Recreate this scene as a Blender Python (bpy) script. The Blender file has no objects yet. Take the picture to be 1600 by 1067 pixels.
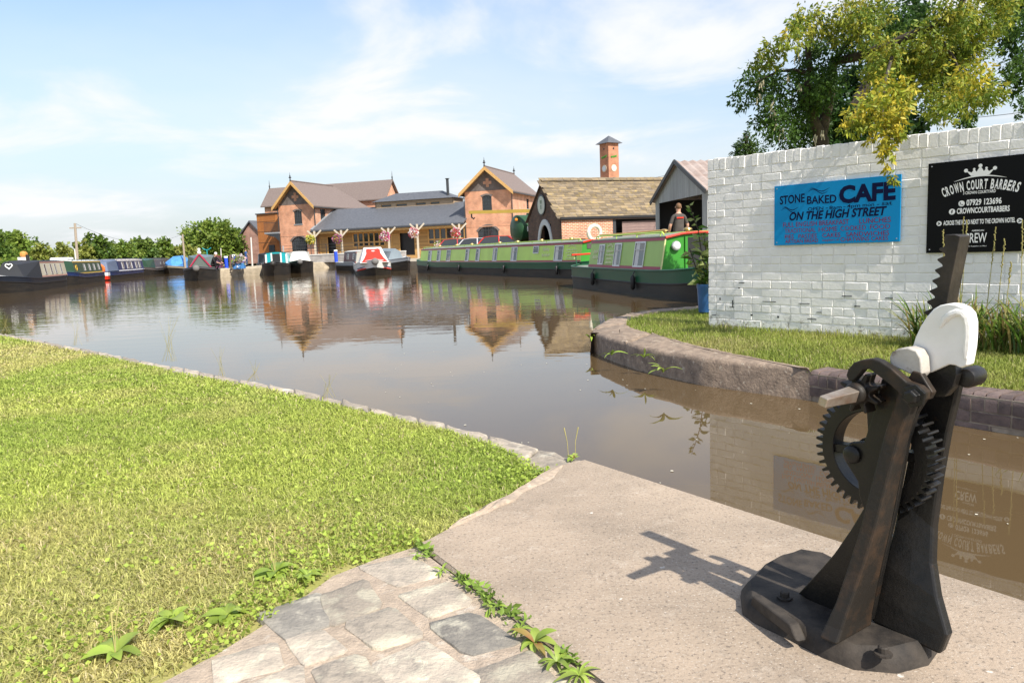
import bpy, bmesh, math, random
import numpy as np
from mathutils import Vector, Matrix, noise as mnoise

random.seed(7); RNG = np.random.default_rng(7)
SC = bpy.context.scene
COL = SC.collection

# ------------------------------------------------------------------ camera
F_PX, W_PX, H_PX = 1172.0, 1600.0, 1067.0
PITCH, ROLL, EYE = math.atan(146 / 1172.0), math.radians(2.3), 1.0
WATER = -0.25
c_f = Vector((0, math.cos(PITCH), -math.sin(PITCH)))
_u0 = Vector((0, math.sin(PITCH), math.cos(PITCH))); _r0 = Vector((1, 0, 0))
c_r = _r0 * math.cos(ROLL) - _u0 * math.sin(ROLL)
c_u = _r0 * math.sin(ROLL) + _u0 * math.cos(ROLL)
EYEP = Vector((0, 0, EYE))
cam = bpy.data.cameras.new("camera"); camo = bpy.data.objects.new("camera", cam); COL.objects.link(camo)
cam.sensor_width = 36; cam.lens = 36 * F_PX / W_PX; cam.clip_start = 0.05; cam.clip_end = 6000
m = Matrix((c_r, c_u, -c_f)).transposed().to_4x4(); m.translation = EYEP
camo.matrix_world = m
SC.camera = camo

# ------------------------------------------------------------------ sky, sun, exposure
SUN_AZ, SUN_EL = math.radians(34.5), math.radians(45)      # azimuth to the right of straight behind the camera
SUNV = Vector((math.sin(SUN_AZ) * math.cos(SUN_EL), -math.cos(SUN_AZ) * math.cos(SUN_EL), math.sin(SUN_EL)))
world = bpy.data.worlds.new("World"); SC.world = world; world.use_nodes = True
wn, wl = world.node_tree.nodes, world.node_tree.links
bg = wn["Background"]; bg.inputs[1].default_value = 0.125
sky = wn.new("ShaderNodeTexSky"); sky.sky_type = 'NISHITA'; sky.sun_disc = False
sky.sun_elevation = SUN_EL; sky.sun_rotation = math.atan2(SUNV.x, SUNV.y)
sky.air_density = 1.0; sky.dust_density = 1.0; sky.ozone_density = 1.6
def wnode(t, **kw):
    n = wn.new(t)
    for k, v in kw.items(): setattr(n, k, v)
    return n
tc = wnode("ShaderNodeTexCoord"); sep = wnode("ShaderNodeSeparateXYZ"); wl.new(tc.outputs["Generated"], sep.inputs[0])
def wmath(op, a, b=None):
    n = wnode("ShaderNodeMath", operation=op)
    for i, x in enumerate((a, b)):
        if x is None: continue
        if isinstance(x, (int, float)): n.inputs[i].default_value = x
        else: wl.new(x, n.inputs[i])
    return n.outputs[0]
den = wmath('ADD', wmath('MAXIMUM', sep.outputs[2], 0.0), 0.16)
cmb = wnode("ShaderNodeCombineXYZ")
wl.new(wmath('DIVIDE', sep.outputs[0], den), cmb.inputs[0]); wl.new(wmath('DIVIDE', sep.outputs[1], den), cmb.inputs[1])
def cloud(scale, off, lo, hi, detail=7, rough=.55):
    mp = wnode("ShaderNodeMapping"); mp.inputs[1].default_value = off; wl.new(cmb.outputs[0], mp.inputs[0])
    nz = wnode("ShaderNodeTexNoise"); nz.inputs["Scale"].default_value = scale
    nz.inputs["Detail"].default_value = detail; nz.inputs["Roughness"].default_value = rough
    nz.inputs["Distortion"].default_value = .4
    wl.new(mp.outputs[0], nz.inputs[0])
    r = wnode("ShaderNodeMapRange", interpolation_type='SMOOTHSTEP'); r.inputs[1].default_value = lo; r.inputs[2].default_value = hi
    wl.new(nz.outputs[0], r.inputs[0]); return r.outputs[0]
veil = cloud(.5, (3.1, 1.7, 0), .36, .72, 5, .5)
puff = cloud(1.1, (2.35, 4.9, 0), .45, .66)
fac = wmath('MINIMUM', wmath('ADD', wmath('MULTIPLY', veil, .45), wmath('MULTIPLY', puff, .85)), .96)
mix = wnode("ShaderNodeMix", data_type='RGBA'); wl.new(fac, mix.inputs["Factor"])
mix.inputs["B"].default_value = (4.3, 4.35, 4.45, 1)
hz = wnode("ShaderNodeMapRange"); hz.inputs[1].default_value = 0.0; hz.inputs[2].default_value = .36; hz.inputs[3].default_value = .92; hz.inputs[4].default_value = .0; wl.new(sep.outputs[2], hz.inputs[0])
mix2 = wnode("ShaderNodeMix", data_type='RGBA'); wl.new(hz.outputs[0], mix2.inputs["Factor"]); mix2.inputs["B"].default_value = (2.75, 2.98, 3.2, 1)   # pale air towards the horizon
wl.new(sky.outputs[0], mix2.inputs["A"]); wl.new(mix2.outputs["Result"], mix.inputs["A"])
wl.new(mix.outputs["Result"], bg.inputs[0])
sun = bpy.data.lights.new("sun", 'SUN'); suno = bpy.data.objects.new("sun", sun); COL.objects.link(suno)
sun.energy = 3.9; sun.angle = math.radians(.55); sun.color = (1.0, .93, .82)
suno.rotation_euler = SUNV.to_track_quat('Z', 'Y').to_euler(); suno.location = (0, 0, 30)
SC.view_settings.view_transform = 'Standard'; SC.view_settings.look = 'None'
SC.view_settings.exposure = 0.9; SC.view_settings.gamma = 1; SC.view_settings.use_curve_mapping = False
SC.render.engine = 'CYCLES'
SC.cycles.use_denoising = True
SC.cycles.max_bounces = 8; SC.cycles.diffuse_bounces = 4; SC.cycles.glossy_bounces = 4
SC.cycles.transmission_bounces = 4; SC.cycles.transparent_max_bounces = 8
SC.cycles.caustics_reflective = False; SC.cycles.caustics_refractive = False

# ------------------------------------------------------------------ survey helpers: a sight line met with a known plane
def ray(px, py): return c_f + c_r * ((px - 800) / F_PX) - c_u * ((py - 533.5) / F_PX)
def gp(px, py, z=0.0):
    r = ray(px, py); return EYEP + r * ((z - EYE) / r.z)
def dp(px, py, Y):
    r = ray(px, py); return EYEP + r * (Y / r.y)
def plane_hit(px, py, p0, nrm):
    r = ray(px, py); return EYEP + r * (((p0 - EYEP).dot(nrm)) / r.dot(nrm))

# ------------------------------------------------------------------ objects
def tag(o, label=None, cat=None, group=None, kind=None):
    if label: o["label"] = label
    if cat: o["category"] = cat
    if group: o["group"] = group
    if kind: o["kind"] = kind
    return o
def thing(name, label, cat, loc=(0, 0, 0), rz=0.0, group=None):
    o = bpy.data.objects.new(name, None); COL.objects.link(o); o.empty_display_size = .1
    o.location = loc; o.rotation_euler = (0, 0, rz)
    return tag(o, label, cat, group)
def put(name, me, parent=None, loc=None, rot=None, sc=None):
    o = bpy.data.objects.new(name, me); COL.objects.link(o); o.parent = parent
    if loc is not None: o.location = loc
    if rot is not None: o.rotation_euler = rot
    if sc is not None: o.scale = sc
    return o
def copy_tree(o, parent=None):
    c = o.copy(); COL.objects.link(c); c.parent = parent
    for ch in list(o.children): copy_tree(ch, c)
    return c

class MB:
    """collects shapes for ONE mesh"""
    def __init__(s): s.v = []; s.f = []; s.m = []; s.X = None
    def add(s, vs, fs, mi=0):
        k = len(s.v)
        s.v += [tuple(s.X @ Vector(p)) if s.X else tuple(p) for p in vs]
        s.f += [[i + k for i in f] for f in fs]; s.m += [mi] * len(fs); return s
    def box(s, x0, x1, y0, y1, z0, z1, mi=0):
        return s.add([(x0,y0,z0),(x1,y0,z0),(x1,y1,z0),(x0,y1,z0),(x0,y0,z1),(x1,y0,z1),(x1,y1,z1),(x0,y1,z1)],
              [(0,3,2,1),(4,5,6,7),(0,1,5,4),(1,2,6,5),(2,3,7,6),(3,0,4,7)], mi)
    def prism(s, pts, vec, mi=0):
        n = len(pts); vec = Vector(vec); pts = [Vector(p) for p in pts]
        vs = pts + [p + vec for p in pts]
        fs = [list(range(n))[::-1], list(range(n, 2 * n))] + [(i, (i + 1) % n, n + (i + 1) % n, n + i) for i in range(n)]
        return s.add(vs, fs, mi)
    def bar(s, a, b, w, h=None, mi=0, up=(0, 0, 1)):
        a, b = Vector(a), Vector(b); h = h or w; d = (b - a).normalized(); up = Vector(up)
        if abs(d.dot(up)) > .98: up = Vector((1, 0, 0))
        x = d.cross(up).normalized() * (w / 2); y = x.cross(d).normalized() * (h / 2)
        vs = [a - x - y, a + x - y, a + x + y, a - x + y, b - x - y, b + x - y, b + x + y, b - x + y]
        return s.add(vs, [(0,1,2,3),(7,6,5,4),(4,5,1,0),(5,6,2,1),(6,7,3,2),(7,4,0,3)], mi)
    def tube(s, path, r, n=8, mi=0, cap=True):
        P = [Vector(p) for p in path]; R = r if isinstance(r, (list, tuple)) else [r] * len(P)
        vs, fs = [], []; prev = None
        for i, p in enumerate(P):
            t = (P[min(i + 1, len(P) - 1)] - P[max(i - 1, 0)]).normalized()
            if prev is None:
                a = t.orthogonal().normalized()
            else:
                a = (prev - t * prev.dot(t)); a = a.normalized() if a.length > 1e-6 else t.orthogonal().normalized()
            prev = a; b = t.cross(a)
            for k in range(n):
                q = 2 * math.pi * k / n; vs.append(p + (a * math.cos(q) + b * math.sin(q)) * R[i])
        for i in range(len(P) - 1):
            for k in range(n):
                fs.append((i * n + k, i * n + (k + 1) % n, (i + 1) * n + (k + 1) % n, (i + 1) * n + k))
        if cap: fs += [list(range(n))[::-1], list(range((len(P) - 1) * n, len(P) * n))]
        return s.add(vs, fs, mi)
    def lathe(s, prof, n=16, o=(0, 0, 0), ax=(0, 0, 1), mi=0):
        ax = Vector(ax).normalized(); a = ax.orthogonal().normalized(); b = ax.cross(a); o = Vector(o); vs, fs = [], []
        for r, z in prof:
            for k in range(n):
                q = 2 * math.pi * k / n; vs.append(o + ax * z + (a * math.cos(q) + b * math.sin(q)) * r)
        for i in range(len(prof) - 1):
            for k in range(n): fs.append((i*n+k, i*n+(k+1)%n, (i+1)*n+(k+1)%n, (i+1)*n+k))
        fs += [list(range(n))[::-1], list(range((len(prof)-1)*n, len(prof)*n))]
        return s.add(vs, fs, mi)
    def ball(s, c, r, n=8, sq=(1, 1, 1), mi=0):
        c = Vector(c); vs, fs = [], []; m = max(4, n // 2 + 1)
        for i in range(m + 1):
            th = math.pi * (i + .0) / m
            for k in range(n):
                q = 2 * math.pi * k / n
                vs.append(c + Vector((math.sin(th)*math.cos(q)*sq[0], math.sin(th)*math.sin(q)*sq[1], math.cos(th)*sq[2])) * r)
        for i in range(m):
            for k in range(n): fs.append((i*n+k, (i+1)*n+k, (i+1)*n+(k+1)%n, i*n+(k+1)%n))
        return s.add(vs, fs, mi)
    def mesh(s, name, mats, smooth=False, weld=True):
        me = bpy.data.meshes.new(name); me.from_pydata(s.v, [], s.f)
        mats = mats if isinstance(mats, (list, tuple)) else [mats]
        for k in mats: me.materials.append(k)
        me.polygons.foreach_set("material_index", s.m)
        bm = bmesh.new(); bm.from_mesh(me)
        if weld: bmesh.ops.remove_doubles(bm, verts=bm.verts, dist=1e-5)
        bmesh.ops.recalc_face_normals(bm, faces=bm.faces); bm.to_mesh(me); bm.free()
        if smooth:
            me.polygons.foreach_set("use_smooth", [True] * len(me.polygons))
            try: me.set_sharp_from_angle(angle=math.radians(smooth if smooth is not True else 40))
            except Exception: pass
        me.update(); return me
    def build(s, name, mats, parent=None, smooth=False, bevel=0, seg=2, loc=None, rot=None):
        o = put(name, s.mesh(name, mats, smooth), parent, loc, rot)
        if bevel:
            b = o.modifiers.new("bevel", 'BEVEL'); b.width = bevel; b.segments = seg; b.limit_method = 'ANGLE'; b.angle_limit = math.radians(40)
        return o

# ------------------------------------------------------------------ materials
def mat(name, col, rough=.6, metal=0.0, col2=None, scale=6.0, detail=5.0, lo=.35, hi=.65, bump=0.0, bscale=None, rnd=0.0,
        spec=.5, stretch=(1, 1, 1), col3=None, scale3=1.0, f3=.5, trans=0.0, emit=None, world=False, attr=None, bdist=.01, coat=0.0):
    mt = bpy.data.materials.new(name); mt.use_nodes = True; N, L = mt.node_tree.nodes, mt.node_tree.links
    B = N["Principled BSDF"]; B.inputs["Roughness"].default_value = rough; B.inputs["Metallic"].default_value = metal
    B.inputs["Specular IOR Level"].default_value = spec
    if coat: B.inputs["Coat Weight"].default_value = coat; B.inputs["Coat Roughness"].default_value = .08
    c4 = lambda c: (c[0], c[1], c[2], 1)
    out = None
    tcn = N.new("ShaderNodeTexCoord"); src = tcn.outputs["Object"]
    if world: g = N.new("ShaderNodeNewGeometry"); src = g.outputs["Position"]
    oi = N.new("ShaderNodeObjectInfo")
    if rnd:
        va = N.new("ShaderNodeVectorMath"); va.operation = 'MULTIPLY_ADD'; va.inputs[1].default_value = (1, 1, 1)
        vm = N.new("ShaderNodeVectorMath"); vm.operation = 'SCALE'; vm.inputs[0].default_value = (37, 91, 53); L.new(oi.outputs["Random"], vm.inputs["Scale"])
        L.new(src, va.inputs[0]); L.new(vm.outputs[0], va.inputs[2]); src = va.outputs[0]
    mp = N.new("ShaderNodeMapping"); mp.inputs[3].default_value = stretch; L.new(src, mp.inputs[0])
    def nz(sc, d=detail, r=.6):
        n = N.new("ShaderNodeTexNoise"); n.inputs["Scale"].default_value = sc; n.inputs["Detail"].default_value = d; n.inputs["Roughness"].default_value = r
        L.new(mp.outputs[0], n.inputs[0]); return n.outputs[0]
    def rng(x, a, b):
        r = N.new("ShaderNodeMapRange"); r.inputs[1].default_value = a; r.inputs[2].default_value = b; L.new(x, r.inputs[0]); return r.outputs[0]
    def mx(f, a, b, mode='MIX'):
        n = N.new("ShaderNodeMix"); n.data_type = 'RGBA'; n.blend_type = mode
        if isinstance(f, float): n.inputs["Factor"].default_value = f
        else: L.new(f, n.inputs["Factor"])
        for s_, x in (("A", a), ("B", b)):
            if isinstance(x, tuple): n.inputs[s_].default_value = x
            else: L.new(x, n.inputs[s_])
        return n.outputs["Result"]
    if attr:
        a = N.new("ShaderNodeAttribute"); a.attribute_name = attr; out = a.outputs["Color"]
    elif col2 is not None: out = mx(rng(nz(scale), lo, hi), c4(col), c4(col2))
    if col3 is not None: out = mx(rng(nz(scale3), f3, f3 + .12), out if out else c4(col), c4(col3))
    if rnd:
        r = N.new("ShaderNodeMapRange"); r.inputs[3].default_value = 1 - rnd; r.inputs[4].default_value = 1 + rnd; L.new(oi.outputs["Random"], r.inputs[0])
        cb = N.new("ShaderNodeCombineColor"); [L.new(r.outputs[0], cb.inputs[i]) for i in range(3)]
        out = mx(1.0, out if out else c4(col), cb.outputs[0], 'MULTIPLY')
    if out: L.new(out, B.inputs["Base Color"])
    else: B.inputs["Base Color"].default_value = c4(col)
    if bump:
        b = N.new("ShaderNodeBump"); b.inputs["Strength"].default_value = bump; b.inputs["Distance"].default_value = bdist
        L.new(nz(bscale or scale * 4, 6), b.inputs["Height"]); L.new(b.outputs[0], B.inputs["Normal"])
    if trans:
        t = N.new("ShaderNodeBsdfTranslucent"); ms = N.new("ShaderNodeMixShader"); ms.inputs[0].default_value = trans
        if out: L.new(out, t.inputs[0])
        else: t.inputs[0].default_value = c4(col)
        L.new(B.outputs[0], ms.inputs[1]); L.new(t.outputs[0], ms.inputs[2]); L.new(ms.outputs[0], N["Material Output"].inputs[0])
    return mt
def brick_mat(name, c1, c2, mortar, bw=.225, bh=.075, ms=.012, dark=None):
    mt = bpy.data.materials.new(name); mt.use_nodes = True; N, L = mt.node_tree.nodes, mt.node_tree.links; B = N["Principled BSDF"]
    tcn = N.new("ShaderNodeTexCoord"); sp = N.new("ShaderNodeSeparateXYZ"); L.new(tcn.outputs["Object"], sp.inputs[0])
    ad = N.new("ShaderNodeMath"); L.new(sp.outputs[0], ad.inputs[0]); L.new(sp.outputs[1], ad.inputs[1])
    cb = N.new("ShaderNodeCombineXYZ"); L.new(ad.outputs[0], cb.inputs[0]); L.new(sp.outputs[2], cb.inputs[1])
    bt = N.new("ShaderNodeTexBrick"); L.new(cb.outputs[0], bt.inputs[0])
    bt.inputs["Color1"].default_value = (*c1, 1); bt.inputs["Color2"].default_value = (*c2, 1); bt.inputs["Mortar"].default_value = (*mortar, 1)
    bt.inputs["Scale"].default_value = 1; bt.inputs["Mortar Size"].default_value = ms; bt.inputs["Brick Width"].default_value = bw; bt.inputs["Row Height"].default_value = bh
    bt.inputs["Mortar Smooth"].default_value = .3
    nz = N.new("ShaderNodeTexNoise"); nz.inputs["Scale"].default_value = 1.3; nz.inputs["Detail"].default_value = 8; L.new(tcn.outputs["Object"], nz.inputs[0])
    r = N.new("ShaderNodeMapRange"); r.inputs[1].default_value = .3; r.inputs[2].default_value = .7; r.inputs[3].default_value = .72; r.inputs[4].default_value = 1.2; L.new(nz.outputs[0], r.inputs[0])
    c = N.new("ShaderNodeCombineColor"); [L.new(r.outputs[0], c.inputs[i]) for i in range(3)]
    mx = N.new("ShaderNodeMix"); mx.data_type = 'RGBA'; mx.blend_type = 'MULTIPLY'; mx.inputs["Factor"].default_value = 1
    L.new(bt.outputs[0], mx.inputs["A"]); L.new(c.outputs[0], mx.inputs["B"]); L.new(mx.outputs["Result"], B.inputs["Base Color"])
    b = N.new("ShaderNodeBump"); b.inputs["Strength"].default_value = .5; b.inputs["Distance"].default_value = .01; b.invert = True
    L.new(bt.outputs["Fac"], b.inputs["Height"]); L.new(b.outputs[0], B.inputs["Normal"]); B.inputs["Roughness"].default_value = .85
    return mt

def concrete_mat():
    mt = bpy.data.materials.new("concrete"); mt.use_nodes = True; N, L = mt.node_tree.nodes, mt.node_tree.links; B = N["Principled BSDF"]; B.inputs["Roughness"].default_value = .9; B.inputs["Specular IOR Level"].default_value = .3
    t = N.new("ShaderNodeTexCoord")
    def nz(sc, d=4, r=.6, st=(1, 1, 1), rz=0):
        mp = N.new("ShaderNodeMapping"); mp.inputs[3].default_value = st; mp.inputs[2].default_value = (0, 0, rz); L.new(t.outputs["Object"], mp.inputs[0])
        n = N.new("ShaderNodeTexNoise"); n.inputs["Scale"].default_value = sc; n.inputs["Detail"].default_value = d; n.inputs["Roughness"].default_value = r; L.new(mp.outputs[0], n.inputs[0]); return n.outputs[0]
    def mx(f, a, b, lo, hi):
        m = N.new("ShaderNodeMapRange"); m.inputs[1].default_value = lo; m.inputs[2].default_value = hi; L.new(f, m.inputs[0]); x = N.new("ShaderNodeMix"); x.data_type = 'RGBA'; L.new(m.outputs[0], x.inputs["Factor"])
        for s_, c in (("A", a), ("B", b)):
            if isinstance(c, tuple): x.inputs[s_].default_value = (*c, 1)
            else: L.new(c, x.inputs[s_])
        return x.outputs["Result"]
    c = mx(nz(2.2, 6), (.39, .31, .235), (.28, .225, .172), .36, .66); c = mx(nz(16, 5, .7), c, (.20, .165, .13), .55, .85); c = mx(nz(9, 6, .7), c, (.47, .40, .325), .56, .80)
    c = mx(nz(90, 3, .7), c, (.10, .082, .068), .54, .72); c = mx(nz(130, 2, .7), c, (.50, .45, .385), .60, .70); c = mx(nz(24, 3, .5), c, (.62, .58, .52), .72, .76)
    c = mx(nz(34, 3, .6, (.22, 1.5, 1), math.radians(-35)), c, (.40, .33, .26), .56, .95)
    L.new(c, B.inputs["Base Color"]); b = N.new("ShaderNodeBump"); b.inputs["Strength"].default_value = .55; b.inputs["Distance"].default_value = .006; L.new(nz(95, 5, .7), b.inputs["Height"]); L.new(b.outputs[0], B.inputs["Normal"]); return mt
def wall_mat():
    mt = bpy.data.materials.new("white_wall_paint"); mt.use_nodes = True; N, L = mt.node_tree.nodes, mt.node_tree.links; B = N["Principled BSDF"]; B.inputs["Roughness"].default_value = .8; B.inputs["Specular IOR Level"].default_value = .25
    g = N.new("ShaderNodeNewGeometry"); sp = N.new("ShaderNodeSeparateXYZ"); L.new(g.outputs["Position"], sp.inputs[0])
    def nz(sc, d=5, r=.6):
        n = N.new("ShaderNodeTexNoise"); n.inputs["Scale"].default_value = sc; n.inputs["Detail"].default_value = d; n.inputs["Roughness"].default_value = r; L.new(g.outputs["Position"], n.inputs[0]); return n.outputs[0]
    def mr(x, a, b, c=0., d=1.):
        m = N.new("ShaderNodeMapRange"); m.inputs[1].default_value = a; m.inputs[2].default_value = b; m.inputs[3].default_value = c; m.inputs[4].default_value = d; L.new(x, m.inputs[0]); return m.outputs[0]
    def mx(f, a, b):
        x = N.new("ShaderNodeMix"); x.data_type = 'RGBA'; L.new(f, x.inputs["Factor"])
        for s_, c in (("A", a), ("B", b)):
            if isinstance(c, tuple): x.inputs[s_].default_value = (*c, 1)
            else: L.new(c, x.inputs[s_])
        return x.outputs["Result"]
    def mul(a, b): m = N.new("ShaderNodeMath"); m.operation = 'MULTIPLY'; L.new(a, m.inputs[0]); L.new(b, m.inputs[1]); return m.outputs[0]
    c = mx(mr(nz(9), .38, .68), (.90, .88, .85), (.84, .82, .79))
    c = mx(mul(mr(nz(3.2, 7), .50, .66, 0, .55), mr(sp.outputs[2], .0, .9, 1, .15)), c, (.60, .61, .55))          # grimy splash marks low on the wall
    c = mx(mul(mr(nz(17, 7, .7), .52, .62), mr(sp.outputs[2], .03, .17, 1, 0)), c, (.24, .20, .14))              # flaked patches at its foot
    c = mx(mr(nz(38, 4, .7), .70, .74), c, (.45, .40, .34)); L.new(c, B.inputs["Base Color"])
    b = N.new("ShaderNodeBump"); b.inputs["Strength"].default_value = .6; b.inputs["Distance"].default_value = .006; L.new(nz(40, 6), b.inputs["Height"]); L.new(b.outputs[0], B.inputs["Normal"]); return mt
m_soil = mat("soil", (.10, .075, .04), .95, col2=(.09, .11, .025), scale=3, bump=.4, bscale=60)
m_lawnbase = mat("lawn_base", (.27, .30, .06), .95, col2=(.36, .30, .13), scale=1.2, lo=.42, hi=.66, bump=.6, bscale=90)
m_grass = mat("grass", (.1, .2, .03), .55, attr="tint", trans=.42, spec=.2)
m_leaf = mat("leaf", (.1, .2, .03), .5, attr="tint", trans=.38, spec=.3)
m_stone = mat("weathered_stone", (.40, .34, .27), .9, col2=(.24, .21, .175), scale=14, lo=.38, hi=.66, bump=.7, bscale=60, rnd=.2, col3=(.52, .47, .38), scale3=9, f3=.56)
m_sett = mat("lichened_sett", (.39, .335, .27), .92, col2=(.22, .195, .165), scale=22, lo=.46, hi=.68, bump=.8, bscale=70, rnd=.38, col3=(.54, .49, .38), scale3=11, f3=.50)
m_settdark = mat("dark_sett", (.20, .185, .162), .92, col2=(.29, .265, .225), scale=20, lo=.42, hi=.66, bump=.8, bscale=70, rnd=.2, col3=(.44, .41, .33), scale3=10, f3=.57)
m_mortar = mat("pale_mortar", (.47, .375, .285), .95, col2=(.33, .265, .205), scale=26, bump=.8, bscale=110, col3=(.54, .48, .40), scale3=15, f3=.58)
m_concrete = concrete_mat()
m_coping = mat("coping_stone", (.31, .235, .175), .9, col2=(.165, .125, .095), scale=11, bump=.9, bscale=46, rnd=.06, col3=(.46, .40, .32), scale3=18, f3=.60)
m_bluebrick = mat("blue_brick", (.10, .075, .07), .6, col2=(.175, .125, .11), scale=16, bump=.3, bscale=60, rnd=.25)
m_iron = mat("black_paint_iron", (.007, .007, .007), .36, col2=(.016, .014, .012), scale=14, bump=.3, bscale=60, bdist=.004, col3=(.045, .024, .013), scale3=11, f3=.62, spec=.35)
m_rust = mat("rusty_iron", (.017, .014, .011), .55, col2=(.058, .033, .018), scale=15, lo=.46, hi=.74, spec=.35, bump=.35, bscale=60, bdist=.004)
m_dirtywhite = mat("scuffed_white_paint", (.58, .56, .52), .6, col2=(.40, .37, .33), scale=9, bump=.5, bscale=30, bdist=.006, col3=(.11, .065, .035), scale3=16, f3=.58)
m_dustiron = mat("dusty_iron", (.058, .048, .039), .72, col2=(.018, .016, .015), scale=16, lo=.36, hi=.68, spec=.3, bump=.5, bscale=60, bdist=.004)
m_steel = mat("worn_steel", (.42, .36, .30), .42, metal=.7, col2=(.26, .15, .09), scale=16, lo=.45, hi=.7, bump=.2)
m_whitepaint = mat("white_gloss_paint", (.84, .83, .80), .5, col2=(.74, .73, .69), scale=7, bump=.45, bscale=22, bdist=.006, col3=(.20, .15, .10), scale3=26, f3=.69)
m_whitewall = wall_mat()
m_black = mat("black", (.012, .012, .013), .5)
m_white = mat("white", (.85, .85, .84), .5)
m_glass = mat("window_glass", (.025, .03, .035), .06, spec=.8)
m_curtain = mat("curtain", (.68, .67, .64), .8)
m_trunk = mat("bark", (.035, .026, .02), .95, col2=(.075, .06, .045), scale=9, bump=.7, bscale=30)
m_rope = mat("rope", (.45, .40, .32), .9, col2=(.3, .27, .2), scale=30)
m_timber = mat("oak_cladding", (.50, .30, .11), .8, col2=(.36, .21, .08), scale=2.2, stretch=(.5, 6, 9), rnd=.22)
m_oak = mat("oak_frame", (.58, .35, .12), .75, col2=(.46, .27, .10), scale=5)
m_slate = mat("slate", (.075, .082, .095), .55, col2=(.12, .125, .14), scale=4, stretch=(1, 1, 4), bump=.3, bscale=22)
m_tile = mat("brown_tile", (.15, .115, .105), .8, col2=(.19, .15, .135), scale=5, stretch=(1, 1, 3), bump=.35, bscale=24)
m_brick = brick_mat("red_brick", (.64, .28, .15), (.54, .215, .11), (.50, .40, .31))
m_darkbrick = brick_mat("blue_grey_brick", (.15, .125, .115), (.115, .095, .09), (.20, .17, .15))
m_oldbrick = brick_mat("old_red_brick", (.52, .19, .085), (.36, .105, .055), (.60, .50, .38), .24, .085, .016)
m_shadebrick = brick_mat("shaded_brick", (.155, .082, .055), (.09, .052, .038), (.085, .07, .055), .24, .085, .012)  # the old red brick again, darkened for the shed gable's shaded face
m_corten = mat("weathering_steel", (.42, .16, .04), .75, col2=(.33, .115, .03), scale=1.2)
m_lead = mat("lead_grey", (.25, .27, .29), .5)
m_darkmetal = mat("dark_metal", (.035, .038, .042), .5)
# ------------------------------------------------------------------ lettering helper (font curves turned into flat meshes)
def text_raw(s, shear=0.0, bold=0.0, ext=0.0):
    cu = bpy.data.curves.new("t", 'FONT'); cu.body = s; cu.shear = shear; cu.offset = bold; cu.resolution_u = 3; cu.extrude = ext
    o = bpy.data.objects.new("t", cu); COL.objects.link(o)
    dg = bpy.context.evaluated_depsgraph_get(); me = bpy.data.meshes.new_from_object(o.evaluated_get(dg))
    v = np.zeros(len(me.vertices) * 3); me.vertices.foreach_get("co", v); v = v.reshape(-1, 3)
    f = [list(p.vertices) for p in me.polygons]
    bpy.data.objects.remove(o); bpy.data.curves.remove(cu); bpy.data.meshes.remove(me)
    return v, f
def text_on(mb, s, x0, x1, z0, z1, y, shear=0.0, bold=0.0, slope=0.0, mi=0):
    v, f = text_raw(s, shear, bold)
    a, b = v.min(0), v.max(0); w = max(b[0] - a[0], 1e-6); h = max(b[1] - a[1], 1e-6)
    vs = [(x0 + (p[0] - a[0]) / w * (x1 - x0), y, z0 + (p[1] - a[1]) / h * (z1 - z0) + slope * ((p[0] - a[0]) / w - .5)) for p in v]
    mb.add(vs, f, mi)

# ------------------------------------------------------------------ solids for stones
def inset_poly(P, d):
    n = len(P); c = sum(P, Vector((0, 0))) / n; out = []
    for i, p in enumerate(P):
        a, b = P[i - 1], P[(i + 1) % n]
        e1 = (p - a).normalized(); e2 = (b - p).normalized()
        n1 = Vector((-e1.y, e1.x)); n2 = Vector((-e2.y, e2.x)); nn = (n1 + n2)
        nn = nn.normalized() if nn.length > 1e-6 else n1
        if nn.dot(c - p) < 0: nn = -nn
        out.append(p + nn * d)
    return out
def rock(P, z0, z1, bev=.02, amp=.006, step=.1, mi=0, mb=None, seed=0):
    """a worn block: plan outline P, uneven sides and top, rounded arrises"""
    mb = mb or MB(); Q = []
    for i, p in enumerate(P):
        q = P[(i + 1) % len(P)]; k = max(1, int((q - p).length / step))
        Q += [p.lerp(q, j / k) for j in range(k)]
    rings = [(Q, z0), (Q, z1 - bev), (inset_poly(Q, bev * .35), z1 - bev * .3), (inset_poly(Q, bev), z1)]
    c = sum(Q, Vector((0, 0))) / len(Q)
    rings += [([c.lerp(p, t) for p in inset_poly(Q, bev)], z1 + .002) for t in (.62, .25)]
    n = len(Q); vs, fs = [], []
    for R, z in rings:
        for p in R:
            k = Vector((p.x * 9 + seed * 7.3, p.y * 9, z * 9)); d = mnoise.noise_vector(k) * amp
            vs.append((p.x + d.x, p.y + d.y, z + (d.z * 1.2 if z > z0 else 0)))
    for r in range(len(rings) - 1):
        for i in range(n): fs.append((r*n+i, r*n+(i+1) % n, (r+1)*n+(i+1) % n, (r+1)*n+i))
    fs.append([(len(rings)-1)*n+i for i in range(n)]); mb.add(vs, fs, mi); return mb
def sheet(name, P, z, mt, parent=None, depth=None, kind="structure"):
    mb = MB()
    if depth: mb.prism([(p[0], p[1], z - depth) for p in P], (0, 0, depth))
    else: mb.add([(p[0], p[1], z) for p in P], [list(range(len(P)))])
    o = mb.build(name, mt, parent)
    if kind: o["kind"] = kind
    return o
def V2(v): return Vector((v[0], v[1]))

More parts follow.
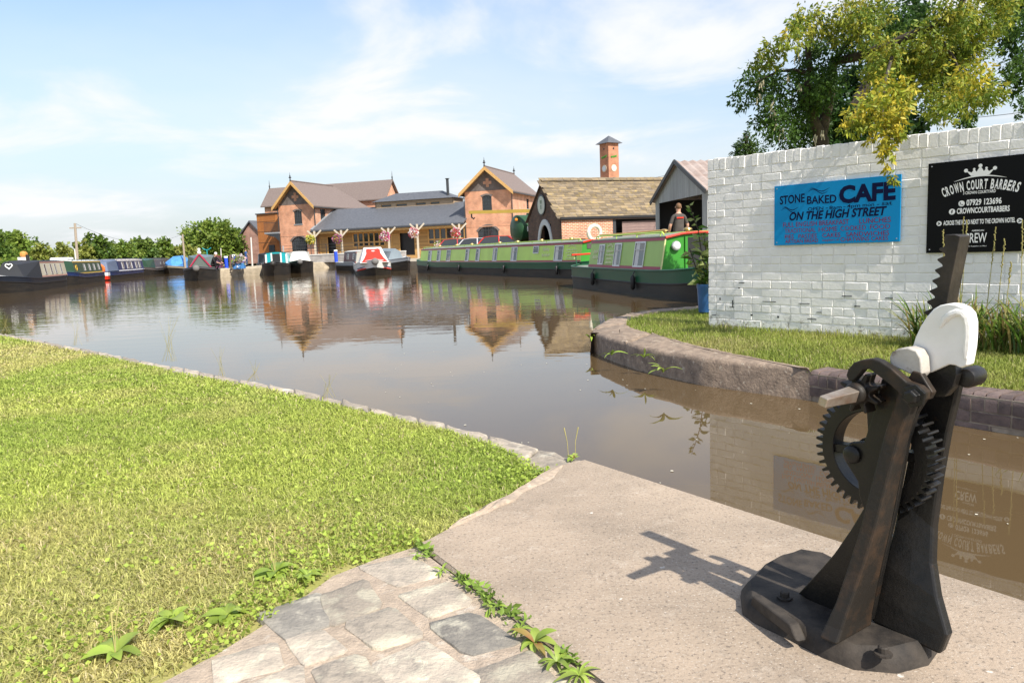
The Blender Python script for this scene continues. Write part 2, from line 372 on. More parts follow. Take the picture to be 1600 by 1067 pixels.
# ------------------------------------------------------------------ ground, water
g = sheet("ground", [(-900, -300), (900, -300), (900, 1500), (-900, 1500)], -1.1, m_soil)
def water_material():
    mt = bpy.data.materials.new("canal_water"); mt.use_nodes = True; N, L = mt.node_tree.nodes, mt.node_tree.links; B = N["Principled BSDF"]
    B.inputs["Base Color"].default_value = (.098, .066, .033, 1); B.inputs["Roughness"].default_value = .015; B.inputs["IOR"].default_value = 1.34
    g = N.new("ShaderNodeNewGeometry")
    def nz(scale, st, d, rough=.5):
        mp = N.new("ShaderNodeMapping"); mp.inputs[3].default_value = st; mp.inputs[2].default_value = (0, 0, math.radians(14)); L.new(g.outputs["Position"], mp.inputs[0])
        n = N.new("ShaderNodeTexNoise"); n.inputs["Scale"].default_value = scale; n.inputs["Detail"].default_value = d; n.inputs["Roughness"].default_value = rough
        L.new(mp.outputs[0], n.inputs[0]); return n.outputs[0]
    def mth(op, a, b):
        n = N.new("ShaderNodeMath"); n.operation = op
        for i, x in enumerate((a, b)):
            if isinstance(x, (int, float)): n.inputs[i].default_value = x
            else: L.new(x, n.inputs[i])
        return n.outputs[0]
    sp = N.new("ShaderNodeSeparateXYZ"); L.new(g.outputs["Position"], sp.inputs[0])
    far = N.new("ShaderNodeMapRange"); far.inputs[1].default_value = 5; far.inputs[2].default_value = 26; far.inputs[3].default_value = .06; far.inputs[4].default_value = 1; L.new(sp.outputs[1], far.inputs[0])
    patch = N.new("ShaderNodeMapRange"); patch.inputs[1].default_value = .35; patch.inputs[2].default_value = .68; patch.inputs[3].default_value = .25; L.new(nz(.09, (1, 2, 1), 2), patch.inputs[0])
    big = mth('MULTIPLY', nz(1.1, (1, 2.2, 1), 3), 1.0); small = mth('MULTIPLY', nz(4.5, (1, 2.0, 1), 2), .22)
    h = mth('MULTIPLY', mth('ADD', big, small), mth('MULTIPLY', far.outputs[0], patch.outputs[0]))
    b = N.new("ShaderNodeBump"); b.inputs["Strength"].default_value = 1; b.inputs["Distance"].default_value = .0125
    L.new(h, b.inputs["Height"]); L.new(b.outputs[0], B.inputs["Normal"])
    return mt
sheet("water", [(-95, -8), (14, -8), (14, 40), (-20, 140), (-95, 140)], WATER, water_material())

# ------------------------------------------------------------------ near bank: lawn, stone edging, concrete slab, cobbles
CE0 = gp(915, 717); CE1 = gp(1600, 935); CU = (CE1 - CE0).normalized(); CN = Vector((-CU.y, CU.x, 0))   # along the canal, and towards the water
canal_px = [(915, 717), (840, 695), (763, 675), (700, 660), (560, 628), (450, 603), (300, 576), (150, 547), (0, 519)]
grass_px = [(850, 733), (817, 713), (763, 688), (700, 668), (560, 637), (450, 611), (300, 583), (150, 552), (0, 523)]
E_canal = [V2(gp(*p)) for p in canal_px]; E_grass = [V2(gp(*p)) for p in grass_px]
d = (E_canal[-1] - E_canal[-2]).normalized(); E_canal.append(E_canal[-1] + d * 14); E_grass.append(E_grass[-1] + d * 14)
J0, J1 = V2(gp(650, 850)), V2(gp(940, 1067)); JD = (J1 - J0).normalized(); J2 = J1 + JD * 1.6
slab_top = [V2(gp(*p)) for p in [(760, 790), (838, 748), (872, 727)]]
far_edge = [V2(CE0), V2(CE0 + CU * 5.5)]
cob_edge = [V2(gp(*p)) for p in [(650, 850), (590, 868), (520, 895), (430, 960), (340, 1015), (240, 1067)]] + [Vector((-1.25, 1.2)), Vector((-1.5, -.5))]
bank_out = [far_edge[0] - V2(CN) * .05] + [p + Vector((-.03, -.05)) for p in E_canal[1:]] + [Vector((-40, 20)), Vector((-40, -8)), Vector((far_edge[1].x, -8)), far_edge[1] - V2(CN) * .05]
sheet("bank", bank_out, -.035, m_soil, depth=1.0)
slab_poly = [J0] + slab_top + far_edge + [Vector((far_edge[1].x, -1.5)), Vector((J2.x, -1.5)), J2]
def slab_mesh():
    mb = MB(); Q = []
    for i, p in enumerate(slab_poly):
        q = slab_poly[(i + 1) % len(slab_poly)]; k = max(1, int((q - p).length / .06)) if p.y > .8 and q.y > .2 else 1
        for j in range(k):
            r = p.lerp(q, j / k); nv = mnoise.noise_vector(Vector((r.x * 7, r.y * 7, 3))) * .016 + mnoise.noise_vector(Vector((r.x * 31, r.y * 31, 3))) * .006
            Q.append(r + Vector((nv.x, nv.y)))
    n = len(Q); I = inset_poly(Q, .012)
    vs = [(p.x, p.y, -.95) for p in Q] + [(p.x, p.y, -.014) for p in Q] + [(p.x, p.y, 0) for p in I]
    fs = [(r*n+i, r*n+(i+1) % n, (r+1)*n+(i+1) % n, (r+1)*n+i) for r in range(2) for i in range(n)] + [[2*n+i for i in range(n)]]
    mb.add(vs, fs); return mb
so = slab_mesh().build("concrete_slab", m_concrete); so["kind"] = "structure"
cob = [J0] + [J2] + [Vector((J2.x, -1.5))] + [Vector((-1.6, -1.5))] + cob_edge[::-1][:-1]
co = sheet("cobbled_path", [p - JD.orthogonal().normalized() * 0 for p in cob], -.0095, m_mortar, depth=.4)
lawn_poly = [J0] + cob_edge[1:] + [Vector((-1.6, -6)), Vector((-39, -6)), Vector((-39, 19)), E_grass[-1]] + E_grass[::-1][1:] + slab_top[::-1]
lawn = sheet("lawn", lawn_poly, -.022, m_lawnbase)

def in_poly(P, X, Y):
    r = np.zeros(len(X), bool); n = len(P)
    for i in range(n):
        a, b = P[i], P[(i + 1) % n]
        c = ((a[1] > Y) != (b[1] > Y)); t = (Y - a[1]) / (b[1] - a[1] + 1e-12) * (b[0] - a[0]) + a[0]
        r ^= c & (X < t)
    return r

# broken mortar fillet between lawn and slab
mp_ = [V2(gp(*p)) for p in [(700, 826), (742, 800), (775, 783), (800, 772), (822, 757), (846, 742), (866, 728), (880, 728), (868, 745), (850, 756), (822, 768), (806, 782), (772, 796), (730, 816)]]
rock(mp_, -.1, .006, .008, .012, .025, seed=5).build("mortar_fillet", m_mortar, so, smooth=25)
# stone edging along the lawn
edging = thing("canal_edging", "narrow strip of worn pale stones edging the lawn along the water", "kerb", (0, 0, 0))
def edge_pt(L, t):
    k = min(int(t), len(L) - 2); return L[k].lerp(L[k + 1], t - k)
cum = [0]
for i in range(len(E_canal) - 1): cum.append(cum[-1] + (E_canal[i + 1] - E_canal[i]).length)
def at_len(L, s):
    for i in range(len(cum) - 1):
        if s <= cum[i + 1]: return L[i].lerp(L[i + 1], (s - cum[i]) / (cum[i + 1] - cum[i]))
    return L[-1]
s = .02; k = 0
while s < 17:
    w = random.uniform(.26, .5) if s < 6 else random.uniform(.5, .9)
    a, b, c_, d_ = at_len(E_canal, s), at_len(E_canal, s + w - .012), at_len(E_grass, s + w - .012), at_len(E_grass, s)
    c_ = c_ + (c_ - b) * .25; d_ = d_ + (d_ - a) * .25
    if s > 4: c_ = c_ + (c_ - b).normalized() * .05; d_ = d_ + (d_ - a).normalized() * .05
    rock([a, b, c_, d_], -.6, random.uniform(-.016, -.006), .014, .010, .06, seed=k).build("stone", m_stone, edging); s += w; k += 1

# cobbles set in mortar
JP = Vector((JD.y, -JD.x))
if JP.x > 0: JP = -JP
stones_cob = 0
b0 = .035; row = 0
while b0 < 1.3:
    wb = random.uniform(.14, .19); a0 = -.05 + random.uniform(-.1, .1)
    while a0 < 2.3:
        la = random.uniform(.17, .29); gap = .014
        C0 = [J0 + JD * a + JP * b for a, b in ((a0, b0), (a0 + la, b0), (a0 + la, b0 + wb), (a0, b0 + wb))]
        C0 = [p + Vector((random.uniform(-.03, .03), random.uniform(-.03, .03))) for p in C0]
        cc = sum(C0, Vector((0, 0))) / 4
        ok = in_poly([(p.x, p.y) for p in cob], np.array([p.x for p in C0]), np.array([p.y for p in C0]))
        if cc.y > .6 and ok.sum() >= 3:
            P8 = []
            for i in range(4):
                p, q, o = C0[i], C0[(i + 1) % 4], C0[i - 1]
                P8 += [p.lerp(o, random.uniform(.03, .16)), p.lerp(q, random.uniform(.03, .16))]
            rock(P8, -.1, random.uniform(-.0075, -.003), .005, .005, .03, seed=stones_cob).build("stone", m_settdark if stones_cob % 5 == 2 else m_sett, co, smooth=30); stones_cob += 1
        a0 += la + gap
    b0 += wb + gap; row += 1

# ------------------------------------------------------------------ right bank
R_out = [V2(gp(*p)) for p in [(1100, 477), (1060, 479.5), (1020, 483), (980, 489), (950, 497), (930, 508), (921, 520)]] + \
        [V2(gp(*p, WATER)) for p in [(925, 549), (950, 562), (1000, 580), (1100, 603), (1200, 617), (1262, 625.5)]]
R_in = [V2(gp(*p)) for p in [(1100, 481), (1060, 484), (1025, 487.5), (1000, 492), (986, 497), (979, 502), (980, 506),
        (988, 510), (1003, 515), (1030, 522), (1100, 540), (1200, 561), (1268, 576)]]
BR0 = V2(gp(1264, 626, WATER)); BR1 = V2(gp(1600, 682.5, WATER)); BD = (BR1 - BR0).normalized(); BN = Vector((-BD.y, BD.x))   # BN into the bank
if BN.x < 0: BN = -BN
rb = [p + (R_in[i] - p) * .3 for i, p in enumerate(R_out)] + [BR0 + BN * .06, BR0 + BD * 7 + BN * .06, Vector((30, -4)), Vector((30, 14)), Vector((9, 13.2)), Vector((4.2, 12.4))]
sheet("grass_bank", rb, -.03, m_lawnbase, depth=1.0)
cope = thing("stone_coping", "rounded weathered stone coping curving round the opposite canal bank", "kerb")
segs = [(0, 3), (3, 5.5), (5.5, 8.6), (8.6, 12)]
for k, (a, b) in enumerate(segs):
    n = 12; ts = [a + (b - a) * (i / n) for i in range(n + 1)]
    ts[0] += .003; ts[-1] -= .003
    P = [edge_pt(R_out, t) for t in ts] + [edge_pt(R_in, t) for t in ts[::-1]]
    rock(P, -.7, -.004, .04, .010, .07, seed=40 + k).build("stone", m_coping, cope, smooth=50)
bw = thing("brick_coping", "dark blue brick canal edging with bullnosed bricks on edge", "kerb")
bb = MB(); bb.prism([(BR0 - BD * .05).to_3d() + Vector((0, 0, -.9)) + BN.to_3d() * .004, (BR0 + BD * 5).to_3d() + Vector((0, 0, -.9)) + BN.to_3d() * .004,
     (BR0 + BD * 5 + BN * .3).to_3d() + Vector((0, 0, -.9)), (BR0 - BD * .05 + BN * .3).to_3d() + Vector((0, 0, -.9))], (0, 0, .86)); bb.build("mortar", mat("grey_mortar", (.38, .32, .25), .95, col2=(.16, .13, .1), scale=9), bw)
def bull_brick(w, dp_, h, r, seed):
    mb = MB(); prof = [(dp_, 0), (0.0, 0), (0.0, h - r)] + [(r - r * math.cos(q), h - r + r * math.sin(q)) for q in (.4, .8, 1.2, math.pi / 2)] + [(dp_, h)]
    rn = random.Random(seed); mb.prism([(0, y, z) for y, z in prof], (w, 0, 0))
    mb.v = [(x + rn.uniform(-.0015, .0015), y + rn.uniform(-.003, .003), z + rn.uniform(-.002, .002)) for x, y, z in mb.v]
    return mb.mesh("bull_brick", m_bluebrick, 40)
bmesh_v = [bull_brick(.068, .22, .115, .05, i) for i in range(4)]; smesh_v = [bull_brick(.222, .1, .066, .004, 9 + i) for i in range(3)]
BA = math.atan2(BD.y, BD.x)
for k in range(52):
    p = BR0 + BD * (k * .078 + .004); put("brick", bmesh_v[k % 4], bw, (p.x, p.y, -.132 + random.uniform(-.003, .003)), (0, 0, BA + random.uniform(-.01, .01)))
for r in range(2):
    for k in range(17):
        p = BR0 + BD * (k * .234 + .11 * r + .004) + BN * random.uniform(0, .004)
        put("brick", smesh_v[k % 3], bw, (p.x, p.y, -.208 - .076 * r), (0, 0, BA))

# ------------------------------------------------------------------ white wall of painted bricks
WA = gp(1107, 508); WB = gp(1420, 528); WD = (WB - WA).normalized(); WN = Vector((-WD.y, WD.x, 0)); WANG = math.atan2(WD.y, WD.x)
def onwall(px, py):
    q = plane_hit(px, py, WA, WN); return ((q - WA).dot(WD), q.z)
wall = thing("brick_wall", "tall white painted brick garden wall with two signs on it", "wall", WA, WANG)
WL, CH, NC = 5.6, .0868, 20
def wtop(x, z): return z + z / 1.86 * .052 * max(0, 1 - x / 3.2)
core = MB(); xs = [i * .4 for i in range(15)]
for i in range(len(xs) - 1):
    a, b = xs[i] + (.012 if i == 0 else 0), xs[i + 1]
    core.add([(a, .005, -.1), (b, .005, -.1), (b, .21, -.1), (a, .21, -.1), (a, .005, wtop(a, 1.85)), (b, .005, wtop(b, 1.85)), (b, .21, wtop(b, 1.85)), (a, .21, wtop(a, 1.85))],
             [(0,1,5,4),(2,3,7,6),(4,5,6,7)] + ([(3,0,4,7)] if i == 0 else []))
core.build("mortar_core", m_whitewall, wall)
def wall_brick(w, h, dpt, seed, rough=.0016, nx=4, nz=3):
    rn = random.Random(seed); mb = MB(); e = .0035; vs = []; fs = []
    us = [0] + [e + (w - 2 * e) * i / (nx - 2) for i in range(nx - 1)] + [w]; hs = [0] + [e + (h - 2 * e) * i / (nz - 2) for i in range(nz - 1)] + [h]
    for j, z in enumerate(hs):
        for i, x in enumerate(us):
            edge = i in (0, len(us) - 1) or j in (0, len(hs) - 1)
            vs.append((x + rn.uniform(-.002, .002), (.0055 if edge else 0) + rn.uniform(-rough, rough), z + rn.uniform(-.002, .002)))
    W = len(us)
    for j in range(len(hs) - 1):
        for i in range(W - 1): fs.append((j*W+i, j*W+i+1, (j+1)*W+i+1, (j+1)*W+i))
    n = len(vs); ring = [i for i in range(W)] + [j*W+W-1 for j in range(1, len(hs))] + [(len(hs)-1)*W+i for i in range(W-2, -1, -1)] + [j*W for j in range(len(hs)-2, 0, -1)]
    vs += [(vs[i][0], dpt, vs[i][2]) for i in ring]
    for q in range(len(ring)): r2 = (q + 1) % len(ring); fs.append((ring[r2], ring[q], n + q, n + r2))
    mb.add(vs, fs); return mb
g_ = .009
strv = [wall_brick(.235 - g_, CH - g_, .1, i) for i in range(8)]; hedv = [wall_brick(.117 - g_, CH - g_, .1, 20 + i) for i in range(5)]
copv = [wall_brick(.083 - .009, .128, .215, 30 + i, .0015, 4, 4) for i in range(6)]
strm = [b.mesh("wall_brick", m_whitewall, 28) for b in strv]; hedm = [b.mesh("wall_header", m_whitewall, 28) for b in hedv]; copm = [b.mesh("wall_coping", m_whitewall, 28) for b in copv]
SIGNS = [(.95, 2.14, .96, 1.5), (2.5, 4.0, .88, 1.55)]
rest = MB(); nb = 0; rnd = random.Random(3)
for c in range(NC):
    x = -.0 if c % 2 else -.0; pat = 'h' if c % 6 == 2 else 's'; first = True
    while x < WL - .25:
        hd = (pat == 'h') or (first and c % 2 == 1) or rnd.random() < .12
        w = .117 if hd else .235; kx = rnd.randrange(5 if hd else 8); z = wtop(x, c * CH) + rnd.uniform(-.0015, .0015); yo = rnd.uniform(-.0045, .0015) + (-.004 if z < .5 else 0) * rnd.random()
        hid = any(a < x and x + w < b and q < z and z + CH < t for a, b, q, t in SIGNS)
        if x < 3.25 and not hid and nb < 300:
            put("brick", (hedm if hd else strm)[kx], wall, (x + g_ / 2, yo, z + g_ / 2), (0, rnd.uniform(-.006, .006), rnd.uniform(-.008, .008))); nb += 1
        else:
            src = (hedv if hd else strv)[kx]; rest.add([(p[0] + x + g_ / 2, p[1] + yo, p[2] + z + g_ / 2) for p in src.v], src.f)
        x += w; first = False
o = rest.build("brick_field", m_whitewall, wall, smooth=28); o["kind"] = "stuff"
x = .0; k = 0
while x < WL - .1:
    put("coping_brick", copm[k % 6], wall, (x + .004, rnd.uniform(-.006, .004), wtop(x, NC * CH) + .004 + rnd.uniform(-.004, .004)), (0, rnd.uniform(-.02, .02), 0)); x += .083; k += 1
for k, (x, z, w_, h_) in enumerate(((.42, .50, .07, .008), (.41, .44, .02, .012), (.26, .22, .09, .009), (.33, .225, .012, .08), (.36, .215, .07, .010), (.57, .14, .02, .014), (.16, .30, .012, .03), (.72, .30, .16, .006), (1.15, .29, .12, .006), (1.25, .13, .10, .009), (.9, .13, .02, .02), (1.62, .38, .1, .008), (1.75, .28, .06, .010), (2.05, .37, .07, .008), (1.35, .205, .05, .006), (.05, .12, .06, .007))):
    MB().box(x, x + w_, -.006, .006, z, z + h_).build("open_joint", m_black, wall)

# ------------------------------------------------------------------ signs
m_signblue = mat("sign_blue", (.004, .27, .60), .5, col2=(.005, .25, .56), scale=2, spec=.15)
m_navy = mat("navy_ink", (.005, .008, .045), .6, spec=.1); m_maroon = mat("maroon_ink", (.22, .012, .05), .6, spec=.1)
m_signblack = mat("sign_black", (.004, .004, .005), .4, spec=.12)
def sign(name, label, s0, s1, z0, z1, mt):
    t = thing(name, label, "sign", WA + WD * s0 - WN * .022 + Vector((0, 0, z0)), WANG)
    MB().box(0, s1 - s0, -.004, .008, 0, z1 - z0).build("board", mt, t, bevel=.0015)
    for x in (.03, s1 - s0 - .03):
        for z in (.03, z1 - z0 - .03): MB().lathe([(.006, 0), (.006, .003), (.003, .005)], 8, (x, -.004, z), (0, -1, 0)).build("screw", m_lead, t)
    return t
bs0, bs1, bz0, bz1 = .873, 2.183, .912, 1.538
bs = sign("cafe_sign", "bright blue cafe menu sign with navy and maroon lettering on the white wall", bs0, bs1, bz0, bz1, m_signblue)
BW, BH = bs1 - bs0, bz1 - bz0
def bt(s, fx0, fx1, fy0, fy1, mt, **kw):
    mb = MB(); text_on(mb, s, fx0 * BW, fx1 * BW, (1 - fy1) * BH, (1 - fy0) * BH, -.0052, **kw); mb.build("lettering", mt, bs)
bt("STONE", .05, .265, .165, .31, m_navy, bold=.02, slope=.008); bt("BAKED", .285, .525, .215, .345, m_navy, bold=.02, slope=-.006)
bt("CAFE", .545, .965, .09, .375, m_navy, bold=.045); bt("OPEN", .293, .421, .395, .45, m_navy, bold=.01); bt("8am", .469, .567, .395, .45, m_navy, bold=.01); bt("4pm", .608, .709, .39, .462, m_navy, bold=.01); bt("mon", .727, .812, .405, .445, m_navy, bold=.01); bt("sat", .868, .942, .392, .442, m_navy, bold=.01)
for fx_ in (.44, .58, .832): bt("-", fx_, fx_ + .018, .42, .429, m_navy)
bt("ON THE HIGH STREET", .135, .905, .455, .595, m_navy, shear=.22, bold=.03)
bt("FULL ENGLISH BREAKFAST", .08, .625, .62, .70, m_maroon, bold=.003); bt("LUNCHES", .705, .935, .62, .70, m_maroon, bold=.003)
bt("TRADITIONAL", .095, .36, .725, .80, m_maroon); bt("HOME", .385, .535, .725, .80, m_maroon); bt("COOKED", .56, .755, .725, .80, m_maroon); bt("FOOD", .785, .93, .725, .80, m_maroon)
bt("PIES", .097, .175, .825, .895, m_maroon, bold=.003); bt("PASTIES", .215, .37, .825, .895, m_maroon, bold=.003); bt("CAKES", .415, .56, .825, .895, m_maroon, bold=.003); bt("SANDWICHES", .605, .925, .825, .895, m_maroon, bold=.003)
bt("ARTISAN BREAD", .1, .38, .905, .97, m_maroon, bold=.003); bt("suppliers of", .415, .55, .915, .965, m_maroon); bt("CHATWINS CAKES", .562, .918, .905, .97, m_maroon, bold=.003)
def flourish(x0, x1, yc):
    mb = MB()
    for o, amp, ph in ((0, .030, 0), (.018, .022, .8)):
        pts = []
        for i in range(13):
            t = i / 12; x = (x0 + (x1 - x0) * (t * .8 + o * 4)) * BW; z = (1 - yc) * BH + amp * math.sin(2 * math.pi * t + ph) * (1 - .3 * t) + o
            pts.append((x, z, .0075 * math.sin(math.pi * t) ** .6 + .0008))
        vs = [(x, -.0052, z + w * .5) for x, z, w in pts] + [(x, -.0052, z - w * .5) for x, z, w in pts]; n = len(pts)
        mb.add([(v[0], v[1] - o * .01, v[2]) for v in vs], [(i, i + 1, n + i + 1, n + i) for i in range(n - 1)])
    mb.build("flourish", m_navy, bs)
flourish(.29, .5, .15); flourish(.06, .24, .42)

ks0, ks1, kz0, kz1 = 2.42, 3.32, .80, 1.606
ks = sign("barber_sign", "black barber shop sign with white crown and lettering on the white wall", ks0, ks1, kz0, kz1, m_signblack)
def kz(zx, zy):
    s, z = onwall(1360 + zx / 6.667, 240 + zy / 6.667); return s - ks0, z - kz0
def kt(s, a, b, h, **kw):
    """text from bottom-left a to bottom-right b (picture zoom points), cap height h in metres"""
    (x0, z0), (x1, z1) = kz(*a), kz(*b); zz = (z0 + z1) / 2
    mb = MB(); text_on(mb, s, x0, x1, zz, zz + h, -.0052, **kw); mb.build("lettering", m_white, ks)
kt("3 CROWN COURTYARD", (978, 428), (1318, 408), .026, bold=.02); kt("07929 123696", (1012, 542), (1378, 528), .055, bold=.03)
kt("CROWNCOURTBARBERS", (912, 628), (1462, 605), .05, bold=.03); kt("ACROSS THE ROAD NEXT TO THE CROWN HOTEL", (772, 745), (1520, 722), .042, bold=.03)
kt("AMERICAN", (1068, 812), (1195, 808), .014, bold=.02); kt("CREW", (985, 932), (1222, 925), .085, bold=.01); kt("Official Supplier to Men", (985, 975), (1222, 968), .011, bold=.01)
# arched name
(xa, za), (xm, zm), (xb, zb) = kz(775, 430), kz(1150, 330), kz(1550, 390)
mid = (xa + xb) / 2; half = (xb - xa) / 2; rise = .052; Rr = (half ** 2 + rise ** 2) / (2 * rise); zc = zm - .035 - Rr
arc = MB(); s_ = "CROWN COURT BARBERS"; wid = []
adv = {' ': .32, 'W': .78, 'N': .62, 'O': .62, 'C': .58, 'U': .6}
tot = sum(adv.get(ch, .56) for ch in s_); pos = 0
for ch in s_:
    w = adv.get(ch, .56)
    if ch != ' ':
        q = ((pos + w / 2) / tot - .5) * 2 * math.asin(half / Rr); v, f = text_raw(ch, bold=.03); a, b = v.min(0), v.max(0)
        cw = w / tot * 2 * half * .86; chh = .085
        for p in (v,):
            lx = (p[:, 0] - (a[0] + b[0]) / 2) / max(b[0] - a[0], .1) * cw; lz = (p[:, 1] - a[1]) / max(b[1] - a[1], .1) * chh
        arc.add([(mid + math.sin(q) * (Rr + z) + math.cos(q) * x, -.0052, zc + math.cos(q) * (Rr + z) - math.sin(q) * x) for x, z in zip(lx, lz)], f)
    pos += w
arc.build("lettering", m_white, ks)
# crown emblem, swash line, icons
cm = MB(); (cx0, cz0), (cx1, cz1), (_, ct) = kz(1062, 236), kz(1250, 222), kz(1155, 120)
w_ = cx1 - cx0; zb_ = (cz0 + cz1) / 2; hh = ct - zb_
tips = [(-.30, .62), (.16, .70), (.5, 1.0), (.84, .70), (1.30, .62)]
pts = [(0, 0), (1, 0), (1.30, .62), (.98, .36), (.84, .70), (.70, .40), (.5, 1.0), (.30, .40), (.16, .70), (.02, .36), (-.30, .62)]
cpt = [(cx0 + w_ * x, -.0052, zb_ + hh * .92 * z) for x, z in pts]; cm.add(cpt, [list(range(len(cpt)))])
for x, z in tips: cm.add([(cx0 + w_ * x + .013 * (1.25 if x in (.5, -.3, 1.3) else .8) * math.cos(i * math.pi / 6), -.0056, zb_ + hh * .92 * z + .013 * (1.25 if x in (.5, -.3, 1.3) else .8) * math.sin(i * math.pi / 6)) for i in range(12)], [list(range(12))])
cm.build("crown_emblem", m_white, ks)
sw = MB(); (ax, az), (bx, bz) = kz(875, 300), kz(1440, 250)
n = 16; up_, lo_ = [], []
for i in range(n + 1):
    t = i / n; z = az + (bz - az) * t + .035 * math.sin(math.pi * t); th = .011 * math.sin(math.pi * t) ** .7; up_.append((ax + (bx - ax) * t, -.0050, z + th * .5)); lo_.append((ax + (bx - ax) * t, -.0050, z - th * .5))
sw.add(up_ + lo_, [(i, i + 1, n + 2 + i, n + 1 + i) for i in range(n)]); sw.build("swash", m_white, ks)
for zx, zy, r, gl in ((962, 522, .026, "phone"), (863, 607, .026, "f"), (728, 730, .022, ">"), (1568, 700, .022, ">")):
    x, z = kz(zx, zy); ic = MB(); ic.add([(x + r * math.cos(i * math.pi / 10), -.0052, z + r * math.sin(i * math.pi / 10)) for i in range(20)], [list(range(20))]); ico = ic.build("icon", m_white, ks)
    gm = MB()
    if gl == "phone": gm.tube([(x - .011, -.0055, z + .012), (x - .009, -.0055, z - .002), (x + .002, -.0055, z - .010), (x + .013, -.0055, z - .010)], [.004, .002, .002, .004], 6)
    else: text_on(gm, gl, x - r * (.28 if gl == "f" else .45), x + r * (.3 if gl == "f" else .5), z - r * .62, z + r * .62, -.0058, bold=.05)
    gm.build("glyph", m_signblack, ico)
# ------------------------------------------------------------------ lock paddle gear
GC = Vector((.84, 1.88, 0)); UZ = Vector((0, 0, 1))
gear = thing("paddle_gear", "black cast iron lock paddle gear with white hood and toothed rack standing on the concrete", "paddle gear", GC)
def gpt(px, py, n): return plane_hit(px, py, GC + CN * n, CN) - GC
def un(u, n, z): return CU * u + CN * n + UZ * z
def plate(name, pts, n, th, mt, bev=.004, z7=None, seg=2, smooth=False):
    f = z7 or (lambda x, y: (x, y)); mb = MB(); mb.prism([gpt(*f(x, y), n) for x, y in pts], CN * th)
    return mb.build(name, mt, gear, bevel=bev, seg=seg, smooth=smooth)
zg = lambda x, y: (1270 + x / 4.104, 540 + y / 4.104)
zh = lambda x, y: (1380 + x / 3.952, 350 + y / 3.952)
# base casting
bo = [(-.165, -.195), (-.235, -.115), (-.282, .03), (-.292, .12), (-.275, .215), (-.2, .255), (-.05, .21), (.1, .14), (.2, .075), (.248, .01), (.262, -.06), (.235, -.15), (.165, -.212), (.09, -.222), (-.02, -.212), (-.11, -.212)]
Q = []
for i, p in enumerate(bo):
    a, b, c_ = Vector(p), Vector(bo[(i + 1) % len(bo)]), None
    Q += [a, a.lerp(b, .5)]
ins = [(0, 0), (.006, .02), (.022, .044), (.03, .050)]; vs = []
for d_, z in ins:
    R = inset_poly(Q, d_); vs += [un(p.x, p.y, z + (mnoise.noise(Vector((p.x * 14, p.y * 14, z * 20))) * .003 if z else -.02)) for p in R]
n = len(Q); mb = MB(); mb.add(vs, [(r*n+i, r*n+(i+1) % n, (r+1)*n+(i+1) % n, (r+1)*n+i) for r in range(3) for i in range(n)] + [[3*n+i for i in range(n)]])
mb.build("base_plate", m_dustiron, gear, smooth=35)
mb = MB(); pA, pB = gp(1186, 931, .05) - GC, gp(1262, 988, .05) - GC
dl = (pB - pA).normalized(); sl_ = Vector((dl.y, -dl.x, 0)) * .03
mb.prism([pA - UZ * .02, pA + dl * .012 + UZ * .012, pA.lerp(pB, .5) + UZ * .013, pB - dl * .03 + UZ * .012, pB - UZ * .02], sl_); mb.build("base_lip", m_dustiron, gear, bevel=.006, seg=3)
for px, py in ((1226, 935), (1380, 1022)):
    c = gp(px, py, .05) - GC; mb = MB(); mb.lathe([(.020, 0), (.020, .005), (.012, .006), (.012, .018), (.009, .021)], 6 if px < 1300 else 10, c); mb.build("anchor_bolt", m_dustiron, gear)
# front cheek with its flared foot
plate("front_cheek", [(1247, 927), (1262, 911), (1283, 888), (1303, 865), (1330, 826), (1349, 794), (1342, 775), (1340, 752), (1328, 733), (1318, 717), (1317, 702), (1329, 691), (1350, 690), (1365, 642),
      (1377, 592), (1398, 584), (1440, 598), (1446, 624), (1432, 646), (1418, 690), (1400, 790), (1361, 970), (1285, 950)], -.075, .018, m_iron, .003)
# rib on the front of it
rows = [(1307, 1008, -.224), (1315, 985, -.207), (1327, 950, -.19), (1345, 898, -.168), (1365, 836, -.15), (1386, 755, -.134), (1406, 680, -.122), (1420, 640, -.118), (1429, 612, -.115)]
vs, fs = [], []
for k, (x, y, nn) in enumerate(rows):
    p = gpt(x, y, nn); w = .036 if k > 1 else .046 - .004 * k; back = CN * (-.074 - nn)
    vs += [p, p - CU * w, p - CU * w + back, p + back]
for k in range(len(rows) - 1): fs += [(4*k+i, 4*k+(i+1) % 4, 4*k+4+(i+1) % 4, 4*k+4+i) for i in range(4)]
fs += [(0, 1, 2, 3), tuple(4 * (len(rows) - 1) + i for i in (3, 2, 1, 0))]
MB().add(vs, fs).build("front_rib", m_rust, gear, bevel=.005)
# back cheek, sweeping behind the wheel
rows = [((1361, 970), (1468, 1023), -.06), ((1370, 930), (1480, 993), -.05), ((1382, 880), (1464, 935), -.035), ((1395, 830), (1456, 882), -.015), ((1405, 780), (1458, 825), .005), ((1415, 730), (1468, 748), .02),
        ((1425, 680), (1481, 675), .03), ((1432, 640), (1493, 625), .03), ((1442, 600), (1500, 592), .03), ((1455, 578), (1493, 572), .03)]
vs, fs = [], []
for L_, R_, nn in rows:
    a, b = gpt(*L_, nn), gpt(*R_, nn); vs += [a, a.lerp(b, .5), b, b + CN * .03, a + CN * .02]
for k in range(len(rows) - 1): fs += [(5*k+i, 5*k+(i+1) % 5, 5*k+5+(i+1) % 5, 5*k+5+i) for i in range(5)]
fs += [(0, 1, 2, 3, 4), tuple(5 * (len(rows) - 1) + i for i in (4, 3, 2, 1, 0))]
MB().add(vs, fs).build("back_cheek", m_iron, gear, bevel=.006)
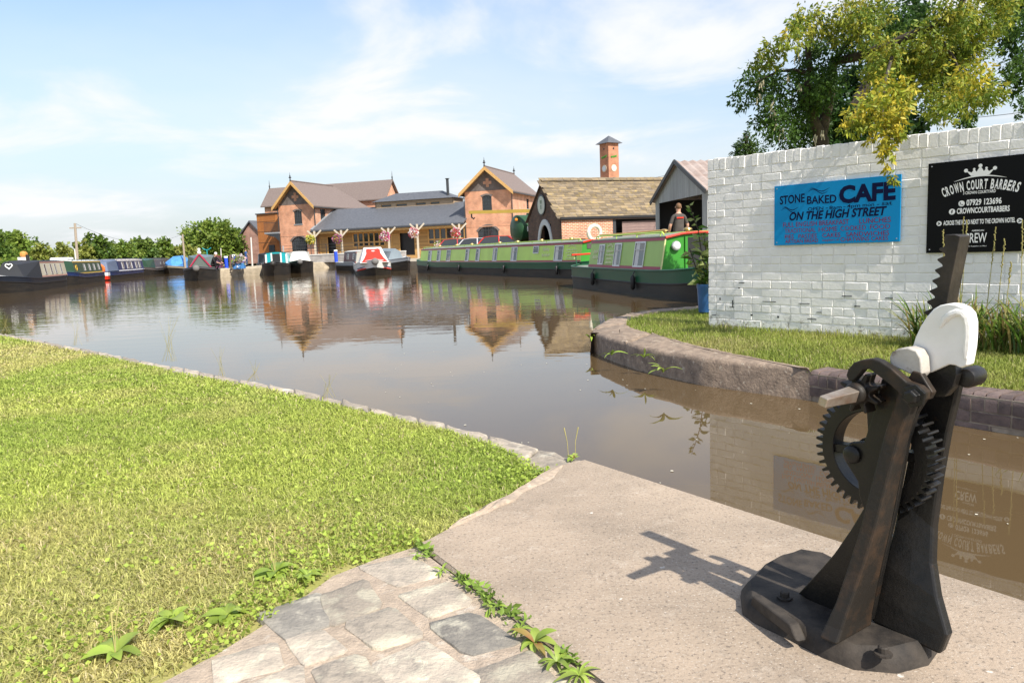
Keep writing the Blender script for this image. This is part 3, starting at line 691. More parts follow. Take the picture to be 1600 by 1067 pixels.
# gear wheel
wc = gpt(1362, 708, -.045); NT, R0, R1, RI, TH = 44, .133, .151, .102, .048
mb = MB(); out_, inn_ = [], []
for i in range(NT):
    for fr, r in ((.0, R0), (.22, R0), (.36, R1), (.64, R1), (.78, R0)):
        q = 2 * math.pi * (i + fr) / NT; out_.append((q, r))
vs = []; K = len(out_)
for nn in (0, TH):
    vs += [wc + CN * nn + (CU * math.cos(q) + UZ * math.sin(q)) * r for q, r in out_]
    vs += [wc + CN * nn + (CU * math.cos(q) + UZ * math.sin(q)) * RI for q, r in out_]
fs = []
for i in range(K):
    j = (i + 1) % K
    fs += [(i, j, K + j, K + i), (2*K+j, 2*K+i, 3*K+i, 3*K+j), (i, 2*K+i, 2*K+j, j), (K+j, 3*K+j, 3*K+i, K+i)]
mb.add(vs, fs)
for q in (.08, math.pi / 2 + .08, math.pi + .08, 1.5 * math.pi + .08):
    d_ = CU * math.cos(q) + UZ * math.sin(q); mb.bar(wc + d_ * .02 + CN * .024, wc + d_ * (RI + .006) + CN * .024, .022, .034, up=CN)
mb.lathe([(.04, -.004), (.04, TH + .004)], 20, wc, CN)
mb.build("gear_wheel", m_iron, gear, bevel=.0015, seg=1)
mb = MB(); c = gpt(1332, 710, -.077); mb.lathe([(.022, 0), (.022, .006), (.018, .010), (.008, .012)], 16, c, -CN); mb.build("axle_boss", m_iron, gear, smooth=True)
# pinion, crank spindle, pawl
pc = gpt(1356, 610, -.085); mb = MB(); prof = []
for i in range(8):
    for fr, r in ((.0, .026), (.25, .030), (.4, .049), (.58, .050), (.75, .03)): prof.append((2 * math.pi * (i + fr) / 8, r))
mb.prism([pc + (CU * math.cos(q) + UZ * math.sin(q)) * r for q, r in prof], -CN * .042); mb.build("pinion", m_rust, gear, bevel=.002, seg=1)
mb = MB(); mb.lathe([(.026, .042), (.026, .058), (.022, .064), (.018, .066)], 18, pc, -CN); mb.build("collar", m_rust, gear, smooth=True)
sp0 = pc - CN * .064; mb = MB(); a = .0165; b = .0115; ll = .118
sq = lambda r, o: [o + (CU * math.cos(q + .5) + UZ * math.sin(q + .5)) * r for q in (0, math.pi/2, math.pi, 1.5*math.pi)]
mb.add(sq(a * 1.25, sp0) + sq(b * 1.3, sp0 - CN * ll), [(0,1,2,3), (7,6,5,4), (0,4,5,1), (1,5,6,2), (2,6,7,3), (3,7,4,0)]); mb.build("crank_spindle", m_steel, gear, bevel=.002)
plate("pawl", [(212, 190), (225, 150), (260, 110), (310, 92), (380, 83), (430, 100), (500, 145), (600, 235), (680, 262), (722, 300), (715, 350), (660, 380), (600, 350), (560, 310), (480, 240), (400, 180), (360, 150), (320, 155), (290, 190), (260, 225), (230, 230)], -.137, .026, m_rust, .003, zg)
mb = MB(); c = gpt(*zg(655, 322), -.137); mb.lathe([(.027, 0), (.027, .008), (.016, .009), (.016, .022), (.012, .025)], 6, c, -CN); mb.build("pivot_nut", m_iron, gear, bevel=.0015)
plate("link", [(590, 235), (640, 160), (690, 175), (735, 250), (768, 300), (745, 345), (700, 355)], -.108, .02, m_rust, .003, zg)
plate("lever_block", [(38, 822), (52, 792), (90, 770), (150, 762), (205, 782), (232, 830), (240, 925), (215, 955), (170, 930), (120, 905), (60, 885), (40, 855)], -.105, .04, m_dirtywhite, .0035, zh, 3, 45)
# white hood, rack, roller
hood_pts = [(180, 760), (198, 700), (230, 630), (270, 570), (310, 525), (350, 502), (400, 492), (450, 497), (500, 520), (530, 555), (543, 610), (543, 680), (537, 760), (527, 820), (517, 872), (480, 890), (440, 872), (405, 868), (360, 888), (300, 915), (262, 925), (235, 925), (222, 890), (205, 840), (183, 795)]
plate("hood", hood_pts, -.062, .034, m_whitepaint, .003, zh, 3, 45)
mb = MB(); mb.tube([gpt(*zh(x, y), -.062) for x, y in [(350, 640), (385, 585), (420, 558), (455, 546), (488, 552), (512, 580), (523, 630), (523, 700), (517, 770), (508, 830)]], [.003] + [.008] * 8 + [.004], 8)
mb.build("hood_rim", m_whitepaint, gear, smooth=True)
plate("hood_foot", [(240, 912), (300, 905), (360, 880), (410, 862), (440, 868), (455, 930), (430, 1010), (380, 1067), (320, 1067), (268, 1000)], -.052, .03, m_iron, .002, zh)
tips = [(346, 157), (335, 222), (320, 288), (304, 352), (287, 417), (271, 482), (255, 547), (240, 612), (225, 677)]; roots = [(368, 190), (352, 255), (336, 320), (320, 384), (304, 449), (288, 514), (272, 579), (257, 645), (240, 705)]
rk = [(383, 66), (374, 95), (383, 122), (376, 140)]
for t, r in zip(tips, roots): rk += [(t[0] - 3, t[1] - 5), (t[0], t[1] + 5), (r[0] + 10, r[1] - 5), (r[0] + 14, r[1] + 6)]
rk += [(348, 705), (390, 495), (474, 78), (440, 66)]
plate("rack", rk, -.002, .05, mat("rack_iron", (.016, .013, .011), .55, col2=(.045, .036, .028), scale=12, bump=.4, bscale=60, bdist=.004, spec=.3), .0012, zh)
mb = MB(); c = gpt(1506, 591, -.03); mb.lathe([(.012, 0), (.02, .004), (.023, .012), (.023, .055), (.02, .065)], 18, c, CN); mb.build("guide_roller", m_iron, gear, smooth=True)
# ------------------------------------------------------------------ grass and leaves from arrays
def raw_mesh(name, V, quads, tris, mt, tint):
    me = bpy.data.meshes.new(name); nv = len(V); nq = len(quads); nt = len(tris)
    me.vertices.add(nv); me.vertices.foreach_set("co", np.ascontiguousarray(V, np.float32).ravel())
    me.loops.add(nq * 4 + nt * 3); me.polygons.add(nq + nt)
    li = np.concatenate([np.asarray(quads, np.int32).ravel(), np.asarray(tris, np.int32).ravel()])
    me.loops.foreach_set("vertex_index", li)
    ls = np.concatenate([np.arange(nq) * 4, nq * 4 + np.arange(nt) * 3]).astype(np.int32); me.polygons.foreach_set("loop_start", ls)
    try: me.polygons.foreach_set("loop_total", np.concatenate([np.full(nq, 4), np.full(nt, 3)]).astype(np.int32))
    except Exception: pass
    ca = me.color_attributes.new("tint", 'FLOAT_COLOR', 'POINT'); ca.data.foreach_set("color", np.ascontiguousarray(tint, np.float32).ravel())
    me.materials.append(mt); me.update(calc_edges=True); me.validate(); return me
def vnoise(X, Y, s, seed=0):
    """cheap smooth value noise"""
    g = np.random.default_rng(seed).random((64, 64)); x = X * s; y = Y * s; xi = np.floor(x).astype(int); yi = np.floor(y).astype(int); fx = x - xi; fy = y - yi
    fx = fx * fx * (3 - 2 * fx); fy = fy * fy * (3 - 2 * fy); G = lambda a, b: g[a % 64, b % 64]
    return (G(xi, yi) * (1 - fx) + G(xi + 1, yi) * fx) * (1 - fy) + (G(xi, yi + 1) * (1 - fx) + G(xi + 1, yi + 1) * fx) * fy
def blades(X, Y, z0, h, w, lean, cols, name, parent=None, mt=None):
    n = len(X); a = RNG.random(n) * 2 * np.pi; dx, dy = np.cos(a), np.sin(a); b = a + RNG.normal(1.57, .5, n); lx, ly = np.cos(b), np.sin(b)
    base = np.stack([X, Y, np.full(n, z0)], 1); sd = np.stack([dx, dy, np.zeros(n)], 1) * (w / 2)[:, None]
    ln = (np.stack([lx, ly, np.zeros(n)], 1) * (h * lean)[:, None])
    up = np.zeros((n, 3)); up[:, 2] = h
    V = np.stack([base - sd, base + sd, base + ln * .35 + up * .6 + sd * .75, base + ln * .35 + up * .6 - sd * .75, base + ln + up * (1 - lean * .25)[:, None]], 1).reshape(-1, 3)
    k = np.arange(n) * 5; q = np.stack([k, k + 1, k + 2, k + 3], 1); t = np.stack([k + 3, k + 2, k + 4], 1)
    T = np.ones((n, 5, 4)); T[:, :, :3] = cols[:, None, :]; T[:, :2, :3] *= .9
    me = raw_mesh(name, V, q, t, mt or m_grass, T.reshape(-1, 4)); return put(name, me, parent)
def scatter(poly, n, x0, x1, y0, y1, dens):
    X = RNG.uniform(x0, x1, n); Y = RNG.uniform(y0, y1, n); k = in_poly(poly, X, Y) & (RNG.random(n) < dens(X, Y)); return X[k], Y[k]
def in_view(X, Y, m=.32):
    zz = Y * math.cos(PITCH) + math.sin(PITCH); sx = (X * math.cos(ROLL) - 0) / zz; return (np.abs(sx) < .72 + m) & (Y > 1.2)
lp = [(p.x, p.y) for p in lawn_poly]
def grass_cols(X, Y, straw=.05, lush=0):
    n = len(X); g1 = vnoise(X, Y, .9, 1); g2 = vnoise(X, Y, 3.7, 2); r = RNG.random(n)
    c = np.array([.47, .53, .12])[None] * (1 - g1)[:, None] + np.array([.33, .43, .085])[None] * g1[:, None]
    yel = np.clip((g2 - .5) * 2.4, 0, 1) * .32 + np.clip((vnoise(X, Y, .55, 5) - .58) * 4, 0, 1) * .55
    c = c * (1 - yel)[:, None] + np.array([.60, .52, .23])[None] * yel[:, None]
    c *= RNG.uniform(.65, 1.35, n)[:, None]
    s = r < straw + .06 * np.clip((vnoise(X, Y, .55, 5) - .5) * 4, 0, 1); c[s] = np.array([.66, .57, .32]) * RNG.uniform(.6, 1.2, s.sum())[:, None]
    return c
rim_pts = np.array([[p.x, p.y] for p in sum([[cob_edge[i].lerp(cob_edge[i + 1], k / 12) for k in range(12)] for i in range(6)], []) + slab_top])
def rim(X, Y):
    dd = np.full(len(X), 9.0)
    for q in rim_pts: dd = np.minimum(dd, np.hypot(X - q[0], Y - q[1]))
    return np.clip((dd - .015 - .05 * vnoise(X, Y, 9, 12)) / .05, .04, 1)
def lawn_zone(name, y0, y1, x0, dens_m2, h, w, zb=-.022):
    A = (y1 - y0) * (1.0 - x0); X, Y = scatter(lp, int(A * dens_m2), x0, 1.0, y0, y1, lambda X, Y: in_view(X, Y) * rim(X, Y))
    n = len(X); hh = np.clip(RNG.normal(h, h * .3, n), h * .35, h * 2.2); ww = w * RNG.uniform(.7, 1.3, n)
    return X, Y, hh, ww, np.clip(RNG.normal(1.0, .4, n), .15, 1.8)
Z = [lawn_zone("", 1.3, 3.2, -3.6, 26000, .024, .0042), lawn_zone("", 3.2, 5.2, -5.8, 15000, .024, .006), lawn_zone("", 5.2, 8.5, -9.4, 6500, .025, .010), lawn_zone("", 8.5, 17, -17, 2600, .027, .017)]
X, Y, hh, ww, ln = [np.concatenate([z[i] for z in Z]) for i in range(5)]
# blades lie over the worn rim of the lawn
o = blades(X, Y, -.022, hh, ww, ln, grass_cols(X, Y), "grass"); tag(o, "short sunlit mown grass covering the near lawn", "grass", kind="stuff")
# opposite bank grass, longer and patchy
rp = [(p.x, p.y) for p in (R_in + [BR0 + BN * .23, BR0 + BD * 4 + BN * .23, V2(WA + WD * 5.5), V2(WA), V2(WA + WN * .3), Vector((3.2, 10.6))])]
X, Y = scatter(rp, 260000, .8, 6, 2.5, 11.5, lambda X, Y: in_view(X, Y, .2) * np.where(Y < 7, .9, .6)); n = len(X)
near_wall = np.clip(1 - np.abs((X - WA.x) * WN.x + (Y - WA.y) * WN.y) / .3, 0, 1)
h = np.clip(RNG.normal(.04, .014, n), .015, .1) * (1 + 1.2 * near_wall * RNG.random(n)); c = grass_cols(X, Y, .06) * .66
o = blades(X, Y, -.03, h, .006 * RNG.uniform(.7, 1.4, n), np.clip(RNG.normal(.6, .3, n), .1, 1.2), c, "bank_grass"); tag(o, "patchy green grass on the opposite bank below the white wall", "grass", kind="stuff")
# small round-leaved ground cover along the paved edge of the lawn
def leaves(P, Dn, size, cols, asp=.55, name="foliage", parent=None, fold=.25, mt=None, droop=0.0):
    """P points, Dn leaf pointing directions (n,3); diamond leaves folded on the midrib"""
    n = len(P); Dn = Dn / np.linalg.norm(Dn, axis=1)[:, None]; r = RNG.normal(size=(n, 3)); S = np.cross(Dn, r); S /= np.linalg.norm(S, axis=1)[:, None] + 1e-9; Nn = np.cross(S, Dn)
    L = np.asarray(size)[:, None]; w = L * asp * .5
    a = P; m1 = P + Dn * L * .45; t = P + Dn * L + Nn * (-droop * L)
    V = np.stack([a, m1 + S * w + Nn * w * fold, t, m1 - S * w + Nn * w * fold], 1).reshape(-1, 3)
    k = np.arange(n) * 4; tr = np.concatenate([np.stack([k, k + 1, k + 2], 1), np.stack([k, k + 2, k + 3], 1)])
    T = np.ones((n, 4, 4)); T[:, :, :3] = cols[:, None, :]
    return put(name, raw_mesh(name, V, np.zeros((0, 4), int), tr, mt or m_leaf, T.reshape(-1, 4)), parent)
ce = np.array([[p.x, p.y] for p in cob_edge[:6]] + [[p.x, p.y] for p in slab_top])
X, Y = scatter(lp, 90000, -2.0, .4, 1.4, 3.9, lambda X, Y: in_view(X, Y) * 1.0)
dd = np.min(np.hypot(X[:, None] - ce[None, :, 0], Y[:, None] - ce[None, :, 1]), 1); k = RNG.random(len(X)) < np.clip(1.0 - dd / .8, 0, 1) ** 1.5 * .55 * (vnoise(X, Y, 4, 9) > .38) + .02
X, Y = X[k], Y[k]; n = len(X); D = np.stack([RNG.normal(size=n), RNG.normal(size=n), RNG.uniform(.05, .6, n)], 1)
cols = np.array([.36, .46, .08])[None] * RNG.uniform(.6, 1.3, n)[:, None]
o = leaves(np.stack([X, Y, RNG.uniform(-.018, .014, n)], 1), D, RNG.uniform(.009, .021, n), cols, .75, "clover"); tag(o, "small clover and daisy leaves spreading along the paved lawn edge", "ground cover", kind="stuff")

tt_ = RNG.random(900); n = len(tt_); X = J0.x + (J2.x - J0.x) * tt_ * .72 + RNG.normal(0, .012, n); Y = J0.y + (J2.y - J0.y) * tt_ * .72 + RNG.normal(0, .012, n); k = vnoise(X, Y, 5.5, 21) > .45; X, Y = X[k], Y[k]; n = len(X)
o = leaves(np.stack([X, Y, RNG.uniform(-.01, .012, n)], 1), np.stack([RNG.normal(size=n), RNG.normal(size=n), RNG.uniform(.1, .9, n)], 1), RNG.uniform(.012, .032, n), np.array([.22, .33, .06])[None] * RNG.uniform(.6, 1.3, n)[:, None], .5, "joint_moss"); tag(o, "tiny green seedlings filling the joint between slab and cobbles", "ground cover", kind="stuff")
# ------------------------------------------------------------------ weeds one can pick out
def leaf_blade(L, W, curl=.5, mt=None):
    mb = MB(); n = 6; vs = []
    for i in range(n + 1):
        t = i / n; w = W * .5 * math.sin(math.pi * min(1, t * .93 + .05)) ** .8; x = L * t; z = L * (.55 * t - curl * t * t)
        vs += [(x, -w, z + w * .3), (x, 0, z), (x, w, z + w * .3)]
    fs = []
    for i in range(n): fs += [(3*i, 3*i+1, 3*i+4, 3*i+3), (3*i+1, 3*i+2, 3*i+5, 3*i+4)]
    mb.add(vs, fs); return mb
m_weed = mat("weed_leaf", (.24, .36, .045), .5, col2=(.32, .40, .08), scale=9, trans=.3, rnd=.25)
m_weedred = mat("reddish_leaf", (.30, .12, .06), .55, col2=(.26, .22, .05), scale=20, trans=.25)
m_stalk = mat("dry_stalk", (.42, .36, .14), .8, col2=(.30, .28, .1), scale=20)
lm = [leaf_blade(.1, .042 + .006 * (i % 4), .5 + .08 * i).mesh("weed_leaf", m_weed, True) for i in range(7)]
lmn = [leaf_blade(.1, .016 + .004 * (i % 3), .6 + .1 * i).mesh("narrow_leaf", m_weed, True) for i in range(6)]; lmr = leaf_blade(.1, .03, .6).mesh("red_leaf", m_weedred, True)
def weed(px, py, label, nl, size, name="broadleaf_weed", narrow=False, red=0, stalks=0, tilt=.0):
    size *= .95; nl = int(nl * 1.6); p = gp(px, py, 0); t = thing(name, label, "weed", p, random.uniform(0, 6))
    for i in range(nl):
        q = i * 2.4 + random.uniform(-.3, .3); s_ = size * random.uniform(.6, 1.15); me = lmr if i < red else random.choice(lmn if narrow else lm)
        put("leaf", me, t, (0, 0, 0), (random.uniform(-.25, .25), -random.uniform(-.2, .5), q), (s_ / .1,) * 3)
    for i in range(stalks):
        a = random.uniform(0, 6); h_ = random.uniform(.1, .15); mb = MB(); mb.tube([(0, 0, 0), (.01 * math.cos(a), .01 * math.sin(a), h_ * .6), (.025 * math.cos(a), .025 * math.sin(a), h_)], [.0013, .0013, .0028], 5); mb.build("flower_stalk", m_stalk, t)
WE = [(270, 968, "broad plantain weed leaning over the lawn nearest the bottom left corner", 6, .085), (355, 962, "plantain rosette at the lawn edge beside the biggest pale cobble", 7, .075), (180, 1020, "upright yellow green weed in the lawn at the bottom left", 5, .085),
      (690, 893, "trailing weed in the joint at the top corner of the cobbles", 6, .05), (655, 868, "small weed at the tip where lawn, slab and cobbles meet", 6, .04), (430, 895, "leafy weed clump on the lawn edge above the cobbles", 9, .07), (480, 900, "bright weed clump spilling over the upper cobble edge", 8, .06),
      (770, 950, "jagged weed in the middle of the slab joint", 8, .05), (812, 985, "spiky weed in the slab joint below the jagged one", 7, .05), (835, 1003, "red tinged dock weed in the slab joint", 7, .065), (870, 1035, "leafy weed low in the slab joint", 9, .06), (905, 1056, "last leafy weed in the slab joint at the bottom edge", 9, .055),
      (838, 738, "broad leaf weed at the upper slab corner by the lawn", 6, .055), (735, 800, "low weed on the slab edge halfway up the lawn", 7, .05)]
for k, w in enumerate(WE): weed(*w, narrow=(k in (3, 4, 7, 8, 10, 11, 12, 13)), red=2 if k == 9 else 0, stalks=2 if k in (2, 5) else 0)
weed(895, 716, "reddish weed with two tall yellow seed stalks at the water's edge", 9, .045, red=3); t_ = [o for o in COL.objects if o.get("label", "").startswith("reddish weed with two")][0]
for dx, tip in ((-.02, -.028), (.012, .03)):
    mb = MB(); mb.tube([(dx, 0, 0), (dx * 1.2, 0, .08), (dx + tip * .6, 0, .15)], [.0015, .0016, .003], 5); o = mb.build("seed_stalk", m_stalk, t_); o.rotation_euler = (0, 0, -t_.rotation_euler[2])
for px, py, lb in ((1005, 548, "spear leaved dock growing from the face of the stone coping"), (955, 545, "tiny fern on the coping near its rounded end"), (1035, 570, "small pale weed low on the stone coping"), (921, 520, "yellowish weed at the rounded tip of the coping")):
    p = gp(px, py, -.02); t = thing("coping_weed", lb, "weed", p - Vector((.0, .03, .06)), 0)
    for i in range(6): put("leaf", random.choice(lmn), t, (0, 0, 0), (random.uniform(-.5, .5), -random.uniform(.2, 1.1), random.uniform(-3.1, 0)), (random.uniform(.8, 1.6),) * 3)
# dry stems on the stone edging
for k, (px, py, h_, lb) in enumerate(((120, 540, .35, "dry grass stems on the stone edging left of the tall tuft"), (265, 565, .5, "tallest tuft of dry grass stems on the stone edging"), (345, 588, .3, "short dry grass tuft on the edging right of the tall tuft"), (10, 520, .3, "green and straw grass tuft on the edging at the left border"), (515, 622, .2, "sparse dry stems on the edging toward the slab"), (400, 595, .2, "thin dry stems on the middle of the stone edging"))):
    t = thing("dry_grass_tuft", lb, "grass tuft", gp(px, py, -.01)); mb = MB()
    for i in range(7 if k != 1 else 12):
        a = random.uniform(0, 6.28); l = h_ * random.uniform(.5, 1); d_ = random.uniform(.05, .4); mb.tube([(random.uniform(-.08, .08), random.uniform(-.03, .03), 0), (d_ * .3 * l * math.cos(a), d_ * .3 * l * math.sin(a), l * .6), (d_ * l * math.cos(a), d_ * l * math.sin(a), l)], [.0013, .0011, .0008], 3)
    mb.build("stems", m_stalk, t)

# ------------------------------------------------------------------ seed-headed clump in front of the wall
def arch_leaves(n, L, W, spread, cols, name, parent, x=(0, 0), y=(0, 0), upr=1.0):
    V, Q, T = [], [], []; k = 0; S = 6
    for i in range(n):
        a = RNG.random() * 6.283; l = L * RNG.uniform(.55, 1.1); b = np.array([RNG.uniform(*x), RNG.uniform(*y), 0.]); d_ = np.array([math.cos(a), math.sin(a), 0]); s_ = np.array([-d_[1], d_[0], 0]); sp = spread * RNG.uniform(.3, 1.2); dr = RNG.uniform(.1, .9)
        c = cols[RNG.integers(len(cols))] * RNG.uniform(.65, 1.3)
        for j in range(S + 1):
            t = j / S; w = W * .5 * (math.sin(math.pi * min(1, .12 + t * .88)) ** .7 if j < S else .05); p = b + d_ * l * sp * t ** 1.4 + np.array([0, 0, l * upr * (t - dr * .55 * t ** 3)])
            V += [p - s_ * w, p + s_ * w]; T += [[*c, 1], [*c, 1]]
            if j: Q.append((k, k + 1, k + 3, k + 2)); k += 2
        k += 2
    return put(name, raw_mesh(name, np.array(V), np.array(Q), np.zeros((0, 3), int), m_leaf, np.array(T)), parent)
p = WA + WD * 2.95 - WN * .38
cl = thing("flowering_clump", "clump of strappy green leaves with tall seed stalks under the black sign", "plant", p, WANG)
gc = [np.array(c) for c in ((.13, .22, .035), (.18, .26, .05), (.26, .27, .07), (.09, .17, .03), (.32, .24, .10))]
arch_leaves(520, .54, .017, .75, gc, "foliage", cl, (-.42, .75), (-.16, .2)); arch_leaves(60, .42, .014, 1.1, gc, "outer_foliage", cl, (-.5, -.3), (-.1, .1))
def wp(px, py, off): q = plane_hit(px, py, WA - WN * off, WN) - p; return Vector((q.dot(WD), q.dot(WN), q.z))
for (x0, y0, x1, y1) in ((1542, 480, 1556, 356), (1560, 470, 1570, 374), (1595, 470, 1598, 345), (1475, 450, 1474, 360), (1500, 470, 1506, 340), (1503, 460, 1511, 345), (1480, 500, 1474, 400), (1572, 480, 1580, 410)):
    b, t = wp(x0, y0, .35), wp(x1, y1, .38); rt = Vector((b.x + (b.x - t.x) * .5, b.y, .05)); mb = MB(); mb.tube([rt, b, b.lerp(t, .6), t], [.004, .004, .003, .002], 5)
    st = mb.build("flower_stalk", m_stalk, cl)
    hd = MB()
    for i in range(22):
        q = b.lerp(t, .55 + .45 * i / 21) + Vector((random.uniform(-.006, .006), random.uniform(-.006, .006), 0)); hd.ball(q, .0055, 5, (1, 1, 1.5))
    hd.build("seed_head", mat("seed_head%d" % x0, (.30, .24, .08), .8, col2=(.20, .20, .06), scale=40), st)

# ------------------------------------------------------------------ potted shrub at the end of the wall
pp = gp(1103, 489); pot = thing("potted_shrub", "variegated leafy shrub in a tall blue pot at the left end of the white wall", "plant", pp)
MB().lathe([(.075, 0), (.10, .02), (.115, .33), (.125, .36), (.125, .40), (.108, .40), (.10, .36)], 20).build("pot", mat("blue_glaze", (.025, .09, .26), .3, col2=(.035, .12, .32), scale=8), pot, smooth=True)
MB().lathe([(.1, .36), (.02, .372)], 14).build("soil", m_soil, pot)
stems = [[(0, 0, .36), (-.03, .02, .7), (-.10, 0, 1.15), (-.22, 0, 1.5)], [(0, 0, .36), (.03, .02, .7), (-.02, 0, 1.1)], [(-.02, 0, .36), (-.12, .02, .6), (-.22, 0, .9)], [(.02, 0, .36), (.0, -.05, .6), (-.1, -.08, .85)], [(0, .02, .36), (.1, .05, .7), (.12, .05, 1.2)]]
P, D, Sz, C = [], [], [], []
for s_ in stems:
    mb = MB(); mb.tube(s_, [.008, .007, .006, .003][:len(s_)], 6); mb.build("stem", m_trunk, pot)
    for i in range(len(s_) - 1):
        for j in range(13):
            t = j / 13; q = np.array(Vector(s_[i]).lerp(Vector(s_[i + 1]), t)); a = RNG.random() * 6.283
            P.append(q); D.append([math.cos(a), math.sin(a), RNG.uniform(-.25, .7)]); Sz.append(RNG.uniform(.10, .21) * (.6 if q[2] > 1.2 else 1)); v = RNG.random(); C.append(np.array([.10, .20, .035]) * RNG.uniform(.6, 1.2) if v < .55 else np.array([.32, .38, .14]) * RNG.uniform(.7, 1.1))
leaves(np.array(P), np.array(D), np.array(Sz), np.array(C), .42, "foliage", pot, .3, droop=.25)

# ------------------------------------------------------------------ trees
def clump_cloud(cs, dens, leaf, name, parent, asp=.5, hang=0.0):
    """cs: (centre, radius, colour list); leaves gathered on twig tips inside each clump"""
    P, D, S, C = [], [], [], []
    for c, r, cl_ in cs:
        n = int(dens * r * r); nt = max(3, n // 9)
        tw = RNG.normal(size=(nt, 3)); tw /= np.linalg.norm(tw, axis=1)[:, None]; tw = np.array(c)[None] + tw * (r * RNG.random(nt) ** .45)[:, None]
        k = RNG.integers(0, nt, n); p = tw[k] + RNG.normal(size=(n, 3)) * r * .13 + np.array([0, 0, -1])[None] * (hang * r * np.abs(RNG.normal(size=n)))[:, None] * .3
        d_ = RNG.normal(size=(n, 3)) * .8 + (p - np.array(c)) / r * .6 + np.array([0, 0, -.35 - hang])
        P.append(p); D.append(d_); S.append(RNG.uniform(.6, 1.25, n) * leaf)
        ci = RNG.integers(0, len(cl_), nt)[k]; cc = np.array(cl_)[ci] * RNG.uniform(.7, 1.25, n)[:, None]; C.append(cc)
    return leaves(np.concatenate(P), np.concatenate(D), np.concatenate(S), np.concatenate(C), asp, name, parent, .3)
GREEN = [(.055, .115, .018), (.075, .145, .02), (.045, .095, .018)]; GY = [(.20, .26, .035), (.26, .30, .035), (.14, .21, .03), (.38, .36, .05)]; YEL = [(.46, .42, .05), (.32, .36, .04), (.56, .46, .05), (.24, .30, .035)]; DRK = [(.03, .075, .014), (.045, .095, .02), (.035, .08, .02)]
ZT = lambda x, y: (1120 + x / 3.333, y / 3.333)
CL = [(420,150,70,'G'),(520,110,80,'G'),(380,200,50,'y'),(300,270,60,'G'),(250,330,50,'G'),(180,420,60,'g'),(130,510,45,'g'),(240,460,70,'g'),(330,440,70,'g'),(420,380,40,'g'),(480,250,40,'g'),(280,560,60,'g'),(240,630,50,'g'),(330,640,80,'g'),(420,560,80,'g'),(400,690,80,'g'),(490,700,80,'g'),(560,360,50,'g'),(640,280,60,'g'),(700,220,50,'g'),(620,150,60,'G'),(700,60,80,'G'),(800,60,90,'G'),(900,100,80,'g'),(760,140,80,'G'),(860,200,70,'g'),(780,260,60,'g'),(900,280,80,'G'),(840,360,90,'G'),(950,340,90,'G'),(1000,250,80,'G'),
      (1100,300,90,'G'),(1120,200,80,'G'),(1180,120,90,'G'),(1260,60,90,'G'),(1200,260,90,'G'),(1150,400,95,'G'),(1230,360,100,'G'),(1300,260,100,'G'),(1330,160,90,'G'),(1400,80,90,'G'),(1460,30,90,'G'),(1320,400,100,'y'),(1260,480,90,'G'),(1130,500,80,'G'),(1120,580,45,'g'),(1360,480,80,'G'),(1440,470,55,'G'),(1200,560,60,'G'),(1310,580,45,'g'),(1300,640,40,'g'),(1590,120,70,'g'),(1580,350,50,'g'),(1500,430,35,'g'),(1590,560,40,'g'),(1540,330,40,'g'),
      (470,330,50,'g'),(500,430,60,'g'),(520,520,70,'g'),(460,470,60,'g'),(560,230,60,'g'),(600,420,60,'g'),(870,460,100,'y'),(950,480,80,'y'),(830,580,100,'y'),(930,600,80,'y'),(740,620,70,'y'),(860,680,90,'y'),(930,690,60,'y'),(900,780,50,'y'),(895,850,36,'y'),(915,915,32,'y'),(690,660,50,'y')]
lab = thing("laburnum_tree", "yellow and green leaved tree hanging over the top of the white wall", "tree", dp(1290, 330, 9.6) * 1.0)
lab.location.z = -.03; LO = Vector(lab.location)
YD = {'g': 9.3, 'G': 8.5, 'y': 7.0}; cs = []
for x, y, r, k in CL:
    Yd = YD[k] + RNG.uniform(-.4, .4)
    if k == 'y': Yd = 6.75 + .15 * RNG.random() if y > 560 else 7.3
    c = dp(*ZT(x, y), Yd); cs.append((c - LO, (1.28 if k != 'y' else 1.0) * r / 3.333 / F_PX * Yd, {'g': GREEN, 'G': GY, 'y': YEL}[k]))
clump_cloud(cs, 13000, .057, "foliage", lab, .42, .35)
def limb(pts, r0, r1, parent, name="limb"):
    P = [dp(x, y, Y) - LO for x, y, Y in pts]; mb = MB(); n = len(P); mb.tube(P, [r0 + (r1 - r0) * i / (n - 1) for i in range(n)], 9); return mb.build(name, m_trunk, parent, smooth=True)
b0 = Vector((0, 0, 0)); tp = dp(1283, 215, 9.5) - LO
MB().tube([b0 - Vector((0, 0, .2)), b0 + Vector((.02, 0, .5)), b0.lerp(tp, .6), tp], [.16, .12, .10, .09], 12).build("trunk", m_trunk, lab, smooth=True)
limb([(1283, 215, 9.5), (1270, 185, 9.4), (1258, 150, 9.3), (1266, 115, 9.2), (1262, 75, 9.1), (1275, 40, 9.0)], .075, .02, lab); limb([(1283, 215, 9.5), (1296, 150, 9.4), (1302, 98, 9.2), (1345, 88, 8.9), (1400, 66, 8.6), (1455, 42, 8.4), (1495, 25, 8.3), (1510, -12, 8.2)], .07, .03, lab)
limb([(1266, 115, 9.2), (1240, 110, 9.2), (1215, 112, 9.2), (1180, 130, 9.2)], .028, .008, lab); limb([(1268, 160, 9.4), (1225, 180, 9.3), (1195, 200, 9.3)], .025, .008, lab); limb([(1400, 66, 8.6), (1385, 120, 7.8), (1378, 180, 7.1), (1392, 235, 6.85)], .02, .006, lab); limb([(1455, 42, 8.4), (1490, 90, 8.4), (1510, 140, 8.4)], .022, .006, lab); limb([(1302, 98, 9.2), (1330, 60, 9), (1370, 25, 9)], .03, .01, lab)
pods = MB()
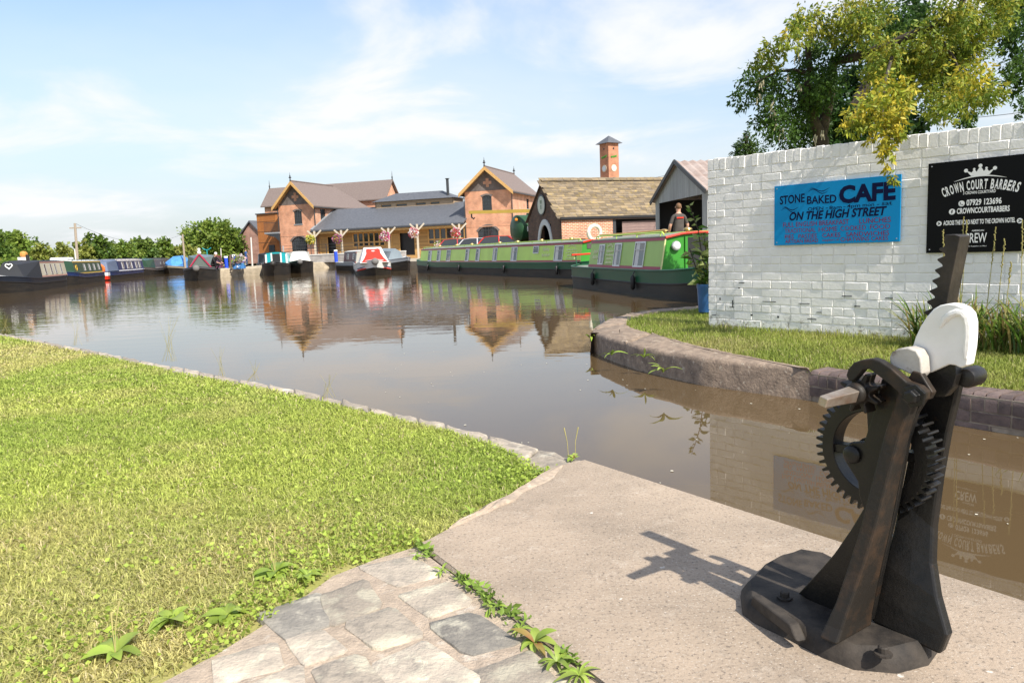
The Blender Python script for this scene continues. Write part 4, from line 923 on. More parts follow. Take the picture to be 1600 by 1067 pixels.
for x, y in ((1190, 130), (1185, 150), (1205, 160), (1215, 190), (1222, 205), (1208, 175), (1275, 215), (1285, 205), (1244, 90), (1250, 130), (1230, 120)):
    for i in range(5):
        q = dp(x + random.uniform(-4, 4), y + random.uniform(-5, 5), 9.0) - LO; pods.tube([q, q + Vector((random.uniform(-.02, .02), 0, -.07))], .006, 4)
tag(pods.build("seed_pods", mat("pale_pod", (.40, .36, .24), .8), lab), kind="stuff")
bk = thing("evergreen_tree", "dark dense tree behind the laburnum above the white wall", "tree", dp(1320, 300, 12.5)); bk.location.z = -.03; LO = Vector(bk.location)
cs = []
for x, y, r in ((560,480,80),(620,560,100),(600,660,100),(700,420,80),(700,620,100),(760,520,90),(1000,90,90),(960,170,55),(1060,60,60),(1040,340,70),(1090,380,60),(1050,670,55),(1000,640,60),(860,560,100),(560,640,80),(640,720,80),(760,720,80),(940,700,80),(880,380,90),(1000,460,60),(980,560,60)):
    c = dp(*ZT(x, y), 11.5 + RNG.uniform(-.4, .6)); cs.append((c - LO, r / 3.333 / F_PX * 11.5, DRK))
clump_cloud(cs, 9500, .085, "foliage", bk, .55); MB().tube([Vector((0, 0, -.2)), Vector((.1, 0, 1.8)), dp(1330, 170, 11.6) - LO, dp(1410, 50, 11.6) - LO], [.2, .15, .1, .04], 10).build("trunk", m_trunk, bk, smooth=True)
bk = thing("holly_tree", "dark green tree in the top right corner above the black sign", "tree", dp(1640, 300, 11)); bk.location.z = -.03; LO = Vector(bk.location); cs = []
for x, y, r in ((1540,160,80),(1550,250,70),(1500,60,60),(1580,40,80),(1600,330,60),(1580,480,40),(1570,410,40)):
    c = dp(*ZT(x, y), 10.3); cs.append((c - LO, r / 3.333 / F_PX * 10.3, GREEN + DRK))
clump_cloud(cs, 6500, .09, "foliage", bk, .5); MB().tube([Vector((0, 0, -.2)), Vector((0, 0, 1.5)), dp(1610, 60, 10.4) - LO], [.16, .12, .06], 9).build("trunk", m_trunk, bk, smooth=True)
cf = thing("conifer", "small dark pointed conifer behind the left end of the white wall", "tree", dp(1168, 300, 15)); cf.location.z = -.03; LO = Vector(cf.location); cs = []
for x, y, r in ((160,705,22),(155,730,35),(130,760,40),(180,760,45),(110,790,40),(160,800,50),(210,790,45),(150,850,60),(210,850,60),(100,830,30)):
    c = dp(*ZT(x, y), 15); cs.append((c - LO, r / 3.333 / F_PX * 15, [(.05, .10, .02), (.09, .15, .025), (.04, .085, .02)]))
clump_cloud(cs, 7000, .08, "foliage", cf, .35); MB().tube([Vector((0, 0, -.2)), Vector((0, 0, 2.4)), dp(1166, 212, 15) - LO], [.12, .08, .02], 8).build("trunk", m_trunk, cf, smooth=True)

# hedgerow trees beyond the moorings
HT = [(20, 362, 90, 62, "bushy tree at the left border behind the cream boat", 0), (62, 380, 44, 60, "low pale hedge tree beside the bushy one at the left", 1), (95, 380, 44, 66, "hedge tree just left of the nearer telegraph pole", 1), (150, 365, 56, 74, "dark rounded tree right of the nearer telegraph pole", 2), (190, 376, 50, 80, "bright green tree above the blue and white boat", 0),
      (222, 372, 44, 88, "tree above the far dark grey boat", 2), (255, 372, 36, 92, "narrow tree left of the leaning pole", 0), (288, 385, 44, 92, "low olive bush tree behind the leaning pole", 1), (335, 345, 92, 100, "tallest spreading tree left of the brick buildings", 0), (375, 358, 50, 104, "tree tucked against the small brick gable", 2), (305, 362, 50, 104, "dark tree at the left shoulder of the tallest tree", 2), (240, 380, 60, 110, "hazy distant tree above the far moorings", 2), (-25, 355, 80, 58, "tree cut by the left border of the picture", 2), (125, 378, 40, 72, "small tree between the pole and the dark rounded tree", 1)]
TC = [[(.17, .25, .04), (.22, .29, .05), (.13, .21, .035)], [(.26, .29, .06), (.30, .32, .08), (.20, .25, .05)], [(.11, .18, .03), (.15, .22, .04), (.09, .16, .03)]]
for px, py, wpx, Yd, lb, ck in HT:
    top = dp(px, py, Yd); t = thing("hedgerow_tree", lb, "tree", (top.x, top.y, .1), 0, "hedgerow trees beyond the moorings"); hgt = top.z - .1; wr = wpx / F_PX * Yd * .5; cs = []
    for i in range(26):
        a = i * 2.4; zf = .08 + .9 * (i / 25); rr = wr * (.85 if zf < .7 else .5) * random.uniform(.3, 1); r_ = wr * random.uniform(.32, .48) * (1 if zf < .75 else .7)
        z_ = min(hgt * zf, hgt - r_ * .9); cs.append(((rr * math.cos(a), rr * math.sin(a) * .7, max(z_, r_ * .4)), r_, TC[ck]))
    clump_cloud(cs, 260 if wr < 3 else 150, .32 if Yd < 85 else .42, "crown", t, .75)
    MB().tube([(0, 0, -.6), (.1, 0, hgt * .4), (0, .1, hgt * .75)], [.22, .16, .05], 7).build("trunk", m_trunk, t)
hb = thing("bramble_hedge", "continuous low hedge along the far bank behind the moored boats", "hedge", (-33, 66, .1)); hb["kind"] = "stuff"; cs = []
for i in range(80):
    t = i / 79; q = Vector((-27, 30)).lerp(Vector((-52, 104)), t / .75) if t < .75 else Vector((-52, 104)).lerp(Vector((-20, 116)), (t - .75) * 4); r_ = random.uniform(1.0, 1.6)
    cs.append(((q.x - 2.5 + 33 + random.uniform(-1, 1), q.y - 66 + random.uniform(-1, 1), random.uniform(.3, 1.3)), r_, TC[random.choice((0, 1, 2))]))
clump_cloud(cs, 160, .36, "leaves", hb, .75)
# ------------------------------------------------------------------ far banks
sheet("far_bank", [(-24.8, 22), (-26.2, 34), (-28.9, 43), (-32.2, 53), (-38.2, 73), (-44, 91), (-47, 104), (-30, 108), (-30, 300), (-300, 300), (-300, 22)], .08, m_lawnbase, depth=1.2)
q1, q2 = gp(331, 434.5, WATER), gp(412, 430, WATER); q3 = gp(416, 422, WATER); q4 = gp(489, 419.5, WATER); q5 = gp(541, 417, WATER)
wharf_edge = [(-27.5, 86), (q1.x - .5, q1.y + 14), (q1.x, q1.y), (q2.x, q2.y), (q3.x, q3.y), (q4.x, q4.y), (q5.x, q5.y), (-12.4, 63), (-3.2, 51), (-1.5, 46.5), (4.9, 29.5), (4.1, 24), (4.5, 21), (6.6, 14.5)]
sheet("wharf", wharf_edge + [(40, 14.5), (90, 60), (90, 300), (-29, 300), (-29, 104)], .30, mat("wharf_gravel", (.42, .36, .27), .95, col2=(.30, .26, .2), scale=1.5, bump=.4, bscale=30), depth=1.5)
quay = thing("quay_wall", "weathered stone quay wall at the end of the boatyard pier", "quay")
m_quay = mat("quay_stone", (.45, .38, .28), .9, col2=(.27, .23, .17), scale=3, lo=.35, hi=.7, bump=.6, bscale=12, rnd=.15)
WEV = [Vector(p) for p in wharf_edge]
for i in (1, 2, 3, 4, 5):
    a, b = WEV[i], WEV[i + 1]; L = (b - a).length; n = max(1, round(L / 1.9)); nn = Vector(((b - a).y, -(b - a).x)).normalized()
    if nn.y > 0 and i in (2, 4, 5): nn = -nn
    if i == 1: nn = Vector((-1, -.1)).normalized()
    if i == 3: nn = Vector((1, -.1)).normalized()
    for k in range(n):
        p, r_ = a.lerp(b, k / n), a.lerp(b, (k + 1) / n - .012); rock([p + nn * .06, r_ + nn * .06, r_ - nn * .5, p - nn * .5], -.6, .34 + random.uniform(-.03, .03), .06, .05, .3, seed=70 + i * 9 + k).build("stone", m_quay, quay)

# ------------------------------------------------------------------ narrowboats
def paint(name, c, rough=.35, **kw): return mat(name, c, rough, col2=tuple(x * .86 for x in c), scale=1.3, spec=.28, **kw)
m_hull = mat("hull_blacking", (.012, .011, .010), .55, col2=(.03, .024, .018), scale=2.5, stretch=(.6, 1, 3), bump=.15, bscale=9)
m_roofgrey = mat("boat_roof", (.22, .25, .20), .7, col2=(.17, .2, .16), scale=2)
m_alu = mat("aluminium_frame", (.55, .56, .57), .35, metal=.6)
def narrowboat(label, bow, stern, beam, hullm, bandm, sidem, roofm, trimm, cab, h=.62, ch=.76, band=.30, windows=(), sides=(1, -1), bow_len=2.6, cratch=None, fender=None, group="moored narrowboats", rail=None, roofbits=True, deckm=None, win_style=1, foredeck=None, sheer=.24, name="narrowboat", endm=None, cat="boat", stern_round=.9, trim_w=.07):
    B_, S_ = Vector(bow), Vector(stern); d_ = B_ - S_; L = d_.length; t = thing(name, label, cat, (S_.x, S_.y, WATER), math.atan2(d_.y, d_.x), group)
    b = beam / 2
    def hw(x):
        w = b
        if x < stern_round: w = b * (.5 + .5 * math.sin(math.pi / 2 * max(0, x) / stern_round))
        if x > L - bow_len: s_ = (x - (L - bow_len)) / bow_len; w = b * max(.03, 1 - s_ ** 2.3)
        return w
    zt = lambda x: h + sheer * max(0, (x - (L - 4.0)) / 4.0) ** 2 + .05 * max(0, (1.5 - x) / 1.5) ** 2
    xs = [0, .15, .35, .6, stern_round] + [stern_round + (L - bow_len - stern_round) * i / 6 for i in range(1, 7)] + [L - bow_len + bow_len * i / 8 for i in range(1, 9)]
    def shell(z_lo, z_hi, out, nm, mt):
        mb = MB(); vs, fs = [], []; n = len(xs)
        for x in xs:
            for sg in (1, -1):
                for f in (z_lo, z_hi): z = f(x); vs.append((x + (.28 * (z / h) if x > L - bow_len * .4 else 0) * (x - (L - bow_len * .4)) / (bow_len * .4), sg * (hw(x) - (.10 * max(0, .25 - z) if z < .25 else 0) + out), z))
        for i in range(n - 1):
            k = 4 * i; fs += [(k, k + 4, k + 5, k + 1), (k + 2, k + 3, k + 7, k + 6)]
        fs += [(0, 1, 3, 2), (4*n-4, 4*n-2, 4*n-1, 4*n-3)]; mb.add(vs, fs); return mb.build(nm, mt, t, smooth=35)
    shell(lambda x: -.2, lambda x: zt(x) - band, 0, "hull", hullm); shell(lambda x: zt(x) - band, zt, .006, "gunwale_band", bandm)
    for zz, rr in ((lambda x: zt(x) - band, .022), (zt, .025)):
        mb = MB()
        for sg in (1, -1): mb.tube([(x + (.28 * (zz(x) / h) * (x - (L - bow_len * .4)) / (bow_len * .4) if x > L - bow_len * .4 else 0), sg * (hw(x) + .006), zz(x)) for x in xs], rr, 6)
        mb.build("rubbing_strake", hullm if rr < .024 else bandm, t, smooth=True)
    mb = MB(); n = len(xs); vs = [(x, sg * (hw(x) - .01), zt(x) - .03) for x in xs for sg in (1, -1)]; mb.add(vs, [(2*i, 2*i+2, 2*i+3, 2*i+1) for i in range(n - 1)]); mb.build("deck", deckm or roofm, t)
    xa, xb = cab; b0 = b - .11; tb = .13; z0 = h - .01; zt_ = z0 + ch; top = b0 - tb
    sec = [(-b0, z0), (-b0 - .0, z0), (-top, zt_), (-top * .5, zt_ + .055), (0, zt_ + .075), (top * .5, zt_ + .055), (top, zt_), (b0, z0)]
    mb = MB(); mb.add([(x, y, z) for x in (xa, xb) for y, z in ((-b0, z0), (-top, zt_), (top, zt_), (b0, z0))], [(0, 4, 5, 1), (2, 6, 7, 3)], 0); mb.add([(x, y, z) for x in (xa, xb) for y, z in ((-b0, z0), (-top, zt_), (-top*.5, zt_+.055), (0, zt_+.075), (top*.5, zt_+.055), (top, zt_), (b0, z0))], [(0,1,2,3,4,5,6), (13,12,11,10,9,8,7)], 1)
    mb.build("cabin", [sidem, endm or sidem], t)
    mb = MB(); rs = [(-top - .02, zt_ - .0), (-top * .5, zt_ + .06), (0, zt_ + .082), (top * .5, zt_ + .06), (top + .02, zt_)]; rs2 = [(y, z + .02) for y, z in rs][::-1]
    mb.prism([(xa - .03, y, z) for y, z in rs + rs2], (xb - xa + .06, 0, 0)); mb.build("roof", roofm, t)
    for zf in (.045, 1 - trim_w / ch):
        mb = MB()
        for sg in (1, -1):
            f0, f1 = zf, zf + trim_w / ch; y0, y1 = b0 - tb * f0, b0 - tb * f1; o_ = .012
            mb.prism([(xa, sg * y0, z0 + ch * f0), (xa, sg * (y0 + o_), z0 + ch * f0), (xa, sg * (y1 + o_), z0 + ch * f1), (xa, sg * y1, z0 + ch * f1)], (xb - xa, 0, 0))
        mb.build("trim", trimm, t)
    sp = lambda x, f, sg, o: Vector((x, sg * (b0 - tb * f + o), z0 + ch * f))
    for xw, ww, f0, f1, cu in windows:
        for sg in sides:
            fr = MB(); g = .035; q = [sp(x, f, sg, .004) for x, f in ((xw - ww/2, f0), (xw + ww/2, f0), (xw + ww/2, f1), (xw - ww/2, f1))]
            qi = [sp(x, f, sg, .004) for x, f in ((xw - ww/2 + g, f0 + g/ch), (xw + ww/2 - g, f0 + g/ch), (xw + ww/2 - g, f1 - g/ch), (xw - ww/2 + g, f1 - g/ch))]; ov = Vector((0, sg * .02, .003))
            fr.add(q + qi + [p + ov for p in q] + [p + ov for p in qi], [(8+i, 8+(i+1)%4, 12+(i+1)%4, 12+i) for i in range(4)] + [(i, (i+1)%4, 8+(i+1)%4, 8+i) for i in range(4)] + [(4+i, 12+i, 12+(i+1)%4, 4+(i+1)%4) for i in range(4)])
            if win_style == 1: c0, c1 = qi[3].lerp(qi[0], .3), qi[2].lerp(qi[1], .3); fr.bar(c0 + ov * .6, c1 + ov * .6, .02)
            fo = fr.build("window", m_alu, t)
            MB().add([p + Vector((0, sg * .004, 0)) for p in qi], [(0, 1, 2, 3)]).build("pane", m_glass, fo)
            if cu:
                k0, k1 = (.05, .45) if cu == 1 else (.55, .95); cpts = [qi[0].lerp(qi[1], k0), qi[0].lerp(qi[1], k1), qi[3].lerp(qi[2], k1), qi[3].lerp(qi[2], k0)]; MB().add([p + Vector((0, sg * .006, 0)) for p in cpts], [(0, 1, 2, 3)]).build("curtain", m_curtain, fo)
    if roofbits:
        for sg in (1, -1):
            mb = MB(); y = sg * (top - .06); zz = zt_ + .10; mb.tube([(xa + .2, y, zz - .05), (xa + .3, y, zz + .02), (xb - .3, y, zz + .02), (xb - .2, y, zz - .05)], .018, 6); k = int((xb - xa) / 1.3)
            for i in range(k + 1): x = xa + .4 + (xb - xa - .8) * i / max(1, k); mb.tube([(x, y, zz - .08), (x, y, zz + .02)], .014, 5)
            mb.build("handrail", rail or sidem, t)
    if cratch:
        cm, cl_ = cratch; mb = MB(); x0, x1 = xb, xb + cl_; zz = zt(x1)
        A_ = [(x0, -top - .04, zt_ + .03), (x0, 0, zt_ + .13), (x0, top + .04, zt_ + .03), (x0, b0, z0), (x0, -b0, z0)]; ft = hw(x1) * .62; Bf = [(x1, -ft * .55, zt_ - .12), (x1, 0, zt_ + .08), (x1, ft * .55, zt_ - .12), (x1, ft, zz), (x1, -ft, zz)]
        mb.add(A_ + Bf, [(0,1,6,5), (1,2,7,6), (2,3,8,7), (4,0,5,9), (5,6,7,8,9)]); mb.build("cratch_cover", cm, t)
    if foredeck:
        x0 = L - bow_len + .1; mb = MB(); n = 7; vs = []
        for i in range(n): x = x0 + (L - .1 - x0) * i / (n - 1); w = hw(x) - .03; vs += [(x + .1, w, zt(x) + .01), (x + .1, 0, zt(x) + .09), (x + .1, -w, zt(x) + .01)]
        mb.add(vs, [f for i in range(n - 1) for f in ((3*i, 3*i+3, 3*i+4, 3*i+1), (3*i+1, 3*i+4, 3*i+5, 3*i+2))]); mb.build("foredeck", foredeck, t)
    if fender: mb = MB(); mb.ball((L + .36, 0, zt(L) - .12), .2, 12, (.8, 1, 1)); mb.tube([(L + .2, 0, zt(L) + .05), (L + .38, 0, zt(L) - .0)], .03, 6); mb.build("bow_fender", fender, t, smooth=True)
    return t, dict(L=L, b=b, b0=b0, top=top, z0=z0, zt=zt_, xa=xa, xb=xb, sp=sp, ch=ch, h=h, hw=hw, ztf=zt)
lime = paint("lime_green_paint", (.54, .78, .13)); dgreen = paint("dark_green_paint", (.018, .095, .045)); mgreen = paint("mid_green_paint", (.05, .26, .035)); maroon = paint("maroon_paint", (.36, .025, .07)); red = paint("red_paint", (.70, .035, .015)); yline = paint("cream_line", (.75, .75, .35))
shade_lime = paint("shaded_lime_paint", (.36, .56, .12)); navy = paint("navy_paint", (.02, .035, .11)); white = paint("white_boat_paint", (.78, .78, .76)); cream = paint("cream_paint", (.58, .53, .40)); bgreen = paint("bottle_green_paint", (.03, .07, .045)); gold = paint("gold_line", (.55, .36, .04)); grey = paint("mid_grey_paint", (.14, .14, .15)); maroon2 = paint("maroon_brown_paint", (.10, .03, .04)); teal = paint("teal_paint", (.02, .32, .36)); tarp_b = mat("blue_tarp", (.06, .22, .55), .5, col2=(.09, .30, .65), scale=2, bump=.6, bscale=5, bdist=.05); tarp_g = mat("grey_canvas", (.19, .23, .26), .8, col2=(.16, .2, .23), scale=2); tarp_k = mat("black_canvas", (.02, .022, .028), .7); m_script = mat("pale_script", (.70, .74, .48), .6); ropegrey = mat("grey_fender", (.16, .155, .15), .9, bump=.5, bscale=20)  # near boat's green: same lime paint, darkened for its shaded side
def scribble(t, g, x0, x1, f0, f1, sg, mt, n=3, arc=False, nm="lettering"):
    """small hand-painted marks too small to read"""
    mb = MB()
    for r in range(n):
        f = f1 + (f0 - f1) * (r + .5) / n; hgt = abs(f1 - f0) / n * .36; P = []; k = 26
        for i in range(k): u = i / (k - 1); P.append(g["sp"](x0 + (x1 - x0) * (.5 + (u - .5) * (.7 + .3 * ((r * 7) % 3) / 2)), f + hgt * math.sin(i * 2.6 + r) + (.10 * math.sin(math.pi * u) if arc and r == 0 else 0), sg, .006))
        mb.tube(P, .012, 4)
    mb.build(nm, mt, t)
# near hire boat, bow towards the camera, moored by the wall
na_bow, na_st = Vector((5.02, 13.9)), Vector((2.72, 23.9))
La = (na_bow - na_st).length
nb_, ga = narrowboat("nearest green hire boat moored just behind the white wall, headlamp showing", na_bow, na_st, 2.06, m_hull, dgreen, shade_lime, m_roofgrey, maroon, (2.05, 7.0), .60, .76, .30,
   [(3.03, .44, .14, .86, 1), (4.24, .5, .1, .88, 1), (5.68, .64, .1, .9, 1)], (-1, 1), rail=lime, bow_len=2.4, endm=mgreen, group=None)
zt_, z0 = ga["zt"], ga["z0"]; xb = ga["xb"]
[MB().tube([(xb + .02, sg * (ga["b0"] + .005), z0), (xb + .02, sg * (ga["top"] + .005), zt_ - .03)], .018, 6).build("corner_line", yline, nb_) for sg in (-1, 1)]
mb = MB(); P = [(xb + .04, y, z) for y, z in ((-ga["top"] - .01, zt_ - .01), (-.4, zt_ + .065), (0, zt_ + .085), (.4, zt_ + .065), (ga["top"] + .01, zt_ - .01))]; mb.tube(P, .03, 6); mb.build("roof_edge", red, nb_)
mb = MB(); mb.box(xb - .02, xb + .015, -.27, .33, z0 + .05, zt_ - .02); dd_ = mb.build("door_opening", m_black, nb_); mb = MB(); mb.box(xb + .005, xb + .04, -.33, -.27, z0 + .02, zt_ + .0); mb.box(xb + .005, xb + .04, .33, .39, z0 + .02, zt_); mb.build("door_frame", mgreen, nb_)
mb = MB(); mb.lathe([(.10, 0), (.11, .06), (.095, .08)], 18, (xb + .01, -.56, zt_ - .2), (1, 0, 0)); hl = mb.build("headlamp", m_alu, nb_, smooth=True); MB().ball((xb + .085, -.56, zt_ - .2), .09, 12, (.35, 1, 1)).build("lens", mat("lamp_lens", (.75, .75, .72), .1), hl, smooth=True)
mb = MB()
for y in (-.8, -.2, .4): mb.tube([(.55 + abs(y) * .1, y, ga["h"]), (.45 + abs(y) * .1, y, ga["h"] + .36)], .018, 6)
mb.build("stern_rail_post", dgreen, nb_); mb = MB(); mb.tube([(.62, -.95, ga["h"] + .36), (.42, -.3, ga["h"] + .37), (.42, .5, ga["h"] + .37)], .028, 8); mb.build("stern_rail", red, nb_)
scribble(nb_, ga, 3.36, 3.92, .15, .8, -1, m_script, 5, True); scribble(nb_, ga, 2.3, 2.75, .3, .7, -1, m_script, 2)
scribble(nb_, ga, 3.36, 3.92, .15, .8, 1, m_script, 5, True)
# long hire boat
lb_bow, lb_st = Vector((-5.1, 47.0)), Vector((3.72, 27.9))
W9 = [(2.3, .72, .1, .88, 2), (4.3, .5, .5, .9, 0), (6.4, .62, .1, .9, 2), (8.5, .5, .1, .9, 2), (10.6, .5, .1, .9, 1), (12.0, .5, .1, .9, 1), (14.75, .62, .1, .9, 0), (16.3, .6, .1, .9, 1), (17.85, .6, .1, .9, 1)]
lg, gl = narrowboat("very long lime green hire boat lying broadside in front of the stone roofed shed", lb_bow, lb_st, 2.06, m_hull, dgreen, lime, m_roofgrey, maroon, (.55, 19.6), .60, .77, .27, W9, (1, -1), rail=lime, bow_len=1.4, endm=mgreen, group=None, stern_round=.5)
for sg in (1, -1): scribble(lg, gl, 3.0, 3.8, .25, .85, sg, m_script, 2); scribble(lg, gl, .85, 1.75, .15, .85, sg, m_script, 5, True)
xa = gl["xa"]; mb = MB(); P = [(xa - .04, y, z) for y, z in ((-gl["top"] - .01, gl["zt"] - .01), (-.4, gl["zt"] + .065), (0, gl["zt"] + .085), (.4, gl["zt"] + .065), (gl["top"] + .01, gl["zt"] - .01))]; mb.tube(P, .035, 6); mb.build("roof_edge", red, lg)
mb = MB(); mb.box(xa - .02, xa - .01, .35, .62, gl["zt"] - .25, gl["zt"] - .05); mb.build("notice", mat("notice_dark", (.08, .06, .06), .6), lg); mb = MB(); mb.box(xa - .02, xa - .01, .12, .3, gl["zt"] - .27, gl["zt"] - .04); mb.build("notice", m_white, lg)
mb = MB(); c = (1.0, 0, gl["zt"] + .33); mb.tube([(c[0], c[1] + .27 * math.cos(i * math.pi / 10), c[2] + .27 * math.sin(i * math.pi / 10)) for i in range(21)], .075, 10)
ring = mb.mesh("life_ring", mat("ring_cream", (.72, .68, .55), .6), True); lr = put("life_ring", ring); lr.matrix_world = Matrix.Translation(lg.location) @ Matrix.Rotation(lg.rotation_euler[2], 4, 'Z'); tag(lr, "cream lifebuoy standing on the roof of the long green boat", "lifebuoy")
for k, (x0, x1) in enumerate(((1.6, 3.6), (16.2, 17.6))):
    mb = MB(); mb.box(x0, x1, -.2, .05, gl["zt"] + .09, gl["zt"] + .14); po = mb.build("roof_plank", mat("orange_plank%d" % k, (.55, .16, .04), .6), None); po.matrix_world = Matrix.Translation(lg.location) @ Matrix.Rotation(lg.rotation_euler[2], 4, 'Z'); tag(po, ("orange gangplank lying on the near end of the long boat roof", "orange pole board on the far end of the long boat roof")[k], "plank")
# vents, fenders and ropes on the two hire boats
m_brass = mat("brass_vent", (.55, .38, .12), .3, metal=.8)
for t_, g_b, xs_ in ((nb_, ga, (3.4, 5.0, 6.3)), (lg, gl, (2.6, 5.2, 7.6, 9.6, 13.2, 15.4, 18.2))):
    for x in xs_: MB().lathe([(.05, 0), (.05, .07), (.11, .08), (.09, .12), (.02, .14)], 12, (x, .1, g_b["zt"] + .08)).build("mushroom_vent", m_brass, t_, smooth=True)
    sg = -1 if t_ is nb_ else 1
    for x in xs_[::2]:
        mb = MB(); y = sg * (g_b["b"] + .07); mb.tube([(x - .5, sg * (g_b["b"] + .01), g_b["h"]), (x - .5, y, g_b["h"] - .12)], .012, 5); mb.tube([(x - .5, y, g_b["h"] - .12), (x - .5, y, g_b["h"] - .17), (x - .5, y, g_b["h"] - .42), (x - .5, y, g_b["h"] - .46)], [.03, .06, .06, .03], 8); mb.build("rope_fender", m_black, t_, smooth=True)
mb = MB(); mb.tube([(2.2, -.6, ga["zt"] + .16), (4.0, -.62, ga["zt"] + .15), (6.6, -.6, ga["zt"] + .16)], .022, 6); o = mb.build("boat_pole", m_oak); o.matrix_world = Matrix.Translation(nb_.location) @ Matrix.Rotation(nb_.rotation_euler[2], 4, 'Z'); tag(o, "wooden boat pole lying along the roof of the nearest green boat", "pole")
# red and white working boat, bow on
c_b, c_s = gp(587, 431, WATER), Vector((-11.6, 61))
rd, gr = narrowboat("red and white painted boat pointing its round fender at the camera", (c_b.x, c_b.y), (c_s.x, c_s.y), 2.0, m_hull, white, mat("grey_cover", (.36, .35, .31), .8), mat("cover_top", (.5, .48, .45), .8), red, (1.0, 9.0), .62, .8, .46, (), (1, -1), roofbits=False, bow_len=2.2, fender=ropegrey, sheer=.3)
L = gr["L"]; x0 = L - 2.5; zz = gr["h"] + .02
def cabin_front(t, x0, x1, w0, w1, z0, z1, mt, nm):
    mb = MB(); mb.add([(x0, -w0, z0), (x0, w0, z0), (x1, w1, z0 + .1), (x1, -w1, z0 + .1), (x0, -w0 * .55, z1), (x0, w0 * .55, z1), (x0 + (x1 - x0) * .35, w1 * .62, z1 - .03), (x0 + (x1 - x0) * .35, -w1 * .62, z1 - .03)], [(0,3,7,4), (3,2,6,7), (2,1,5,6), (4,7,6,5), (0,4,5,1)]); return mb.build(nm, mt, t)
cabin_front(rd, x0 - .6, L - .25, .92, .8, zz, zz + .98, white, "bow_cover")
f0 = Vector((L - .25, 0, zz + .12)); f1 = Vector((x0 - .6 + (L - .25 - x0 + .6) * .35, 0, zz + .95)); fn = (f1 - f0); nn_ = Vector((fn.z, 0, -fn.x)).normalized() * .012
mb = MB(); mb.add([f0.lerp(f1, v) + Vector((0, y, 0)) + nn_ for v, y in ((.02, -.72), (.02, .72), (.25, .56), (.6, .40), (.85, .40), (.92, .3), (.88, 0), (.92, -.3), (.85, -.40), (.6, -.40), (.25, -.56))], [list(range(11))]); mb.build("red_panel", red, rd)
mb = MB(); mb.add([f0.lerp(f1, v) + Vector((0, y, 0)) + nn_ * 1.6 for v, y in ((.74, -.12), (.70, 0), (.74, .12), (.78, 0))], [(0, 1, 2, 3)]); mb.build("emblem", white, rd)
mb = MB(); [mb.tube([(x, sg * (gr["hw"](x) + .012), gr["ztf"](x) - .43) for x in (L - 1.5, L - 1.0, L - .6, L - .3, L)], .05, 6) for sg in (1, -1)]; mb.build("red_band", red, rd)
mb = MB(); [mb.tube([(x, sg * (gr["hw"](x) + .015), gr["ztf"](x) - .33) for x in (L - 1.5, L - 1.0, L - .6, L - .3, L)], .03, 6) for sg in (1, -1)]; mb.build("blue_band", navy, rd)
# grey canvas boat beside it
gb, gg = narrowboat("grey boat with maroon panels and a slate canvas over its bow", (-6.9, 51.0), (-13.6, 62.5), 2.0, m_hull, mat("grey_band", (.28, .3, .32), .6), maroon2, white, grey, (2.5, 9.2), .62, .84, .25, [(3.5, .4, .3, .8, 0), (4.9, .4, .3, .8, 0), (6.6, .4, .3, .8, 1), (7.7, .4, .3, .8, 1)], (-1, 1), bow_len=2.6, cratch=(tarp_g, 2.2), win_style=0, roofbits=False, foredeck=white, sheer=.3, trim_w=.08)
# pier boats, bows towards the camera
def at(px, py): p = gp(px, py, WATER); return p.x, p.y
fx = at(428, 431); tl, gt = narrowboat("teal and white boat with red and blue diamonds, bow towards the camera", fx, (fx[0] - 3.6, fx[1] + 15), 1.85, m_hull, m_hull, teal, bgreen, white, (1.0, 11.5), .72, .86, .14, (), (1, -1), bow_len=2.6, sheer=.22, roofbits=False, fender=m_hull)
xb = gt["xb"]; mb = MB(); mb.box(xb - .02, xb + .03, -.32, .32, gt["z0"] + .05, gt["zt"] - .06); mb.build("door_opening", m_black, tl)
for sg in (1, -1):
    mb = MB(); mb.box(xb + .01, xb + .04, sg * .33 - .05, sg * .33 + .05, gt["z0"], gt["zt"]); mb.build("white_pillar", white, tl); mb = MB(); mb.box(xb + .01, xb + .04, sg * .72 - .06, sg * .72 + .06, gt["z0"], gt["zt"] - .1); mb.build("white_pillar", white, tl)
mb = MB(); k = 0
for i in range(6):
    for sg in (1, -1):
        x = gt["L"] - 2.2 + i * .32; y = sg * (gt["hw"](x) + .01); z = gt["ztf"](x) + .03; mb.add([(x - .14, y, z), (x, y, z + .09), (x + .14, y, z), (x, y, z - .06)], [(0, 1, 2, 3)], k % 3); k += 1
mb.build("diamonds", [red, white, paint("sky_blue_paint", (.1, .3, .6))], tl)
mb = MB(); mb.tube([(xb - .8, .5, gt["zt"]), (xb - .8, .5, gt["zt"] + .5)], .05, 8); mb.build("chimney", m_alu, tl)
ex = at(470, 427); wb_, gw = narrowboat("white fronted boat beside the teal one, bow towards the camera", ex, (ex[0] - 4.2, ex[1] + 15), 2.0, m_hull, m_hull, mat("canvas_grey", (.33, .33, .32), .7), mat("pale_roof", (.62, .6, .55), .7), white, (1.0, 10.8), .72, .86, .1, [(9.5, .7, .2, .85, 0), (8.2, .7, .2, .85, 0)], (-1, 1), bow_len=2.6, sheer=.26, roofbits=False, fender=ropegrey, foredeck=mat("cream_deck", (.70, .68, .60), .5))
cabin_front(wb_, gw["xb"] + .0, gw["xb"] + 1.2, .86, .84, gw["z0"], gw["zt"] + .05, mat("white_canvas", (.68, .66, .60), .8), "bow_cover")
